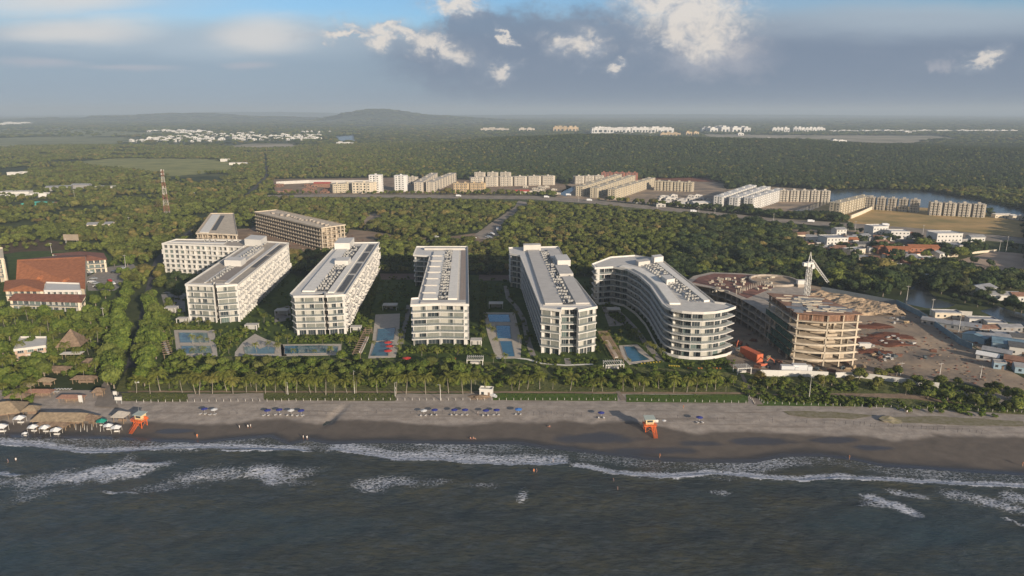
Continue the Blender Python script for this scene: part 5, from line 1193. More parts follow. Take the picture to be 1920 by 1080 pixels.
# ---------------------------------------------------------------- pools
M_POOL = mat('pool_water', (0.030, 0.105, 0.140), 0.05, var=0.18, vscale=0.3, bump=0.015, bscale=1.2, spec=0.5)
M_POOLP = mat('pool_water_pale', (0.10, 0.18, 0.19), 0.06, var=0.15, vscale=0.3, bump=0.015, bscale=1.2, spec=0.5)
M_DECKP = mat('pool_deck', (0.44, 0.39, 0.33), 0.85, var=0.1, vscale=0.5)
def pool(label, deck, waters, m=None):
    c = G(*deck[0]); t = thing('swimming_pool', label, 'swimming pool', (c.x, c.y, 0)); c = Vector((c.x, c.y))
    d = [p - c for p in Z(*deck)]; MB().use(M_DECKP).prism(d, 0.02, 0.10).build('pool_deck', t)
    for wpts in waters:
        w = ccw([p - c for p in Z(*wpts)])
        MB().use(M_CONC).ring(offset(w, 0.35), w, 0.10, 0.24).build('pool_coping', t); MB().use(m or M_POOL).prism(w, 0.101, 0.17).build('water_surface', t)
    return t
pool('rectangular pool below the leftmost white block, crossed by a row of palms', [(326, 619), (402, 619), (408, 668), (332, 669)], [[(335, 624), (388, 624), (392, 643), (338, 643)], [(340, 649), (394, 649), (398, 663), (343, 664)]], M_POOLP)
pool('shallow beach pool with sandy edge between the first and second white blocks', [(441, 660), (455, 642), (478, 626), (498, 636), (530, 646), (538, 668), (440, 668)], [[(457, 651), (478, 649), (486, 655), (500, 650), (516, 652), (514, 664), (460, 664)]], M_POOLP)
pool('long narrow pool at the foot of the second white block', [(526, 646), (640, 645), (640, 666), (528, 668)], [[(534, 649), (600, 648), (634, 650), (632, 662), (534, 664)]])
pool('bright blue pool with red umbrellas between the second and middle blocks', [(704, 590), (750, 588), (748, 640), (742, 670), (690, 672), (698, 640)], [[(709, 617), (741, 615), (738, 638), (706, 640)], [(705, 642), (736, 641), (727, 668), (695, 668)]])
pool('chain of three deep blue pools between the middle and fourth blocks', [(905, 586), (965, 586), (978, 640), (976, 672), (930, 672), (915, 630)], [[(914, 590), (954, 590), (957, 604), (918, 604)], [(930, 611), (956, 611), (958, 635), (933, 635)], [(937, 640), (959, 640), (965, 669), (945, 669)]])
pool('dark angular pool left of the curved block', [(1160, 648), (1195, 646), (1212, 662), (1228, 676), (1180, 684), (1168, 672)], [[(1170, 650), (1189, 650), (1198, 662), (1218, 675), (1186, 679), (1176, 668)]])

# ---------------------------------------------------------------- garden structures
def pergola(label, px, py, w, d, h, rz, n=9, m=None, group=None):
    g = G(px, py); m = m or M_WHITE; t = thing('pergola', label, 'pergola', (g.x, g.y, 0), rz, group)
    for x in (-w / 2 + .2, w / 2 - .2):
        for y in (-d / 2 + .2, d / 2 - .2): MB().use(m).box(x - .15, x + .15, y - .15, y + .15, 0, h).build('post', t)
    for y in (-d / 2 + .2, d / 2 - .2): MB().use(m).box(-w / 2, w / 2, y - .14, y + .14, h, h + .35).build('beam', t)
    for k in range(n): x = -w / 2 + .15 + (w - .3) * k / (n - 1); MB().use(m).box(x - .1, x + .1, -d / 2 - .3, d / 2 + .3, h + .351, h + .6).build('slat', t)
    MB().use(M_WHITE2).box(-w * .3, w * .3, -0.2, d * 0.3, 0.1, 1.1).build('bar_counter', t)
    return t
pergola('white slatted pergola with a bar below the middle block, right of the lawn', 891, 683, 8, 6, 3.0, 0.0)
pergola('white slatted pergola below the right corner of the fourth block', 1150, 692, 9, 6, 3.0, 0.1)
pergola('small white slatted pergola between the curved block and the building site', 1391, 699, 7, 5, 3.0, 0.15)
WOODP = mat('pergola_timber', (0.20, 0.14, 0.10), 0.9, var=0.2, vscale=2.0)
a, b = G(1128, 628), G(1160, 682); L = (b - a).length
pergola('long dark timber pergola stepping down beside the fourth block to the beach', 1144, 656, L * 0.95, 5, 2.8, math.atan2(b.y - a.y, b.x - a.x), 24, WOODP)
a, b = G(690, 630), G(675, 662)
pergola('timber pergola running between the second block and the bright blue pool', 681, 648, (b - a).length * 1.5, 4, 2.8, math.atan2(b.y - a.y, b.x - a.x), 14, WOODP)
a, b = G(304, 636), G(316, 672)
pergola('timber walkway pergola left of the leftmost pool', 309, 652, (b - a).length * 1.2, 4, 2.6, math.atan2(b.y - a.y, b.x - a.x), 12, WOODP)
def pavilion(label, px, py, w, d, h=3.0, rz=0.0):
    g = G(px, py); t = thing('pavilion', label, 'pavilion', (g.x, g.y, 0), rz)
    MB().use(M_WHITE2).box(-w / 2, w / 2, -d / 2, d / 2, h, h + .35).build('roof', t)
    for x in (-w / 2 + .3, w / 2 - .3):
        for y in (-d / 2 + .3, d / 2 - .3): MB().use(M_WHITE).box(x - .15, x + .15, y - .15, y + .15, 0.04, h - .002).build('post', t)
    MB().use(M_INNER).box(-w * .35, w * .35, d * .12, d * .4, 0.04, h - .004).build('wall', t)
pavilion('flat white pavilion above the bright blue pool', 732, 580, 9, 6); pavilion('flat white pavilion at the head of the chain of deep pools', 930, 577, 9, 6)
pavilion('flat pavilion in the shade left of the second white block', 530, 590, 8, 6); pavilion('white pavilion by the path in the shade of the curved block', 1150, 588, 8, 6)
pavilion('small white pavilion among the palms right of the leftmost block', 473, 618, 7, 4); pavilion('small pavilion behind the first pool in the shade of the avenue', 322, 585, 7, 5)
pavilion('open pavilion left of the front corner of the leftmost block', 343, 606, 6, 4); pavilion('glass walled pavilion right of the middle block front', 893, 647, 6, 5); pavilion('small pavilion at the front corner of the second block', 668, 622, 6, 4)
def umbrella_mesh(col, name, r=1.5, h=2.3):
    m = mat(name, col, 0.8, var=0.06, vscale=2.0); a = MB().use(m); n = 8
    rim = [(r * math.cos(6.283 * k / n), r * math.sin(6.283 * k / n), h - 0.45) for k in range(n)]; a.add([(0, 0, h)] + rim + [(0, 0, h - .06)] + [(x * .99, y * .99, z - .06) for x, y, z in rim], [(0, 1 + k, 1 + (k + 1) % n) for k in range(n)] + [(n + 1, n + 2 + (k + 1) % n, n + 2 + k) for k in range(n)] + [(1 + k, n + 2 + k, n + 2 + (k + 1) % n, 1 + (k + 1) % n) for k in range(n)])
    return a.mesh('canopy')
UPOLE = MB().use(M_WHITE2).tube([(0, 0, -0.3), (0, 0, 2.25)], 0.045, 6).mesh('pole')
UM = {'red': umbrella_mesh((0.50, 0.045, 0.035), 'red_canvas', 1.9), 'navy': umbrella_mesh((0.035, 0.045, 0.22), 'navy_canvas'), 'blue': umbrella_mesh((0.07, 0.20, 0.50), 'blue_canvas', 1.7), 'white': umbrella_mesh((0.65, 0.64, 0.62), 'white_canvas')}
def zg(x, y): return float(beach_z(np.array([x]), np.array([y]))[0]) if y < 292 else 0.1
def umbrella(px, py, kind, label, group, s=1.0):
    g = G(px, py, -0.1 if py > 755 else 0.1); t = thing('beach_umbrella' if py > 755 else 'garden_umbrella', label, 'umbrella', (g.x, g.y, zg(g.x, g.y)), rnd.uniform(0, 1), group); t.scale = (s, s, s)
    link('pole', UPOLE, t); link('canopy', UM[kind], t); return g
for px, py, lb in ((728, 649, 'red umbrella beside the bright blue pool, upper of three'), (731, 656, 'red umbrella beside the bright blue pool, middle of three'), (728, 665, 'red umbrella beside the bright blue pool, lowest of three'), (763, 679, 'red umbrella on the lawn below the left corner of the middle block'), (847, 680, 'red umbrella on the lawn below the right corner of the middle block')):
    umbrella(px, py, 'red', lb, 'red umbrellas in the gardens', 1.15)
# ---------------------------------------------------------------- beach furniture, towers, people
def chair_mesh(col, nm):
    m = mat(nm, col, 0.7); a = MB().use(m); a.box(-.3, .3, -.9, .45, .28, .36); a.add([(-.3, .45, .36), (.3, .45, .36), (.3, .95, .85), (-.3, .95, .85), (-.3, .5, .30), (.3, .5, .30), (.3, 1.0, .80), (-.3, 1.0, .80)], [(0, 1, 2, 3), (5, 4, 7, 6), (0, 3, 7, 4), (1, 5, 6, 2), (3, 2, 6, 7)])
    for x in (-.27, .27):
        for y in (-.8, .4): a.box(x - .03, x + .03, y - .03, y + .03, 0, .279)
    return a.mesh('sun_lounger')
CH = {'white': chair_mesh((0.62, 0.60, 0.58), 'white_plastic'), 'yellow': chair_mesh((0.60, 0.45, 0.06), 'yellow_plastic'), 'orange': chair_mesh((0.60, 0.22, 0.06), 'orange_plastic')}
def lounger(x, y, kind, label, group, rz=0.0, z=None):
    o = link('sun_lounger', CH[kind], None, (x, y, zg(x, y) if z is None else z)); o.rotation_euler = (0, 0, rz); tag(o, label, 'sun lounger', group)
navy = [(384, 773, 'navy'), (402, 774, 'white'), (502, 775, 'navy'), (524, 774, 'navy'), (546, 775, 'white'), (565, 776, 'navy'), (795, 776, 'white'), (815, 775, 'navy'), (852, 775, 'navy'), (872, 775, 'navy'), (911, 776, 'navy'), (931, 775, 'navy'), (972, 774, 'blue'), (1127, 781, 'navy'), (1311, 790, 'navy')]
for i, (px, py, k) in enumerate(navy):
    cn = {'navy': 'dark blue', 'white': 'white', 'blue': 'light blue'}[k]
    g = umbrella(px, py, k, '%s beach umbrella on the sand, %s of the row counting from the left' % (cn, nth(i)), 'umbrellas on the sand', 0.95)
    for j, dx in enumerate((-1.1, 0.9)): lounger(g.x + dx, g.y - 1.6, 'white', 'white lounger at the %s side of the %s beach umbrella from the left' % (('left', 'right')[j], nth(i)), 'loungers under beach umbrellas', math.pi + rnd.uniform(-.3, .3))
for i in range(7): g = G(1203 + i * 5.6, 683 - i * 0.5); lounger(g.x, g.y, 'yellow', '%s yellow lounger of the row on the lawn beside the dark angular pool' % nth(i), 'yellow loungers', math.pi, 0.11)
for i in range(5): g = G(1255 + i * 4.4, 687 + i * .3); lounger(g.x, g.y, 'yellow', '%s yellow lounger of the short row left of the curved block entrance' % nth(i), 'yellow loungers', math.pi, 0.11)
for i, px in enumerate((1291, 1296, 1310, 1315, 1327, 1338, 1344, 1350)): g = G(px, 692); lounger(g.x, g.y, 'orange', '%s orange lounger from the left on the lawn below the curved block' % nth(i), 'orange loungers', math.pi, 0.11)
for i in range(8): g = G(102 + (i % 6) * 6, 731 + (i // 6) * 5); lounger(g.x, g.y, 'white', '%s white lounger of the set beside the beach bars on the left' % nth(i), 'white loungers by the bars', math.pi, 0.1)
# posts
PM = MB().use(M_WHITE2).tube([(0, 0, -0.2), (0, 0, 1.05)], 0.11, 6).mesh('fence_post'); PM2 = MB().use(mat('dark_pole', (0.06, 0.06, 0.07), 0.6)).tube([(0, 0, -0.3), (0, 0, 1.7)], 0.06, 5).mesh('umbrella_pole')
def fpost(px, py, label, group):
    g = G(px, py, 0.0); o = link('fence_post', PM, None, (g.x, g.y, 0.08)); tag(o, label, 'post', group)
px = 256.0; k = 0
while px < 1925:
    py = np.interp(px, [250, 700, 1160, 1400, 1560, 1700, 1925], [754, 750.5, 750.5, 756, 761, 765.5, 774])
    if not (1155 < px < 1176 or 1402 < px < 1430):
        fpost(px, py, 'white rope fence post, %s from the left between beach and dune' % nth(k), 'white posts along the beach'); k += 1
    px += 13.6
for i in range(6):
    fpost(1402 + i * 2.6, 742 + i * 3, '%s white post down the left side of the right boardwalk' % nth(i), 'white posts beside the boardwalk'); fpost(1412 + i * 4, 741 + i * 3, '%s white post down the right side of the right boardwalk' % nth(i), 'white posts beside the boardwalk')
poles = [690, 706, 722, 735, 770, 782, 830, 844, 893, 1000, 1012, 1024, 1034, 1044, 1056, 1075, 1090, 1270, 1290, 1345, 1357, 1378, 1424, 1448, 1492, 1512, 1545, 1565, 1585, 1600, 1612, 1620, 1632, 1640, 1665, 1675, 1690, 1701, 1712, 1727, 1736, 1750, 1757, 1770, 1795, 1803, 1817, 1830, 1840, 430, 445, 580, 595, 612]
for i, px in enumerate(sorted(poles)):
    py = np.interp(px, [400, 900, 1300, 1500, 1700, 1840], [776, 775, 787, 793, 804, 813]) + rnd.uniform(-1.5, 1.5); g = G(px, py, -0.3)
    o = link('umbrella_pole', PM2, None, (g.x, g.y, zg(g.x, g.y))); o.scale = (1, 1, rnd.uniform(.6, 1.2)); tag(o, 'bare dark umbrella pole standing in the sand, %s from the left' % nth(i), 'pole', 'bare umbrella poles')
# lifeguard towers
OR = mat('orange_paint', (0.62, 0.13, 0.035), 0.6, var=0.12, vscale=1.0); YW = mat('cream_panel', (0.62, 0.48, 0.26), 0.7, var=0.08, vscale=1.0)
def tower(label, px, py, rz=0.0):
    g = G(px, py, -0.5); z = zg(g.x, g.y); t = thing('lifeguard_tower', label, 'lifeguard tower', (g.x, g.y, z), rz); t.scale = (0.92, 0.92, 0.92)
    H = 3.0
    for x in (-1.9, 1.9):
        for y in (-1.6, 1.6): MB().use(OR).box(x - .13, x + .13, y - .13, y + .13, -.3, H).build('leg', t)
    b = MB().use(OR)
    for y in (-1.6, 1.6): b.tube([(-1.9, y, .2), (1.9, y, H - .2)], .08, 5); b.tube([(1.9, y, .2), (-1.9, y, H - .2)], .08, 5)
    for x in (-1.9, 1.9): b.tube([(x, -1.6, .2), (x, 1.6, H - .2)], .08, 5)
    b.build('cross_bracing', t)
    MB().use(OR).box(-2.6, 2.6, -2.4, 2.2, H, H + .22).build('deck', t)
    MB().use(YW).box(-1.7, 1.7, -0.9, 1.9, H + .221, H + 2.6).build('cabin', t)
    MB().use(M_GLASS).box(-1.2, 1.2, -0.96, -0.903, H + 1.2, H + 2.1).build('window', t)
    b = MB().use(mat('pale_tower_roof', (0.36, 0.40, 0.36), 0.6)); b.add([(-2.3, -1.6, H + 2.55), (2.3, -1.6, H + 2.55), (2.3, 2.4, H + 2.9), (-2.3, 2.4, H + 2.9), (-2.3, -1.6, H + 2.72), (2.3, -1.6, H + 2.72), (2.3, 2.4, H + 3.07), (-2.3, 2.4, H + 3.07)], [(3, 2, 1, 0), (4, 5, 6, 7), (0, 1, 5, 4), (1, 2, 6, 5), (2, 3, 7, 6), (3, 0, 4, 7)]); b.build('roof', t)
    b = MB().use(OR)
    for x0, x1, y0, y1 in ((-2.6, 2.6, -2.4, -2.34), (-2.6, -2.54, -2.4, 2.2), (2.54, 2.6, -2.4, 2.2)):
        b.box(x0, x1, y0, y1, H + 1.1, H + 1.2); b.box(x0, x1, y0, y1, H + .6, H + .68)
    for x in (-2.57, -1.3, 1.3, 2.57): b.box(x - .04, x + .04, -2.41, -2.33, H + .22, H + 1.1)
    b.build('railing', t)
    b = MB().use(OR)
    for x in (0.3, 1.9): b.tube([(x, -2.3, H + .1), (x, -7.2, 0.0)], .11, 4); b.tube([(x, -2.3, H + 1.1), (x, -7.2, 0.9)], .06, 4)
    for k in range(12): f = (k + .5) / 12; b.box(.3, 1.9, -2.3 - 4.9 * f - .16, -2.3 - 4.9 * f + .16, (H + .1) * (1 - f) - .04, (H + .1) * (1 - f) + .05)
    b.build('ramp', t)
    MB().use(OR if 'left' in label else M_WHITE).obox((2.9, 0.2), Vector((1, 0)), Vector((0, 1)), .9, 0.06, H + .7, H + 1.9).build('notice_board', t)
    b = MB().use(M_MULL).tube([(-1.7, 1.8, H + 2.8), (-1.7, 1.8, H + 5.2)], .05, 5); b.build('mast', t)
tower('orange lifeguard tower on the left beside the thatched beach bars', 264, 798, -0.25)
tower('orange lifeguard tower with pale roof standing alone on the sand right of centre', 1217, 808, 0.05)
# people
def person_mesh(pose, skin, shirt):
    me = bpy.data.meshes.new('person'); 
    if pose == 0: V = {'pel': (0, 0, .95), 'ch': (0, -.02, 1.3), 'nk': (0, 0, 1.48), 'hd': (0, .02, 1.60), 'ht': (0, .02, 1.72), 'kl': (-.11, .06, .5), 'fl': (-.13, -.02, .06), 'tl': (-.13, .12, .04), 'kr': (.1, -.06, .5), 'fr': (.12, -.2, .06), 'tr': (.12, -.06, .04), 'hl': (-.1, 0, .9), 'hr': (.1, 0, .9), 'sl': (-.19, 0, 1.40), 'el': (-.27, -.05, 1.12), 'wl': (-.28, .08, .88), 'gl': (-.27, .12, .78), 'sr': (.19, 0, 1.40), 'er': (.27, .04, 1.12), 'wr': (.29, .12, .90), 'gr': (.28, .17, .81)}
    elif pose == 1: V = {'pel': (0, 0, .22), 'ch': (0, -.16, .58), 'nk': (0, -.14, .76), 'hd': (0, -.1, .88), 'ht': (0, -.09, .99), 'kl': (-.16, .42, .45), 'fl': (-.14, .78, .07), 'tl': (-.14, .92, .07), 'kr': (.16, .40, .42), 'fr': (.15, .76, .07), 'tr': (.15, .90, .07), 'hl': (-.1, .03, .2), 'hr': (.1, .03, .2), 'sl': (-.19, -.15, .68), 'el': (-.28, .06, .5), 'wl': (-.2, .3, .45), 'gl': (-.16, .4, .45), 'sr': (.19, -.15, .68), 'er': (.3, -.2, .4), 'wr': (.3, -.35, .14), 'gr': (.3, -.4, .06)}
    E = [('pel', 'ch'), ('ch', 'nk'), ('nk', 'hd'), ('hd', 'ht'), ('pel', 'hl'), ('pel', 'hr'), ('hl', 'kl'), ('kl', 'fl'), ('fl', 'tl'), ('hr', 'kr'), ('kr', 'fr'), ('fr', 'tr'), ('ch', 'sl'), ('ch', 'sr'), ('sl', 'el'), ('el', 'wl'), ('wl', 'gl'), ('sr', 'er'), ('er', 'wr'), ('wr', 'gr')]
    rad = {'pel': .14, 'ch': .16, 'nk': .06, 'hd': .10, 'ht': .07, 'kl': .065, 'kr': .065, 'fl': .045, 'fr': .045, 'tl': .035, 'tr': .035, 'hl': .10, 'hr': .10, 'sl': .07, 'sr': .07, 'el': .045, 'er': .045, 'wl': .032, 'wr': .032, 'gl': .035, 'gr': .035}
    ks = list(V); me.from_pydata([V[k] for k in ks], [(ks.index(a), ks.index(b)) for a, b in E], []); o = bpy.data.objects.new('tmp', me); COL.objects.link(o)
    o.modifiers.new('s', 'SKIN'); sk = me.skin_vertices[0] if me.skin_vertices else None
    if sk is None:
        import bmesh
        bm = bmesh.new(); bm.from_mesh(me); bm.verts.layers.skin.verify(); bm.to_mesh(me); bm.free(); sk = me.skin_vertices[0]
    for i, k in enumerate(ks): sk.data[i].radius = (rad[k], rad[k] * (.75 if k in ('ch', 'pel') else 1)); sk.data[i].use_root = (k == 'pel')
    u = o.modifiers.new('u', 'SUBSURF'); u.levels = 1
    dg = bpy.context.evaluated_depsgraph_get(); r = bpy.data.meshes.new_from_object(o.evaluated_get(dg)); bpy.data.objects.remove(o)
    r.materials.clear(); r.materials.append(skin); r.materials.append(shirt); r.materials.append(M_HAIR)
    lo, hi, hd = ((.72, 1.44, 1.64) if pose == 0 else (.1, .72, .92))
    for p in r.polygons:
        z = p.center.z; p.material_index = 2 if z > hd else (1 if (pose == 0 and (lo < z < hi) and abs(p.center.x) < .24) or (pose == 1 and z < .3 and p.center.y < .15) else 0)
    r.name = 'person'; return r
M_HAIR = mat('dark_hair', (0.02, 0.015, 0.012), 0.7)
SK = [mat('tanned_skin', (0.42, 0.24, 0.16), 0.6), mat('brown_skin', (0.22, 0.12, 0.08), 0.6)]
CL = [mat('orange_shirt', (0.6, 0.2, 0.07), 0.8), mat('white_shirt', (0.65, 0.63, 0.6), 0.8), mat('dark_shorts', (0.06, 0.07, 0.12), 0.8), mat('pink_swimwear', (0.6, 0.2, 0.22), 0.8)]
PP = [person_mesh(0, SK[0], CL[0]), person_mesh(0, SK[1], CL[1]), person_mesh(0, SK[0], CL[2]), person_mesh(1, SK[0], CL[3])]
for px, py, k, lb in ((370, 821, 0, 'person in orange walking on wet sand right of the left tower'), (449, 802, 1, 'person in white standing alone on wet sand left of a strolling pair'), (465, 801, 1, 'person in white on the sand, left one of a strolling pair'), (470, 800, 1, 'person in white on the sand, right one of a strolling pair'),
    (569, 823, 1, 'person in white at the edge of the surf, left one of two'), (576, 824, 1, 'person in white at the edge of the surf, right one of two'), (882, 823, 3, 'person in pink swimwear sitting on wet sand, left one of two'), (888, 823, 3, 'person in pink swimwear sitting on wet sand, right one of two'),
    (1237, 858, 0, 'person in orange standing in the swash below the right tower'), (1592, 861, 0, 'person in orange standing on wet sand at the right of the beach'), (1917, 874, 0, 'person in orange at the right end of the wet sand'), (1001, 884, 0, 'person in orange wading in the shallows, left one of a couple'), (1006, 884, 2, 'person in dark shorts wading in the shallows, right one of a couple'),
    (15, 866, 2, 'bather in dark shorts standing in the sea at the far left'), (30, 863, 1, 'bather in white standing in the sea at the far left'), (1037, 865, 1, 'person in white standing in the foam of the breaker'), (1150, 902, 2, 'bather in dark shorts in the sea beyond the breaker, upper one'), (1158, 918, 2, 'bather in dark shorts in the sea beyond the breaker, lower one'),
    (1281, 768, 0, 'person in orange walking on dry sand near the right rope posts'), (1030, 800, 3, 'person in pink swimwear sitting on the dry sand edge'), (112, 792, 0, 'person in orange beside the long thatched bar'), (122, 798, 0, 'person in orange between the long thatched bar and the tents'), (896, 778, 1, 'person in white beside the right umbrellas'), (1700, 777, 1, 'person in white by the sand cut on the right')):
    g = G(px, py, -0.9 if py > 815 else -0.3); z = zg(g.x, g.y); z = max(z, SEA - 0.55)
    o = link('person', PP[k], None, (g.x, g.y, z)); o.rotation_euler = (0, 0, rnd.uniform(0, 6)); tag(o, lb, 'person'); o.scale = (1.1, 1.1, 1.06)
# thatched bars, tents
THATCH = mat('thatch', (0.27, 0.205, 0.135), 0.95, var=0.25, vscale=0.8, bump=0.15, bscale=3.0); THATCH2 = mat('old_thatch', (0.20, 0.14, 0.095), 0.95, var=0.3, vscale=0.8, bump=0.15, bscale=3.0)
def hip(b, w, d, z0, z1, ridge, t=0.25):
    """hip roof over w x d with a ridge of the given length"""
    top = [(-ridge / 2, 0, z1), (ridge / 2, 0, z1)]
    e = [(-w / 2, -d / 2, z0), (w / 2, -d / 2, z0), (w / 2, d / 2, z0), (-w / 2, d / 2, z0)]; e2 = [(x, y, z - t) for x, y, z in e]
    b.add(e + top + e2, [(0, 1, 5, 4), (1, 2, 5), (2, 3, 4, 5), (3, 0, 4), (0, 6, 7, 1), (1, 7, 8, 2), (2, 8, 9, 3), (3, 9, 6, 0), (9, 8, 7, 6)])
def hut(label, px, py, w, d, h, peak, ridge, rz=0.0, m=None, name='thatched_hut', cat='hut', z=None):
    g = G(px, py, -0.1 if py > 755 else 0.0); t = thing(name, label, cat, (g.x, g.y, zg(g.x, g.y) if z is None else z), rz)
    b = MB().use(m or THATCH); hip(b, w, d, h, h + peak, ridge); b.build('roof', t)
    nx = max(2, int(w / 3.5) + 1)
    for i in range(nx):
        for y in (-d / 2 + .7, d / 2 - .7):
            x = -w / 2 + .7 + (w - 1.4) * i / (nx - 1); MB().use(mat('bamboo_post', (0.28, 0.20, 0.13), 0.9, var=0.2, vscale=1.0)).tube([(x, y, -.2), (x, y, h + .1)], .12, 5).build('post', t)
    MB().use(WOODP).box(-w * .3, w * .3, d * .05, d * .05 + .5, 0, 1.1).build('bar_counter', t)
    return t
hut('big pale thatched beach bar at the left edge of the beach', 14, 777, 13, 11, 3.0, 3.2, 3, 0.3)
hut('long pale thatched beach bar in the middle of the left tents', 118, 792, 21, 7.5, 2.8, 2.2, 17, -0.02)
hut('small brown thatched shelter between the long bar and the green tent', 172, 792, 6, 5, 2.6, 1.6, 1, -0.2, THATCH2)
hut('low dark thatched shelter behind the small beach tents', 100, 800, 13, 4, 1.9, 1.0, 10, -0.05, THATCH2)
hut('small beach hut with pale roof just left of the left tower', 228, 788, 5.5, 5, 3.0, 1.7, 1.5, -0.1, mat('grey_palm_roof', (0.40, 0.36, 0.31), 0.9, var=0.15, vscale=1.0))
hut('tall pointed brown palm roof among the hotel palms', 138, 655, 12, 12, 3.5, 7.5, 0.3, 0.2, THATCH2, z=0)
hut('white roofed open terrace among the palms below the pointed palm roof', 137, 672, 10, 4, 3.0, 0.5, 8, 0.05, M_WHITE2, z=0)
hut('low brown thatched lounge by the garden bar', 112, 700, 10, 5, 2.6, 1.2, 6, 0.0, THATCH2, z=0)
hut('thatched lounge right of the garden bar', 160, 718, 11, 4, 2.5, 1.2, 7, 0.02, THATCH2, z=0)
hut('reddish thatched terrace behind the white loungers', 75, 742, 12, 4, 2.2, 1.0, 8, 0.0, mat('red_thatch', (0.25, 0.14, 0.10), 0.9, var=0.2, vscale=1.0), z=0)
hut('reddish thatched terrace right of the white loungers', 135, 752, 11, 3.5, 2.0, 1.0, 8, 0.0, mat('red_thatch', (0.25, 0.14, 0.10), 0.9), z=0)
hut('small round thatched shade among the palms left of the garden bar', 52, 732, 5, 5, 2.4, 1.6, .3, 0, THATCH, z=0)
hut('small thatched kiosk beside the sand path', 186, 742, 5, 4, 2.4, 1.4, 1.5, .2, THATCH2, z=0)
hut('grey thatched shelter behind the big pale beach bar', 34, 752, 9, 4, 2.4, 1.2, 5, .1, THATCH2, z=0)
hut('small thatched shelter between the lounge and the white loungers', 88, 722, 7, 4, 2.4, 1.3, 3, -.1, THATCH, z=0)
hut('pale thatched shelter between the big and the long beach bars', 60, 775, 6, 5, 2.5, 1.5, 1.5, .15, THATCH)
hut('brown roofed low restaurant among the palms above the garden bar', 178, 688, 11, 6, 3, 1.6, 6, .1, THATCH2, z=0)
TENT = mat('white_tent_cloth', (0.70, 0.69, 0.67), 0.7, var=0.04, vscale=1.0)
def tent(label, px, py, s=1.0, m=None, rz=0.0):
    g = G(px, py, -0.5); t = thing('beach_tent', label, 'tent', (g.x, g.y, zg(g.x, g.y)), rz, 'tents on the beach'); t.scale = (s, s, s)
    b = MB().use(m or TENT); n = 8; rim = []
    for k in range(n): q = 6.283 * k / n; r = 1.9 if k % 2 else 1.75; rim.append((r * math.cos(q), r * math.sin(q), 1.75 if k % 2 else 2.05))
    b.add([(0, 0, 2.75)] + rim + [(0, 0, 2.68)] + [(x, y, z - .07) for x, y, z in rim], [(0, 1 + k, 1 + (k + 1) % n) for k in range(n)] + [(n + 1, n + 2 + (k + 1) % n, n + 2 + k) for k in range(n)] + [(1 + k, n + 2 + k, n + 2 + (k + 1) % n, 1 + (k + 1) % n) for k in range(n)]); b.build('canopy', t)
    for x in (-1.25, 1.25):
        for y in (-1.25, 1.25): MB().use(M_WHITE2).tube([(x, y, -.1), (x, y, 1.9)], .05, 5).build('pole', t)
    MB().use(M_WHITE).box(-.9, .9, -.1, .5, .05, .5).build('day_bed', t)
for px, py, s, lb in ((38, 792, 1.25, 'white tent in front of the pale thatched bar, behind the others'), (4, 808, 1.3, 'white tent cut by the left edge of the photo'), (63, 807, 1.1, 'white tent, left one of three below the long thatched bar'), (85, 808, 1.1, 'white tent, middle one of three below the long thatched bar'), (106, 813, 1.15, 'white tent, right one of three below the long thatched bar'), (204, 804, 1.0, 'white tent just right of the green tent'), (219, 808, 1.1, 'white tent nearest the left orange tower'), (47, 815, 0.6, 'tiny low white shelter in front of the tents')):
    tent(lb, px, py, s, None, rnd.uniform(-.2, .2))
tent('green tent between the brown shelter and the white tents', 192, 797, 1.15, mat('green_canvas', (0.02, 0.25, 0.18), 0.7))
for i, px in enumerate((142, 151, 158, 163, 172, 188)):
    g = G(px, 805 + (i % 2) * 3, -0.6); o = MB().use(M_WHITE2).tube([(0, 0, -.2), (0.3, 0.1, 2.6)], .09, 5).build('pole', None, (g.x, g.y, zg(g.x, g.y))); o.name = 'bamboo_pole'; tag(o, 'pale leaning bamboo pole, %s from the left between tents and thatch' % nth(i), 'pole', 'bamboo poles')
# lamp posts, utility poles
def lamp(label, px, py, h, group=None, arm=1.2):
    g = G(px, py); t = thing('lamp_post', label, 'lamp post', (g.x, g.y, 0.08), rnd.uniform(0, 6), group)
    MB().use(M_WHITE2).tube([(0, 0, 0), (0, 0, h)], [.16, .09], 6).build('pole', t); MB().use(M_MULL).box(-.25, arm, -.1, .1, h, h + .15).build('lamp_head', t); MB().use(M_WHITE2).box(-.12, .12, -.3, -.1, h * .55, h * .7).build('control_box', t)
lamp('tall white lamp post among the palms below the second block', 665, 738, 10.5); lamp('tall white lamp post on the dune grass below the unfinished block', 1517, 747, 9.5); lamp('white post in the palms left of the second block', 540, 740, 5.5); lamp('slim lamp post on the sand left of the white kiosk', 826, 751, 7)
lamp('slim lamp post at the foot of the seafront palms right of centre', 741, 743, 6)
def upole(label, px, py, h, group='utility poles', arm=1.1):
    g = G(px, py); t = thing('utility_pole', label, 'utility pole', (g.x, g.y, float(hfun(g.x, g.y))), rnd.uniform(-.4, .4), group)
    MB().use(M_WHITE2).tube([(0, 0, 0), (0, 0, h)], [.20, .12], 6).build('pole', t); MB().use(M_WHITE2).box(-arm, arm, -.08, .08, h - .8, h - .62).build('crossarm', t)
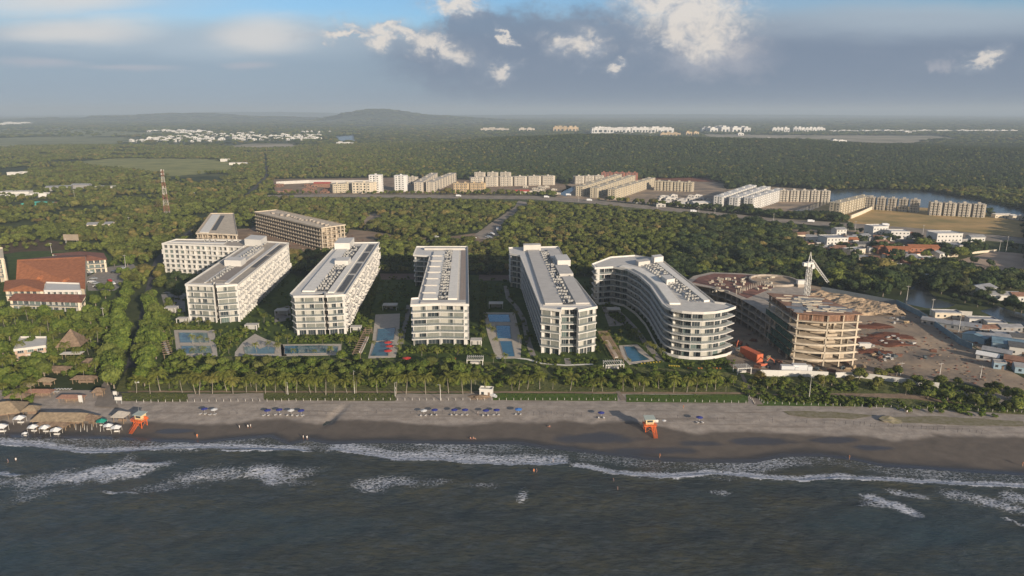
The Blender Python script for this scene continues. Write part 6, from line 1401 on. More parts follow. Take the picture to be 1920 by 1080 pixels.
for px, py, h, lb in ((196, 607, 10, 'utility pole among trees left of the avenue'), (236, 503, 11, 'utility pole by the road near the old hotel'), (1700, 563, 10, 'utility pole on the fence line by the creek'), (1746, 593, 11, 'utility pole between creek and long tin shed'), (1797, 625, 12, 'utility pole right of the long tin shed'), (1873, 473, 11, 'utility pole behind the football ground, left one'), (1886, 472, 14, 'utility pole behind the football ground, right one'),
    (1590, 432, 10, 'pole at the left end of the town road'), (1603, 434, 11, 'pole just right of the left end of the town road'), (1730, 440, 10, 'pole behind the white town houses'), (1688, 705, 7, 'post at the seaward end of the building site, left one'), (1762, 702, 6, 'post at the seaward end of the building site, middle one'), (1838, 708, 6, 'post at the seaward end of the building site, right one'),
    (125, 465, 9, 'pole under the brown billboard, left one'), (97, 474, 9, 'pole at the edge of the brown field'), (140, 372, 12, 'pole rising from the scrub left of the telecom mast'), (1340, 404, 9, 'pole along the far road left of the white estate'), (1310, 400, 9, 'pole along the far road below the storage yard'), (1233, 392, 9, 'pole along the far road below the beige estate'), (1085, 378, 9, 'pole along the far road left of the beige estate'), (1450, 415, 9, 'pole along the far road below the white estate'), (1780, 510, 8, 'pole at the football ground corner'), (1763, 497, 8, 'pole at the edge of the town near the pitch'),
    (243, 424, 10, 'pole in the scrub right of the pale roofed house')): upole(lb, px, py, h)
# telecom mast, crane
def lattice(b, z0, z1, w0, w1, seg, mfun, r=0.12):
    for k in range(seg):
        a, c = k / seg, (k + 1) / seg; za, zb = z0 + (z1 - z0) * a, z0 + (z1 - z0) * c; wa, wb = w0 + (w1 - w0) * a, w0 + (w1 - w0) * c; b.use(mfun(k)); C = [(-1, -1), (1, -1), (1, 1), (-1, 1)]
        for i in range(4):
            p, q = C[i], C[(i + 1) % 4]
            b.tube([(p[0] * wa, p[1] * wa, za), (p[0] * wb, p[1] * wb, zb)], r, 4); b.tube([(p[0] * wa, p[1] * wa, za), (q[0] * wb, q[1] * wb, zb)], r * .6, 3); b.tube([(q[0] * wa, q[1] * wa, za), (p[0] * wb, p[1] * wb, zb)], r * .6, 3); b.tube([(p[0] * wb, p[1] * wb, zb), (q[0] * wb, q[1] * wb, zb)], r * .6, 3)
def masts():
    g = G(314, 407); t = thing('telecom_mast', 'tall red and white lattice telecom mast in the scrub left of the avenue', 'telecom mast', (g.x, g.y, 0), .3)
    RD = mat('mast_red', (0.27, 0.12, 0.08), 0.7, var=0.1, vscale=1.0); WH = mat('mast_white', (0.46, 0.42, 0.37), 0.7)
    b = MB(); lattice(b, 0, 54, 3.0, 1.0, 16, lambda k: RD if (k // 2) % 2 else WH, 0.19); b.build('lattice_tower', t)
    for z in (53, 49, 34, 26):
        for q in (0, 2.1, 4.2): MB().use(WH).obox((1.8 * math.cos(q), 1.8 * math.sin(q)), Vector((math.cos(q), math.sin(q))), Vector((-math.sin(q), math.cos(q))), .25, .5, z, z + 2.2).build('antenna_panel', t)
    MB().use(WH).box(-2.2, 2.2, -2.2, 2.2, 33.2, 33.5).build('platform', t)
    g = G(1513, 547, 25.0); t = thing('tower_crane', 'white luffing tower crane behind the tall unfinished block', 'crane', (g.x, g.y, 0), 0)
    CW = mat('crane_white', (0.62, 0.60, 0.56), 0.6, var=0.05, vscale=1.0)
    b = MB(); lattice(b, 0, 39, 1.1, 1.1, 16, lambda k: CW, .20); b.build('mast', t)
    MB().use(CW).box(-1.6, 1.6, -1.4, 1.4, 39.0, 41.5).build('slewing_unit', t); MB().use(CW).box(.5, 1.9, -2.2, -1.41, 38.2, 40.6).build('cab', t)
    b = MB().use(CW); b.tube([(-.9, 0, 41.5), (-.2, 0, 47)], .22, 4); b.tube([(.9, 0, 41.5), (-.2, 0, 47)], .22, 4); b.build('top_frame', t)
    b = MB().use(CW); A, B = Vector((.6, -.5, 42.5)), Vector((10.2, -1.5, 30.5)); d = (B - A); s1 = Vector((0.5, 0, .4)); s2 = Vector((0, .7, 0))
    for o in (s1 + s2, s1 - s2, -s1): b.tube([A + o, B + o * .6], .17, 4)
    for k in range(12):
        p, q = A + d * (k / 12), A + d * ((k + 1) / 12); b.tube([p + s1 + s2, q - s1], .09, 3); b.tube([q + s1 - s2, p - s1], .09, 3); b.tube([p + s1 + s2, q + s1 - s2], .09, 3)
    b.build('jib', t)
    MB().use(CW).box(-3.6, -1.61, -1.2, 1.2, 39.4, 41.2).build('counterweight', t)
    g = G(1526, 541, 20); t = thing('site_cabin', 'small white site cabin on a concrete stack beside the crane mast', 'cabin', (g.x + 2, g.y + 22, 0)); MB().use(M_CONCR2).box(-2.6, 2.6, -1.2, 1.2, 0, 17.4).build('stack', t); MB().use(M_WHITE).box(-3, 3, -1.4, 1.4, 17.41, 19.9).build('cabin_body', t)
masts()
# ---------------------------------------------------------------- old hotel on the left
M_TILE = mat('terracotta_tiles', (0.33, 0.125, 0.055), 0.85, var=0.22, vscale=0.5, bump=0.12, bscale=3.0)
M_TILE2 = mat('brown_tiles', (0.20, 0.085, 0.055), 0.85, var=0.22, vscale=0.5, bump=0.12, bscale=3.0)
M_CREAM = mat('cream_render', (0.60, 0.52, 0.40), 0.8, var=0.07, vscale=0.3)
def roofslab(b, A, B, C, D, t=0.4):
    v = [A, B, C, D]; w = [Vector((p.x, p.y, p.z - t)) for p in v]
    b.add(v + w, [(0, 1, 2, 3), (7, 6, 5, 4), (0, 4, 5, 1), (1, 5, 6, 2), (2, 6, 7, 3), (3, 7, 4, 0)])
def hotel():
    E1, E2, R1, R2 = G(30, 524, 7), G(160, 541, 7), G(32, 487, 16), G(160, 481, 16)
    c = (E1 + E2) / 2; c.z = 0; t = thing('hotel_hall', 'old hotel hall with the huge sloping terracotta tile roof', 'building', tuple(c)); f = [p - c for p in (E1, E2, R2, R1)]
    bk1 = Vector((f[3].x * 2 - f[0].x, f[3].y * 2 - f[0].y, 7)); bk2 = Vector((f[2].x * 2 - f[1].x, f[2].y * 2 - f[1].y, 7))
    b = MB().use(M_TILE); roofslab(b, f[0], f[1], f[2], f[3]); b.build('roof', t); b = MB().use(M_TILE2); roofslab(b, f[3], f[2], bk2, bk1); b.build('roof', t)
    b = MB().use(M_CREAM); w = [f[0], f[1], bk2, bk1]; q = offset(ccw([Vector((p.x, p.y)) for p in w]), -1.2); b.prism(q, 0, 6.4); b.add([f[1] + Vector((-.6, .6, -.6)), bk2 + Vector((-.6, -.6, -.6)), f[2] + Vector((-.6, 0, -.8))], [(0, 1, 2)]); b.add([f[0] + Vector((.6, .6, -.6)), f[3] + Vector((.6, 0, -.8)), bk1 + Vector((.6, -.6, -.6))], [(0, 1, 2)]); b.build('wall', t)
    u = (f[1] - f[0]); 
    for k in (0.35, 0.72):
        p = f[0].lerp(f[1], k).lerp(f[3].lerp(f[2], k), .12); b = MB().use(M_TILE); x, y, z = p; b.add([(x - 1.8, y - 1, z + .2), (x + 1.8, y - 1, z + .2), (x, y - 1, z + 2.3), (x - 1.8, y + 3, z + 1.2), (x + 1.8, y + 3, z + 1.2), (x, y + 4, z + 2.3)], [(0, 1, 2), (1, 4, 5, 2), (3, 0, 2, 5)]); b.build('dormer', t)
    def wing(label, poly, h, floors, roofm, peak, edges='frame', seed=1, ridge=0.6, over=1.0):
        b = Block(label, poly, h, floors, name='hotel_wing', edges={'*': edges}, seed=seed, bay=4.0, inset=1.4, over=0.25, wallm=M_CREAM, slabm=M_CREAM, par=0.05)
        P = offset(b.P, over); n = len(P); m = [(P[i] + P[(i + 1) % n]) / 2 for i in range(4)]; L1 = (P[1] - P[0]).length; L2 = (P[2] - P[1]).length
        if L1 > L2: a, c_ = m[3], m[1]; ends = ((0, 1, 1, 0), )
        mid = sum(P, Vector((0, 0))) / n; a = mid + (m[3] - mid) * ridge; c_ = mid + (m[1] - mid) * ridge
        if L1 <= L2: a = mid + (m[0] - mid) * ridge; c_ = mid + (m[2] - mid) * ridge
        z = h + .06; V = [(p.x, p.y, z) for p in P] + [(a.x, a.y, z + peak), (c_.x, c_.y, z + peak)] + [(p.x, p.y, z - .3) for p in P]
        F = [(0, 1, 5, 4), (1, 2, 5), (2, 3, 4, 5), (3, 0, 4)] if L1 > L2 else [(0, 1, 4), (1, 2, 5, 4), (2, 3, 5), (3, 0, 4, 5)]
        F += [(i, 6 + i, 6 + (i + 1) % 4, (i + 1) % 4) for i in range(4)] + [(9, 8, 7, 6)]
        MB().use(roofm).add(V, F).build('roof', b.t); b.finish(); return b
    wing('white hotel wing with brown hip roof right behind the terracotta hall', W(10, (152, 489), (198, 486), (192, 475), (100, 476)), 10, 3, M_TILE2, 2.6, seed=31)
    wing('cream hotel building with brown ridge roof at the seaward end of the old hotel', W(7, (18, 562), (150, 566), (158, 553), (28, 552)), 7, 2, M_TILE2, 2.4, edges='rows', seed=32, ridge=0.85)
    wing('low terracotta roofed part left of the cream hotel building', W(7, (10, 545), (80, 545), (80, 527), (12, 527)), 7, 2, M_TILE, 2.6, seed=33)
    b = Block('small white flat roofed part in front of the terracotta hall', W(9, (84, 546), (150, 546), (148, 533), (88, 531)), 9, 2, name='hotel_wing', edges={'*': 'grid'}, seed=34, bay=4, wallm=M_WHITE); b.finish()
    b = Block('beige building cut by the left edge of the photo beside the old hotel', W(17, (-60, 486), (6, 486), (4, 466), (-60, 466)), 17, 5, edges={'*': 'frame'}, seed=35, bay=4.5, wallm=M_CREAM); b.finish()
    b = Block('grey roofed pink villa among palms in front of the old hotel', W(5.5, (28, 657), (84, 650), (86, 634), (40, 634)), 5.5, 2, name='villa', edges={'*': 'grid'}, seed=36, bay=4, inset=0.8, wallm=mat('pink_render', (0.42, 0.30, 0.22), 0.8, var=0.08, vscale=0.4), slabm=M_MEMB2); b.finish()
hotel()

# ---------------------------------------------------------------- small houses
def house(label, px, py, w, d, h, rz, wall, roof, kind='gable', peak=1.8, name='house', group=None, z=0.0, cat='house'):
    g = G(px, py, z); t = thing(name, label, cat, (g.x, g.y, z), rz, group); b = MB().use(wall)
    b.box(-w / 2, w / 2, -d / 2, d / 2, -.2, h)
    if kind == 'gable': b.add([(-w / 2, -d / 2, h), (-w / 2, d / 2, h), (-w / 2, 0, h + peak - .25)], [(0, 1, 2)]); b.add([(w / 2, -d / 2, h), (w / 2, d / 2, h), (w / 2, 0, h + peak - .25)], [(0, 2, 1)])
    b.build('wall', t); b = MB().use(roof)
    if kind == 'gable':
        W_, D_ = w / 2 + .5, d / 2 + .6
        for s in (-1, 1): roofslab(b, Vector((-W_, s * D_, h - .1)), Vector((W_, s * D_, h - .1)), Vector((W_, 0, h + peak)), Vector((-W_, 0, h + peak)), .18)
    elif kind == 'hip': hip(b, w + 1, d + 1, h + .05, h + peak, max(.3, w - d))
    else: b.ring([Vector(p) for p in ((-w / 2 - .15, -d / 2 - .15), (w / 2 + .15, -d / 2 - .15), (w / 2 + .15, d / 2 + .15), (-w / 2 - .15, d / 2 + .15))], [Vector(p) for p in ((-w / 2 + .15, -d / 2 + .15), (w / 2 - .15, -d / 2 + .15), (w / 2 - .15, d / 2 - .15), (-w / 2 + .15, d / 2 - .15))], h + .002, h + .6); b.box(-w / 2 + .16, w / 2 - .16, -d / 2 + .16, d / 2 - .16, h + .003, h + .12)
    b.build('roof', t); nf = max(1, int(h / 2.8)); nw = max(2, int(w / 3.2))
    if g.y < 1000:
        for k in range(nf):
            for i in range(nw):
                x = -w / 2 + w * (i + .5) / nw; zz = k * h / nf + .9
                if k == 0 and i == nw // 2: MB().use(WOODP).box(x - .45, x + .45, -d / 2 - .06, -d / 2 + .02, 0, 2.05).build('door', t); continue
                MB().use(M_GLASS).box(x - .6, x + .6, -d / 2 - .05, -d / 2 + .02, zz, zz + 1.2).build('window', t)
    return t
Wt, Tr, Br = M_WHITE, M_TILE, mat('brick_wall', (0.34, 0.15, 0.09), 0.9, var=0.2, vscale=0.5)
TIN = mat('tin_roof', (0.36, 0.35, 0.34), 0.5, var=0.2, vscale=0.4, metal=0.3); TINB = mat('blue_tin', (0.15, 0.23, 0.28), 0.5, var=0.25, vscale=0.3); RUST = mat('rusty_tin', (0.22, 0.12, 0.08), 0.8, var=0.3, vscale=0.4); GR = mat('grey_block_wall', (0.25, 0.24, 0.23), 0.9, var=0.15, vscale=0.4); BLU = mat('blue_wall', (0.27, 0.36, 0.42), 0.8, var=0.1, vscale=0.5)
town = [
 (1560, 462, 20, 16, 9, .1, Wt, TIN, 'flat', 'white three storey town house with blue shaded side at the left of the town'),
 (1572, 440, 11, 9, 6, .2, Wt, TIN, 'gable', 'small white gabled house behind the white three storey town house'),
 (1641, 444, 16, 14, 11, .15, Wt, Wt, 'flat', 'white cube house, left one of two beyond the town roofs'),
 (1681, 450, 17, 13, 9, -.1, Wt, Wt, 'flat', 'white cube house, right one of two beyond the town roofs'),
 (1768, 458, 24, 16, 11, .05, Wt, Wt, 'flat', 'large white flat roofed building, back one at the right of the town'),
 (1778, 470, 18, 12, 6, -.25, Wt, TIN, 'flat', 'white terrace house in front of the large white building'),
 (1721, 460, 18, 9, 5, 0, Wt, TIN, 'flat', 'long low white house left of the large white building'),
 (1592, 458, 13, 9, 5, .1, Wt, Tr, 'gable', 'orange roofed white house right of the white three storey house'),
 (1600, 477, 17, 9, 5, .35, M_CREAM, TIN, 'flat', 'cream and orange walled house nearest the mangroves'),
 (1652, 475, 12, 9, 5.5, .1, Br, Tr, 'hip', 'small terracotta roofed house in the middle of the town'),
 (1680, 478, 19, 11, 6, -.05, Br, Tr, 'gable', 'wide terracotta roofed house in the middle of the town'),
 (1727, 477, 24, 12, 7, -.12, Br, Tr, 'gable', 'largest brick house with terracotta roof below the long white house'),
 (1756, 484, 10, 9, 5, .6, Wt, TIN, 'gable', 'small white house with stepped roof right of the largest brick house'),
 (1632, 453, 8, 7, 4, .2, Wt, TIN, 'flat', 'small white box house left of the dark town roofs'),
 (1616, 466, 14, 9, 5, .1, GR, M_DARKR, 'gable', 'dark roofed house beside the orange roofed house'),
 (1695, 462, 14, 9, 5, -.2, GR, M_DARKR, 'gable', 'dark gabled house behind the wide terracotta house'),
 (1650, 462, 12, 8, 4.5, .3, GR, RUST, 'gable', 'rusty roofed house between the two white cubes'),
 (1738, 492, 11, 8, 4, 0, mat('salmon_wall', (0.50, 0.27, 0.19), 0.8), TIN, 'flat', 'salmon pink house below the largest brick house'),
 (1748, 504, 22, 7, 4, -.05, M_CREAM, TIN, 'flat', 'long pale house below the salmon pink house'),
 (1497, 447, 12, 8, 4.5, .2, M_CREAM, RUST, 'gable', 'pale house half hidden by trees at the left end of the town'),
 (1522, 452, 11, 8, 4.5, -.3, Wt, TIN, 'gable', 'white house with grey roof left of the white three storey house'),
 (1538, 462, 12, 8, 4, .1, GR, TIN, 'flat', 'low grey house below the left town trees'),
 (1660, 497, 9, 6, 4, .3, M_CREAM, RUST, 'flat', 'small pale hut in the trees below the town'),
 (1690, 505, 10, 6, 3.5, 0, Wt, TIN, 'flat', 'tiny white shed in the trees left of the long pale house'),
 (1828, 451, 14, 8, 4, .05, Wt, TIN, 'gable', 'white shed with tin roof by the town road'),
 (1800, 456, 9, 7, 4, .3, GR, TIN, 'flat', 'grey shed between the large white building and the football ground'),
 (1745, 527, 15, 8, 3.6, -.1, GR, TIN, 'gable', 'grey roofed house left of the trees above the creek'),
 (1775, 520, 16, 8, 3.6, .05, GR, RUST, 'gable', 'rusty roofed house in the trees above the creek'),
 (1822, 520, 13, 8, 3.6, .2, M_CREAM, RUST, 'gable', 'brown roofed house in the trees below the football ground'),
 (1843, 528, 9, 6, 5, .4, mat('peach_wall', (0.52, 0.38, 0.27), 0.8), TIN, 'flat', 'peach coloured small house right of the creek trees'),
 (1838, 551, 16, 11, 5, .45, Wt, TIN, 'gable', 'white villa with grey roof on the far bank of the creek'),
 (1877, 561, 19, 7, 3.8, -.08, Wt, TIN, 'gable', 'long white bungalow beyond the creek, left one of two'),
 (1915, 563, 15, 7, 3.8, -.05, Wt, RUST, 'gable', 'long white bungalow beyond the creek, right one of two'),
 (1872, 525, 14, 9, 4, .1, GR, M_DARKR, 'gable', 'dark roofed house far right above the bungalows'),
]
for px, py, w, d, h, rz, wm, rm, k, lb in town: house(lb, px, py, w, d, h, rz, wm, rm, k)
shacks = [
 (1768, 612, 21, 7, 3.2, -.72, TIN, TIN, 'gable', 'long tin roofed shed just behind the blue fence'),
 (1772, 594, 15, 7, 3.2, -.1, M_CREAM, TIN, 'flat', 'long pale walled yard building beyond the long tin shed'),
 (1812, 618, 13, 9, 3.4, -.6, GR, TIN, 'gable', 'grey shack beside the lamp pole beyond the fence'),
 (1838, 606, 15, 6, 3, -.15, Wt, TIN, 'flat', 'white roofed shack near the creek bend'),
 (1864, 613, 10, 6, 3, -.2, M_CREAM, TIN, 'flat', 'cream shack right of the white roofed shack'),
 (1830, 639, 7, 11, 3.4, .55, BLU, TINB, 'gable', 'pale blue tin shack left of the grey roofed one'),
 (1859, 640, 15, 8, 3.6, -.25, GR, TIN, 'gable', 'grey roofed shack above the blue cottage'),
 (1885, 636, 13, 7, 3.4, -.2, Wt, TIN, 'flat', 'white trimmed shack right of the grey roofed shack'),
 (1893, 655, 16, 12, 4.5, -.55, BLU, TINB, 'gable', 'large blue walled cottage with white gable trim at the right edge'),
 (1915, 662, 12, 10, 4.5, -.5, Wt, M_DARKR, 'gable', 'dark roofed white cottage at the right edge'),
 (1868, 668, 12, 6, 3.4, -.7, TINB, TIN, 'gable', 'green blue shack with pale roof behind the fence'),
 (1851, 674, 9, 5, 2.8, -.7, Wt, TENT, 'gable', 'white canvas roofed shed at the low end of the fence'),
 (1872, 690, 5, 4, 3.2, -.4, BLU, TIN, 'flat', 'small pale blue cabin at the seaward end of the fence'),
 (1905, 684, 10, 7, 3.4, -.6, Br, RUST, 'gable', 'red brown shack near the right edge above the dune trees'),
 (1918, 697, 8, 6, 3.4, -.4, BLU, TIN, 'gable', 'pale blue shack at the right edge above the dune trees'),
 (1890, 620, 12, 6, 3, 0, GR, TIN, 'gable', 'grey shack by the water at the right'),
 (1915, 640, 12, 8, 3.4, -.3, GR, M_DARKR, 'gable', 'dark shack at the right edge beyond the white trimmed one'),
 (1845, 622, 11, 6, 3, .1, GR, RUST, 'gable', 'rusty shack between creek bend and grey roofed shack'),
]
for px, py, w, d, h, rz, wm, rm, k, lb in shacks: house(lb, px, py, w, d, h, rz, wm, rm, k, 1.1, 'shack', cat='shack')
leftv = [
 (33, 366, 40, 14, 6, .1, Wt, TIN, 'flat', 'long white villa at the left edge, upper one'), (20, 371, 50, 12, 4, .05, Wt, Wt, 'flat', 'low white terrace at the left edge below the long villa'), (76, 369, 22, 12, 5, .2, Wt, Wt, 'flat', 'white villa right end of the left edge group'),
 (112, 357, 34, 14, 6, .35, GR, TIN, 'gable', 'long grey roofed house right of the white villas'), (154, 353, 26, 12, 6, .1, GR, TIN, 'gable', 'grey roofed house with dark side beside the long grey roof'), (200, 354, 34, 10, 4, .05, Wt, TIN, 'flat', 'flat white house standing alone in the left scrub'),
 (28, 328, 24, 9, 5, .05, Wt, Wt, 'flat', 'white house in the scrub far left, left one of two'), (44, 327, 12, 8, 5, 0, Wt, Wt, 'flat', 'white house in the scrub far left, right one of two'),
 (72, 386, 34, 14, 4, .1, mat('turquoise_roof', (0.08, 0.42, 0.34), 0.6), mat('turquoise_roof', (0.08, 0.42, 0.34), 0.6), 'hip', 'turquoise roofed building in the left scrub'), (112, 386, 20, 9, 3.5, -.1, M_CREAM, RUST, 'hip', 'ochre roofed hut right of the turquoise roof'),
 (190, 427, 24, 11, 4.5, .25, M_CREAM, TIN, 'gable', 'pale roofed house in the scrub below the turquoise roof'), (356, 366, 16, 8, 4, .1, Wt, TIN, 'flat', 'small white house right of the telecom mast'), (423, 303, 22, 10, 6, 0, Wt, Wt, 'flat', 'small white building at the right end of the left field'),
 (450, 309, 46, 10, 5, .1, Wt, TIN, 'flat', 'long white building beside the avenue beyond the left field'), (232, 464, 26, 5, 3, .02, Wt, TIN, 'flat', 'low long white building by the bend of the avenue'), (180, 505, 12, 6, 3, .1, Wt, TIN, 'flat', 'small white gatehouse beside the car park'),
]
for px, py, w, d, h, rz, wm, rm, k, lb in leftv: house(lb, px, py, w, d, h, rz, wm, rm, k)
rr = random.Random(23); more = []
while len(more) < 34:
    q = (rr.uniform(1500, 1790), rr.uniform(446, 508))
    if q[1] < 505 - abs(q[0] - 1690) * .22 and all(abs(q[0] - a[0]) > 7 or abs(q[1] - a[1]) > 4 for a in more) and all(abs(q[0] - a[0]) > a[2] * .9 + 4 or abs(q[1] - a[1]) > 6 for a in town): more.append(q)
for i, (px, py) in enumerate(sorted(more)):
    wm = rr.choice((Wt, M_CREAM, GR, Br, M_CREAM)); rm = rr.choice((TIN, RUST, Tr, M_TILE2, TIN))
    house('small crowded town house, %s from the left of its kind' % nth(i), px, py, rr.uniform(7, 11), rr.uniform(6, 8), rr.uniform(3, 5), rr.uniform(-.5, .5), wm, rm, rr.choice(('gable', 'flat', 'gable')), 1.3, group='small houses of the town')
# billboards
def board(label, px, py, w, h, up, m):
    g = G(px, py); t = thing('billboard', label, 'billboard', (g.x, g.y, 0), -.05); MB().use(m).box(-w / 2, w / 2, -.15, .15, up, up + h).build('panel', t)
    for x in (-w * .35, w * .35): MB().use(M_MULL).box(x - .15, x + .15, .16, .4, 0, up + h - .3).build('leg', t)
board('blank brown billboard on two legs in the scrub above the old hotel', 136, 465, 14, 5.5, 7, mat('billboard_back', (0.30, 0.24, 0.18), 0.9, var=0.1, vscale=0.2)); board('blank white billboard beside the football ground', 1828, 470, 10, 4.5, 4, M_WHITE); 
board('small white sign beside the sand path left of the avenue end', 223, 757, 3.0, 1.5, 1.6, M_WHITE); board('small white square sign above the white sign by the sand path', 217, 748, 1.6, 1.5, 2.0, M_WHITE); board('tall white banner sign right of the garden bar', 152, 756, 1.6, 3.0, .6, M_WHITE)

# ---------------------------------------------------------------- distant housing estates
EB = {}
def eb_mesh(L, D, H, m, fl, nb, skel=False):
    k = (round(L), round(D), round(H), m.name, fl, nb, skel)
    if k in EB: return EB[k]
    a = MB().use(m); L, D, H = k[0], k[1], k[2]; fh = H / fl; gw = L / nb
    a.box(-L / 2 + 1.0, L / 2 - 1.0, -D / 2 + 1.0, D / 2 - 1.0, 0, H)                       # core
    for i in range(nb):                                                                      # projecting bays on the long sides
        x0 = -L / 2 + gw * i + gw * .12; x1 = x0 + gw * .5
        a.box(x0, x1, -D / 2, -D / 2 + .999, 0, H + .4); a.box(x0, x1, D / 2 - .999, D / 2, 0, H + .4)
    for s in (-1, 1):
        for y0, y1 in ((-D * .42, -D * .08), (D * .10, D * .42)):
            xa, xb = sorted((s * L / 2, s * (L / 2 - .999))); a.box(xa, xb, y0, y1, 0, H + .3)
    a.box(-L / 2 + 1.3, L / 2 - 1.3, -D / 2 + 1.3, D / 2 - 1.3, H + .002, H + .35)
    for i in range(max(1, nb // 2)): x = -L / 2 + L * (i + .5) / max(1, nb // 2); a.box(x - 1.5, x + 1.5, -1.5, 1.5, H + .351, H + 2.2)
    a.use(M_DARKR if skel else M_GLASS)
    for f in range(fl):
        z = f * fh + fh * .28; zt = z + fh * (.62 if skel else .45)
        for i in range(nb):
            x0 = -L / 2 + gw * i + gw * .12
            for y, s in ((-D / 2, -1), (D / 2, 1)):
                ya, yb = sorted((y + s * .03, y - s * .1)); a.box(x0 + gw * .15, x0 + gw * .35, ya, yb, z, zt)
                xr0, xr1 = x0 + gw * .56, x0 + gw * .80
                if xr1 < L / 2 - 1.0:
                    ya, yb = sorted((y - s * .97, y - s * 1.1)); a.box(xr0, xr1, ya, yb, z - fh * .1, zt)
        for s in (-1, 1):
            xa, xb = sorted((s * (L / 2 + .03), s * (L / 2 - .1))); a.box(xa, xb, -D * .30, -D * .20, z, zt); a.box(xa, xb, D * .2, D * .3, z, zt)
    EB[k] = a.mesh('estate_block'); return EB[k]
BE = mat('beige_estate_wall', (0.46, 0.40, 0.30), 0.85, var=0.07, vscale=0.1); BE2 = mat('sand_estate_wall', (0.44, 0.39, 0.32), 0.85, var=0.07, vscale=0.1); WE = mat('white_estate_wall', (0.58, 0.56, 0.53), 0.85, var=0.06, vscale=0.1); OE = mat('ochre_estate_wall', (0.44, 0.33, 0.20), 0.85, var=0.12, vscale=0.1); RE = mat('red_estate_wall', (0.30, 0.13, 0.09), 0.85, var=0.2, vscale=0.1)
def estate_row(fmt, group, A, B, n, D, H, m, fl=5, nb=3, gap=1.5, skel=False, name='estate_block'):
    """n blocks in a row; A, B = photo pixels of the row's ends on the ground"""
    a, b = G(*A), G(*B); d = b - a; L = d.length / n; ang = math.atan2(d.y, d.x); me = eb_mesh(L - gap, D, H, m, fl, nb, skel)
    for i in range(n):
        p = a + d * ((i + .5) / n); o = link(name, me, None, (p.x, p.y, 0)); o.rotation_euler = (0, 0, ang); o.scale = ((L - gap) / round(L - gap), 1, 1)
        tag(o, fmt.format(nth(i)) if '{}' in fmt else fmt, 'apartment block', group)
estate_row('tall white tower block, left one of two in the far estate', None, (694, 360), (718, 360), 1, 16, 26, WE, 8, 2, 0)
estate_row('tall white tower block, right one of two in the far estate', None, (741, 358), (765, 358), 1, 16, 24, WE, 8, 2, 0)
estate_row('low cream block touching the left tall white tower', None, (664, 361), (704, 362), 1, 18, 16, M_CREAM, 4, 3, 0)
estate_row('low beige block left of the cream one in the far estate', None, (622, 361), (662, 359), 1, 20, 13, BE, 4, 5, 0)
estate_row('{} block of the diagonal grey beige row right of the right white tower', 'left far estate rows', (784, 361), (815, 340), 3, 14, 15, BE2, 5, 3, 2, True)
estate_row('{} block of the second diagonal row right of the right white tower', 'left far estate rows', (806, 360), (850, 340), 3, 14, 15, BE2, 5, 3, 2, True)
estate_row('{} block of the ochre unfinished pair in the left far estate', 'left far estate rows', (850, 362), (912, 362), 2, 16, 15, OE, 4, 4, 1, True)
estate_row('{} block from the left in the back row of the left far estate', 'left far estate rows', (880, 350), (1040, 346), 6, 14, 15, BE2, 5, 3, 2.5, True)
estate_row('{} block of the short hindmost row in the left far estate', 'left far estate rows', (888, 338), (960, 338), 3, 14, 14, BE2, 5, 3, 3, True)
estate_row('small grey beige block behind the right tall white tower', None, (764, 345), (784, 345), 1, 12, 12, BE2, 4, 2, 0, True)
estate_row('{} block inland along the first receding row of the middle beige estate', 'middle beige estate', (1086, 368), (1160, 342), 5, 13, 14, BE, 5, 3, 1.2)
estate_row('{} block inland along the second receding row of the middle beige estate', 'middle beige estate', (1113, 371), (1185, 344), 5, 13, 14, BE, 5, 3, 1.2)
estate_row('{} block inland along the third receding row of the middle beige estate', 'middle beige estate', (1146, 374), (1222, 349), 6, 13, 14, BE, 5, 3, 1.2)
estate_row('{} block from the left in the rear right row of the middle beige estate', 'middle beige estate', (1226, 356), (1301, 359), 4, 13, 14, BE, 5, 3, 1.5)
estate_row('{} block from the left in the rear left row of the middle beige estate', 'middle beige estate', (1075, 345), (1130, 343), 3, 13, 13, BE2, 5, 3, 1.5)
estate_row('{} dark red brick block behind the middle beige estate', 'red estate blocks', (1126, 338), (1196, 339), 3, 12, 14, RE, 5, 4, 1.0, True)
estate_row('{} block inland along the left receding row of the white estate', 'white estate', (1345, 391), (1410, 366), 5, 13, 15, WE, 5, 3, 1.2)
estate_row('{} block inland along the middle receding row of the white estate', 'white estate', (1374, 393), (1436, 369), 5, 13, 15, WE, 5, 3, 1.2)
estate_row('{} block inland along the right receding row of the white estate', 'white estate', (1402, 394), (1462, 374), 5, 13, 15, WE, 5, 3, 1.2)
estate_row('{} beige block from the left in the row behind the white estate', 'beige row behind the white estate', (1458, 377), (1554, 378), 5, 13, 15, BE2, 5, 3, 1.5)
estate_row('{} block inland along the receding row of the right beige estate', 'right beige estate', (1563, 404), (1622, 388), 4, 14, 15, BE, 5, 3, 1.2)
estate_row('{} block from the left in the long row of the right beige estate', 'right beige estate', (1622, 391), (1724, 398), 5, 13, 15, BE2, 5, 3, 2.0)
estate_row('{} block from the left in the rightmost row above the dry field', 'right beige estate', (1738, 402), (1846, 407), 4, 13, 15, BE2, 5, 3, 2.0)
def wall_thing(label, pts, h, w, m, z=0.0, name='boundary_wall'):
    p = GP(pts); c = p[0]; t = MB().use(m).prism([q - Vector((c.x, c.y)) for q in strip_pts(p, w)], 0, h).build(name, None, (c.x, c.y, z)); return tag(t, label, 'wall' if 'wall' in name else 'fence')
wall_thing('pale boundary wall slanting beside the dry field', [(1595, 410), (1615, 402), (1634, 393)], 4, 1.2, M_CREAM)
wall_thing('long white hoarding behind the far estate yard', [(518, 346), (580, 343), (650, 343), (700, 343)], 5, 1.0, M_WHITE2)
wall_thing('long white wall along the seaward side of the building site', [(1425, 705), (1460, 706), (1500, 706), (1552, 709)], 3.0, .35, M_WHITE, .1)
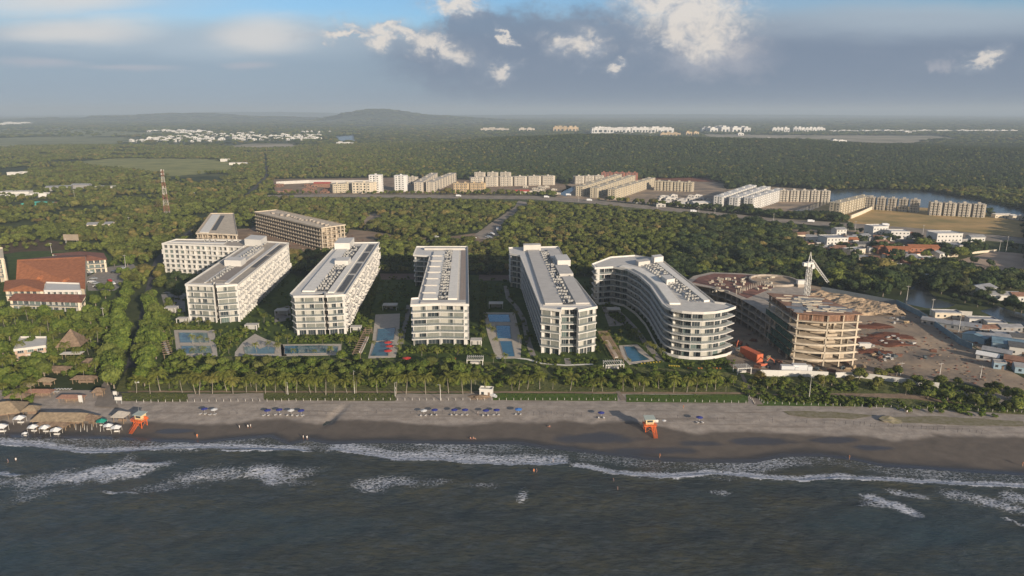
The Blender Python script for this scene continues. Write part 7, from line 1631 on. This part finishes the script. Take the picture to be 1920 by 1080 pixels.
wall_thing('white wall continuing right behind the dune trees', [(1566, 708), (1610, 708), (1700, 720), (1760, 728)], 2.5, .35, M_WHITE, .1)
wall_thing('grey blue site fence along the edge of the mangroves', [(1540, 545), (1600, 556), (1680, 571)], 2.8, .3, mat('grey_blue_fence', (0.20, 0.23, 0.25), 0.7, var=0.1, vscale=0.3), .02, 'site_fence')
wall_thing('blue tin fence down the right side of the building site', [(1680, 571), (1722, 592), (1760, 618), (1800, 646), (1822, 655)], 3.2, .3, TINB, .02, 'site_fence')
wall_thing('pale wall along the near side of the football ground', [(1776, 483), (1800, 478), (1868, 472)], 2.0, .5, M_CREAM, 0)
wall_thing('white low wall in the shade beyond the fence', [(1755, 588), (1790, 590), (1822, 592)], 2.6, .4, M_WHITE2, .02)
# far settlements
def specks(name, cat, label, group, spots, m, hmin, hmax, roof=None):
    rr = random.Random(len(spots)); cache = []
    for q in range(5):
        a = MB().use(m); w, d, h = rr.uniform(.8, 1.2), rr.uniform(.6, 1), 1.0; a.box(-w / 2, w / 2, -d / 2, d / 2, 0, h); a.box(-w * .3, w * .1, -d * .3, d * .3, h + .002, h * 1.25); a.use(M_GLASS); a.box(-w * .35, -w * .1, -d / 2 - .01, -d / 2 + .02, h * .2, h * .6); a.box(w * .1, w * .35, -d / 2 - .01, -d / 2 + .02, h * .2, h * .6); cache.append(a.mesh(name))
    for i, s in enumerate(spots):
        px, py, wd = s; g = G(px, py); z = float(hfun(g.x, g.y)) + (1.0 if g.y > 1500 else 0); o = link(name, rr.choice(cache), None, (g.x, g.y, z)); o.scale = (wd, wd * .8, rr.uniform(hmin, hmax)); o.rotation_euler = (0, 0, rr.uniform(-.3, .3))
        tag(o, label if '{}' not in label else label.format(nth(i)), cat, group)
rr = random.Random(5)
sp = []
for y, x0, x1, n, w in ((247.5, 280, 392, 17, 44), (251, 330, 395, 7, 30), (251.5, 440, 480, 5, 26), (250, 560, 625, 6, 20), (254, 350, 425, 9, 28), (256, 430, 600, 16, 26), (259, 300, 600, 22, 30), (262.5, 280, 420, 12, 30), (263.5, 440, 600, 14, 30), (266.5, 240, 330, 8, 26), (267, 330, 420, 5, 24)):
    for i in range(n): sp.append((x0 + (x1 - x0) * (i + .5) / n + rr.uniform(-4, 4), y + rr.uniform(-1.0, 1.0), w * rr.uniform(.5, .95)))
specks('white_villa', 'house', 'small white villa in the distant estate left of the pond', 'distant white villas', sp, WE, 7, 11)
specks('white_villa', 'house', '{} tiny white house of the group at the far left horizon', 'far left white houses', [(8, 236, 70), (14, 235, 60), (21, 234, 70), (31, 235, 70), (40, 234, 70), (47, 234, 80), (54, 234, 60)], WE, 16, 24)
specks('distant_block', 'apartment block', '{} distant white block of the long group right of the middle, counting from the left', 'distant white blocks', [(x, 250 + (x % 3) * .3, 34 + (x % 4) * 5) for x in range(1113, 1258, 6)], WE, 24, 30)
specks('distant_block', 'apartment block', '{} distant block of the small pale group above the forest ridge', 'distant pale pair', [(1044, 248, 40), (1052, 248, 44), (1061, 248, 40), (1071, 248, 44), (1079, 248, 36)], OE, 28, 34)
specks('distant_block', 'apartment block', '{} distant block of the low pinkish group left of the pale group', 'distant pinkish blocks', [(912, 247, 60), (925, 247, 70), (943, 247, 60), (980, 247, 50), (994, 247, 60)], BE2, 18, 24)
specks('distant_block', 'apartment block', '{} distant block of the wide white and pink group beyond the fields', 'distant wide group', [(x, 249 + (x % 3) * .3, 36 + (x % 5) * 4) for x in range(1323, 1404, 7)], WE, 26, 34)
specks('distant_block', 'apartment block', '{} distant block of the small twin white groups further right', 'distant twin groups', [(x, 248, 34) for x in (1452, 1459, 1466, 1473, 1492, 1499, 1506, 1513, 1520, 1527, 1534, 1540)], WE, 22, 27)
specks('distant_block', 'apartment block', '{} distant half built block in front of the long white group', 'distant half built blocks', [(1244, 257, 30), (1255, 257, 36), (1268, 256, 36), (1290, 254, 30), (1304, 254, 34)], OE, 16, 24)
specks('white_villa', 'house', 'tiny white house in the long distant line at the right', 'distant white line', [(1560 + i * 8.2 + rr.uniform(-2, 2), 248 + rr.uniform(-.4, .4), 50) for i in range(42)], WE, 7, 12)
specks('white_villa', 'house', '{} small white building on bare ground beyond the ridge', 'buildings on the bare ground', [(1388, 254, 30), (1433, 263, 40), (1442, 263, 30), (1565, 267, 24), (1577, 267, 30), (1700, 251, 40), (805, 216, 150), (930, 247, 40), (640, 273, 26), (655, 273, 30)], WE, 7, 12)

# ---------------------------------------------------------------- building site, yards, vehicles
def heap(label, px, py, rx, ry, h, m, seed, name='earth_mound', cat='mound', group=None, z=0.0):
    V0, F0 = ICO2; rs = np.random.RandomState(seed); g = G(px, py, z)
    n = np.array([mnoise.noise(Vector((v[0] * 2.3 + seed, v[1] * 2.3, v[2] * 2.3))) + .5 * mnoise.noise(Vector((v[0] * 5.3 + seed, v[1] * 5.3, v[2] * 5.3))) for v in V0]); P = V0 * (1 + .8 * n)[:, None] * np.array([rx, ry, h])
    P[:, 2] = np.maximum(P[:, 2], -.3); a = MB().use(m).add(P.tolist(), F0, False).build(name, None, (g.x, g.y, z)); return tag(a, label, cat, group)
SAND = mat('excavated_sand', (0.40, 0.29, 0.185), 0.95, var=0.3, vscale=0.3, bump=0.2, bscale=1.0)
def spoil():
    poly = Z((1512, 552), (1540, 546), (1600, 558), (1680, 575), (1700, 592), (1640, 592), (1560, 590), (1510, 575)); xs = [p.x for p in poly]; ys = [p.y for p in poly]
    X, Y = np.meshgrid(np.arange(min(xs), max(xs), .9), np.arange(min(ys), max(ys), .9)); ins = inside(poly, X, Y).astype(float)
    for _ in range(5): ins[1:-1, 1:-1] = (ins[:-2, 1:-1] + ins[2:, 1:-1] + ins[1:-1, :-2] + ins[1:-1, 2:] + ins[1:-1, 1:-1]) / 5
    r = 1 - np.abs(waven(X, Y, 11, 2.0)) * .9; r = r + .22 * (1 - np.abs(waven(X, Y, 3.6, 5.0))) + .05 * waven(X, Y, 1.5, 3)
    H = np.clip(r, 0, 2) * 1.9 * ins - .25
    V = np.stack([X, Y, H], -1).reshape(-1, 3); nr, nc = X.shape; i = np.arange(nr * nc).reshape(nr, nc)[:-1, :-1].ravel(); F = np.stack([i, i + 1, i + 1 + nc, i + nc], -1)
    F = F[(ins.ravel()[F] > 0.02).any(1)]; me = bpy.data.meshes.new('spoil_terrain'); me.from_pydata(V.tolist(), [], F.tolist()); me.materials.append(SAND); tag(link('spoil_terrain', me), kind='structure')
spoil()
for i, (px, py, a, b, h, z) in enumerate(((1640, 613, 11, 5, .8, 0), (1636, 640, 14, 7, 1.0, 0), (1672, 645, 9, 6, .8, 0), (1655, 630, 11, 5, .9, 0), (1690, 632, 7, 4, .7, 0), (1640, 660, 9, 4, .8, 0))): heap('%s dark red steel and earth pile from the left on the building site' % nth(i), px, py, a, b, h, M_RED, 40 + i, 'red_pile', 'pile', 'red piles')
DB = [mat('pale_sacks', (0.44, 0.42, 0.39), 0.8), mat('rebar_bundle', (0.16, 0.075, 0.05), 0.8), mat('timber_stack', (0.38, 0.28, 0.17), 0.9, var=0.2, vscale=1.0), mat('dark_crates', (0.08, 0.10, 0.11), 0.7)]
def stack_of(label, px, py, k, seed):
    r2 = random.Random(seed); g = G(px, py); a = MB().use(DB[k]); n = 3 if k == 0 else 4
    for i in range(n):
        an = r2.uniform(-.4, .4); ux = Vector((math.cos(an), math.sin(an))); x, y = r2.uniform(-.5, .5), r2.uniform(-.4, .4); z = i * .42
        a.obox((x, y), ux, Vector((-ux.y, ux.x)), r2.uniform(1.0, 1.7) * (1.6 if k in (1, 2) else 1), r2.uniform(.5, .9), z, z + .40)
    o = a.build(('pallet_of_sacks', 'rebar_bundle', 'timber_stack', 'crate_stack')[k], None, (g.x, g.y, .03)); o.rotation_euler = (0, 0, r2.uniform(0, 3)); o.scale = (.75, .75, .8); tag(o, label, ('sacks', 'steel', 'timber', 'crates')[k], 'stacks on the building site')
names = ('pallet of pale sacks', 'bundle of rusty rebar', 'stack of timber', 'stack of dark crates')
spots = [(1672, 598, 0), (1682, 600, 0), (1692, 597, 0), (1676, 606, 0), (1700, 606, 2), (1665, 634, 0), (1675, 632, 0), (1683, 637, 0), (1690, 645, 0), (1712, 645, 0), (1652, 641, 0), (1662, 646, 0), (1637, 650, 0), (1630, 648, 0), (1648, 664, 3), (1655, 668, 3), (1662, 671, 0), (1668, 668, 0), (1672, 674, 0), (1678, 670, 3), (1660, 676, 0), (1684, 668, 1), (1648, 672, 1), (1625, 640, 1), (1618, 655, 2), (1638, 668, 2), (1470, 700, 0), (1600, 690, 2), (1560, 697, 1), (1530, 693, 3), (1620, 690, 2), (1440, 672, 2), (1460, 680, 1), (1425, 660, 2), (1385, 655, 3), (1390, 668, 2), (1375, 645, 2), (1400, 650, 1), (1580, 692, 3), (1590, 694, 2), (1505, 692, 0), (1735, 672, 3), (1750, 660, 1), (1420, 690, 1), (1440, 690, 3), (1366, 652, 0), (1412, 640, 1), (1540, 700, 2)]
for i, (px, py, k) in enumerate(sorted(spots)): stack_of('%s, %s stack from the left on the building site ground' % (names[k], nth(i)), px, py, k, i)
def container(label, px, py, L, rz, m, z=0.0):
    g = G(px, py); t = thing('shipping_container', label, 'container', (g.x, g.y, z), rz); a = MB().use(m); a.box(-1.22, 1.22, -L / 2, L / 2, .1, 2.7)
    for k in range(int(L / .6)): y = -L / 2 + .3 + k * .6; a.box(-1.28, -1.221, y - .12, y + .12, .25, 2.55); a.box(1.221, 1.28, y - .12, y + .12, .25, 2.55)
    a.build('body', t); MB().use(m).box(-1.1, -.03, -L / 2 - .06, -L / 2 - .002, .2, 2.6).build('door', t); MB().use(m).box(.03, 1.1, -L / 2 - .06, -L / 2 - .002, .2, 2.6).build('door', t)
    return t
OC = mat('orange_container', (0.50, 0.125, 0.055), 0.6, var=0.12, vscale=0.6)
t = container('orange red shipping container between the curved block and the unfinished block', 1408, 672, 12, .35, OC); t.scale = (1.5, 1.1, 1.6)
container('white site cabin on the right of the tall unfinished block, near the ground', 1620, 652, 6, 1.5, M_WHITE)
# red excavator
def excavator(label, px, py, rz):
    g = G(px, py); t = thing('excavator', label, 'excavator', (g.x, g.y, .03), rz); m = mat('machine_orange', (0.45, 0.12, 0.06), 0.6, var=0.1, vscale=1.0)
    for x in (-1.2, 1.2): MB().use(M_DARKR).box(x - .35, x + .35, -2, 2, 0, .95).build('track', t)
    MB().use(m).box(-1.4, 1.4, -1.5, 2.2, .96, 2.1).build('body', t); MB().use(M_GLASS).box(-1.35, -.2, -1.4, .2, 2.11, 3.1).build('cab', t); MB().use(m).tube([(.3, -1.4, 1.7), (.3, -4.2, 4.2), (.3, -6.6, 2.4), (.3, -6.9, .9)], [.3, .28, .2, .15], 5).build('arm', t); MB().use(M_DARKR).box(-.3, .9, -7.4, -6.6, .2, 1.1).build('bucket', t)
excavator('orange excavator beside the low end of the orange container', 1430, 688, 1.9); excavator('orange digger on the dark ground behind the orange container', 1385, 648, -.5)
# cars and trucks
CARM = {}
def car(label, px, py, rz, col, kind='car', s=1.0, group=None):
    g = G(px, py); t = thing('parked_car' if kind == 'car' else kind, label, kind.replace('_', ' ') if kind != 'car' else 'car', (g.x, g.y, float(hfun(g.x, g.y)) + .12), rz, group); t.scale = (s, s, s)
    if (col, kind) not in CARM:
        m = mat('car_paint_%d%d%d' % tuple(int(c * 99) for c in col), col, 0.3, spec=0.6); a = MB().use(m)
        if kind == 'car': L, top = 4.4, 1.45; a.add([(x * .9, y, z) for y, z in ((-2.2, .35), (-2.2, .85), (-1.1, .98), (-.5, 1.42), (1.2, 1.45), (1.9, 1.0), (2.2, .9), (2.2, .35)) for x in (-1, 1)], [(0, 1, 3, 2), (2, 3, 5, 4), (4, 5, 7, 6), (6, 7, 9, 8), (8, 9, 11, 10), (10, 11, 13, 12), (12, 13, 15, 14), (14, 15, 1, 0), (0, 2, 4, 6, 8, 10, 12, 14), (15, 13, 11, 9, 7, 5, 3, 1)])
        else: a.box(-1.2, 1.2, -3.6, -1.9, .5, 2.5); a.box(-1.25, 1.25, -1.7, 3.8, .8, 3.1)
        body = a.mesh('body'); g2 = MB().use(M_GLASS)
        if kind == 'car': g2.box(-.92, .92, -.85, 1.5, 1.0, 1.32)
        else: g2.box(-1.0, 1.0, -3.65, -3.602, 1.5, 2.2)
        wm = MB().use(mat('tyre', (0.02, 0.02, 0.02), 0.8)).tube([(-.12, 0, 0), (.12, 0, 0)], .36, 10).mesh('wheel'); CARM[(col, kind)] = (body, g2.mesh('window'), wm)
    bo, gl, wm = CARM[(col, kind)]; link('body', bo, t); link('window', gl, t)
    for x in (-.85, .85):
        for y in ((-1.4, 1.4) if kind == 'car' else (-2.8, 2.4)): link('wheel', wm, t, (x, y, .36))
Wc, Gc, Rc, Sc = (.62, .62, .62), (.06, .065, .07), (.4, .04, .03), (.3, .32, .34)
for i, (px, py, rz, c) in enumerate(((172, 530, 1.5, Wc), (180, 533, 1.5, Sc), (182, 539, 1.4, Wc), (176, 524, 1.6, Sc), (212, 533, .8, Wc), (206, 528, .8, Rc), (214, 512, 1.3, Gc), (224, 508, 1.3, Sc), (232, 505, 1.3, Wc), (166, 516, 1.2, Gc), (168, 512, 1.2, Wc))):
    car('%s car from the left parked in the yard of the old hotel' % nth([166, 168, 172, 176, 180, 182, 206, 212, 214, 224, 232].index(px)), px, py, rz, c, s=1.15, group='cars by the old hotel')
for i, (px, py, c) in enumerate(((933, 430, Wc), (938, 434, Sc), (922, 440, Wc), (916, 446, Sc), (812, 447, Wc), (818, 446, Wc), (888, 448, Wc), (835, 447, Sc))): car('%s of the vehicles on the access road behind the resort' % nth(i), px, py, .4 * i, c, s=1.4, group='vehicles on the access road')
car('white pickup truck beside the long white site wall, left one', 1480, 698, 1.5, Wc, 'truck', 1.1); car('white truck beside the long white site wall, right one', 1503, 697, 1.5, Wc, 'truck', 1.2)
for i, (px, py) in enumerate(((1193, 382), (1025, 371), (1066, 367), (1300, 398), (1520, 417), (1660, 424), (860, 369), (1105, 377))): car('white lorry on the far road, number %s in an arbitrary order' % i if 0 else '%s lorry on the far road' % ('white lorry below the beige estate', 'white lorry left of the canal', 'white lorry near the canal mouth', 'white lorry below the storage yard', 'white lorry right of the white estate', 'white lorry below the right beige estate', 'white lorry below the ochre blocks', 'white lorry at the corner of the beige estate')[i].replace('white lorry ', 'white ').split(' ', 1)[0] + ' ' + ('below the beige estate', 'left of the canal', 'near the canal mouth', 'below the storage yard', 'right of the white estate', 'below the right beige estate', 'below the ochre blocks', 'at the corner of the beige estate')[i], px, py, 1.5, Wc, 'lorry', 1.0)
car('white van in the shade of the avenue', 261, 716, .2, Wc, 'van', .8)
# yards of the estates: sheds and stores
yard = []
rr = random.Random(11)
for i in range(34): yard.append((rr.uniform(1235, 1330), rr.uniform(368, 388), rr.uniform(5, 13)))
specks('store_shed', 'shed', 'small pale shed or store in the yard between the middle and white estates', 'sheds in the storage yard', yard, M_WHITE2, 2, 4)
specks('store_shed', 'shed', 'small rusty or grey store in the yard left of the cream far block', 'sheds in the left yard', [(rr.uniform(520, 620), rr.uniform(347, 362), rr.uniform(6, 14)) for i in range(22)], RUST, 2, 4)
specks('store_shed', 'shed', 'low shed on the dirt between the left and middle estates', 'sheds between the estates', [(rr.uniform(965, 1045), rr.uniform(352, 366), rr.uniform(6, 12)) for i in range(14)], BE2, 2, 4)
house('red roofed site shed on the dirt between the left and middle estates', 978, 363, 22, 9, 4, .05, Wt, mat('red_tin', (0.42, 0.08, 0.06), 0.6), 'gable')
house('white site hall in the storage yard left of the white estate', 1313, 388, 22, 12, 6, .1, Wt, Wt, 'gable'); house('long pale store at the lower edge of the storage yard', 1262, 386, 30, 8, 3, -.1, Wt, Wt, 'gable')
house('red roofed shed in the left far yard', 605, 350, 26, 12, 6, 0, RUST, mat('red_tin', (0.42, 0.08, 0.06), 0.6), 'gable')
house('low pale building at the far right end of the lagoon', 1880, 408, 22, 8, 4, -.05, M_CREAM, TIN, 'flat'); house('second low pale building at the far right end of the lagoon', 1908, 411, 16, 7, 4, -.05, M_CREAM, TIN, 'flat')
drape('red_earth_bank', Z((1196, 332), (1330, 333), (1360, 341), (1300, 341), (1196, 336)), flat('red_bank', (0.26, 0.10, 0.06), (0.18, 0.09, 0.06), 0.05), 3, .4, 3)
# white kiosk on the beach lawn
t = house('white kiosk with blue shade on the dirt beside the seafront palms', 912, 741, 5.5, 3.2, 3.0, -.15, Wt, Wt, 'flat', name='kiosk', cat='kiosk', z=.08)
heap('low brown earth heap left of the white kiosk', 900, 745, 5, 2, .8, M_DIRT, 77, z=.05)
car('small white utility vehicle right of the white kiosk', 925, 745, 1.0, Wc, 'utility_vehicle', .45)
umbrella(1245, 793, 'white', 'small white umbrella just right of the right lifeguard tower', None, .6)
heap('sand heap with a dark cut face on the right dry beach', 1668, 788, 4.5, 3, 1.3, M_SCRUB, 78, 'sand_heap', z=-.1)

rub = []
for i, (px, py, lb) in enumerate(((1700, 660, 'loose rubble heap in the middle of the bare site ground'), (1560, 600, 'loose rubble heap just right of the tall unfinished block'))): rub.append(heap(lb, px, py, .8, .6, .4, (M_DIRT, DB[1])[i], 90 + i, 'rubble_heap', 'rubble'))
cover('site_rubble', ZN['site'], 3.4, 1.0, rub, 71, dens=0.55); cover('site_rubble', ZN['tower_site'], 5, 1.6, rub, 72, dens=0.5)
cover('yard_clutter', ZN['shacks'], 4, 1.1, rub, 73, dens=0.6)
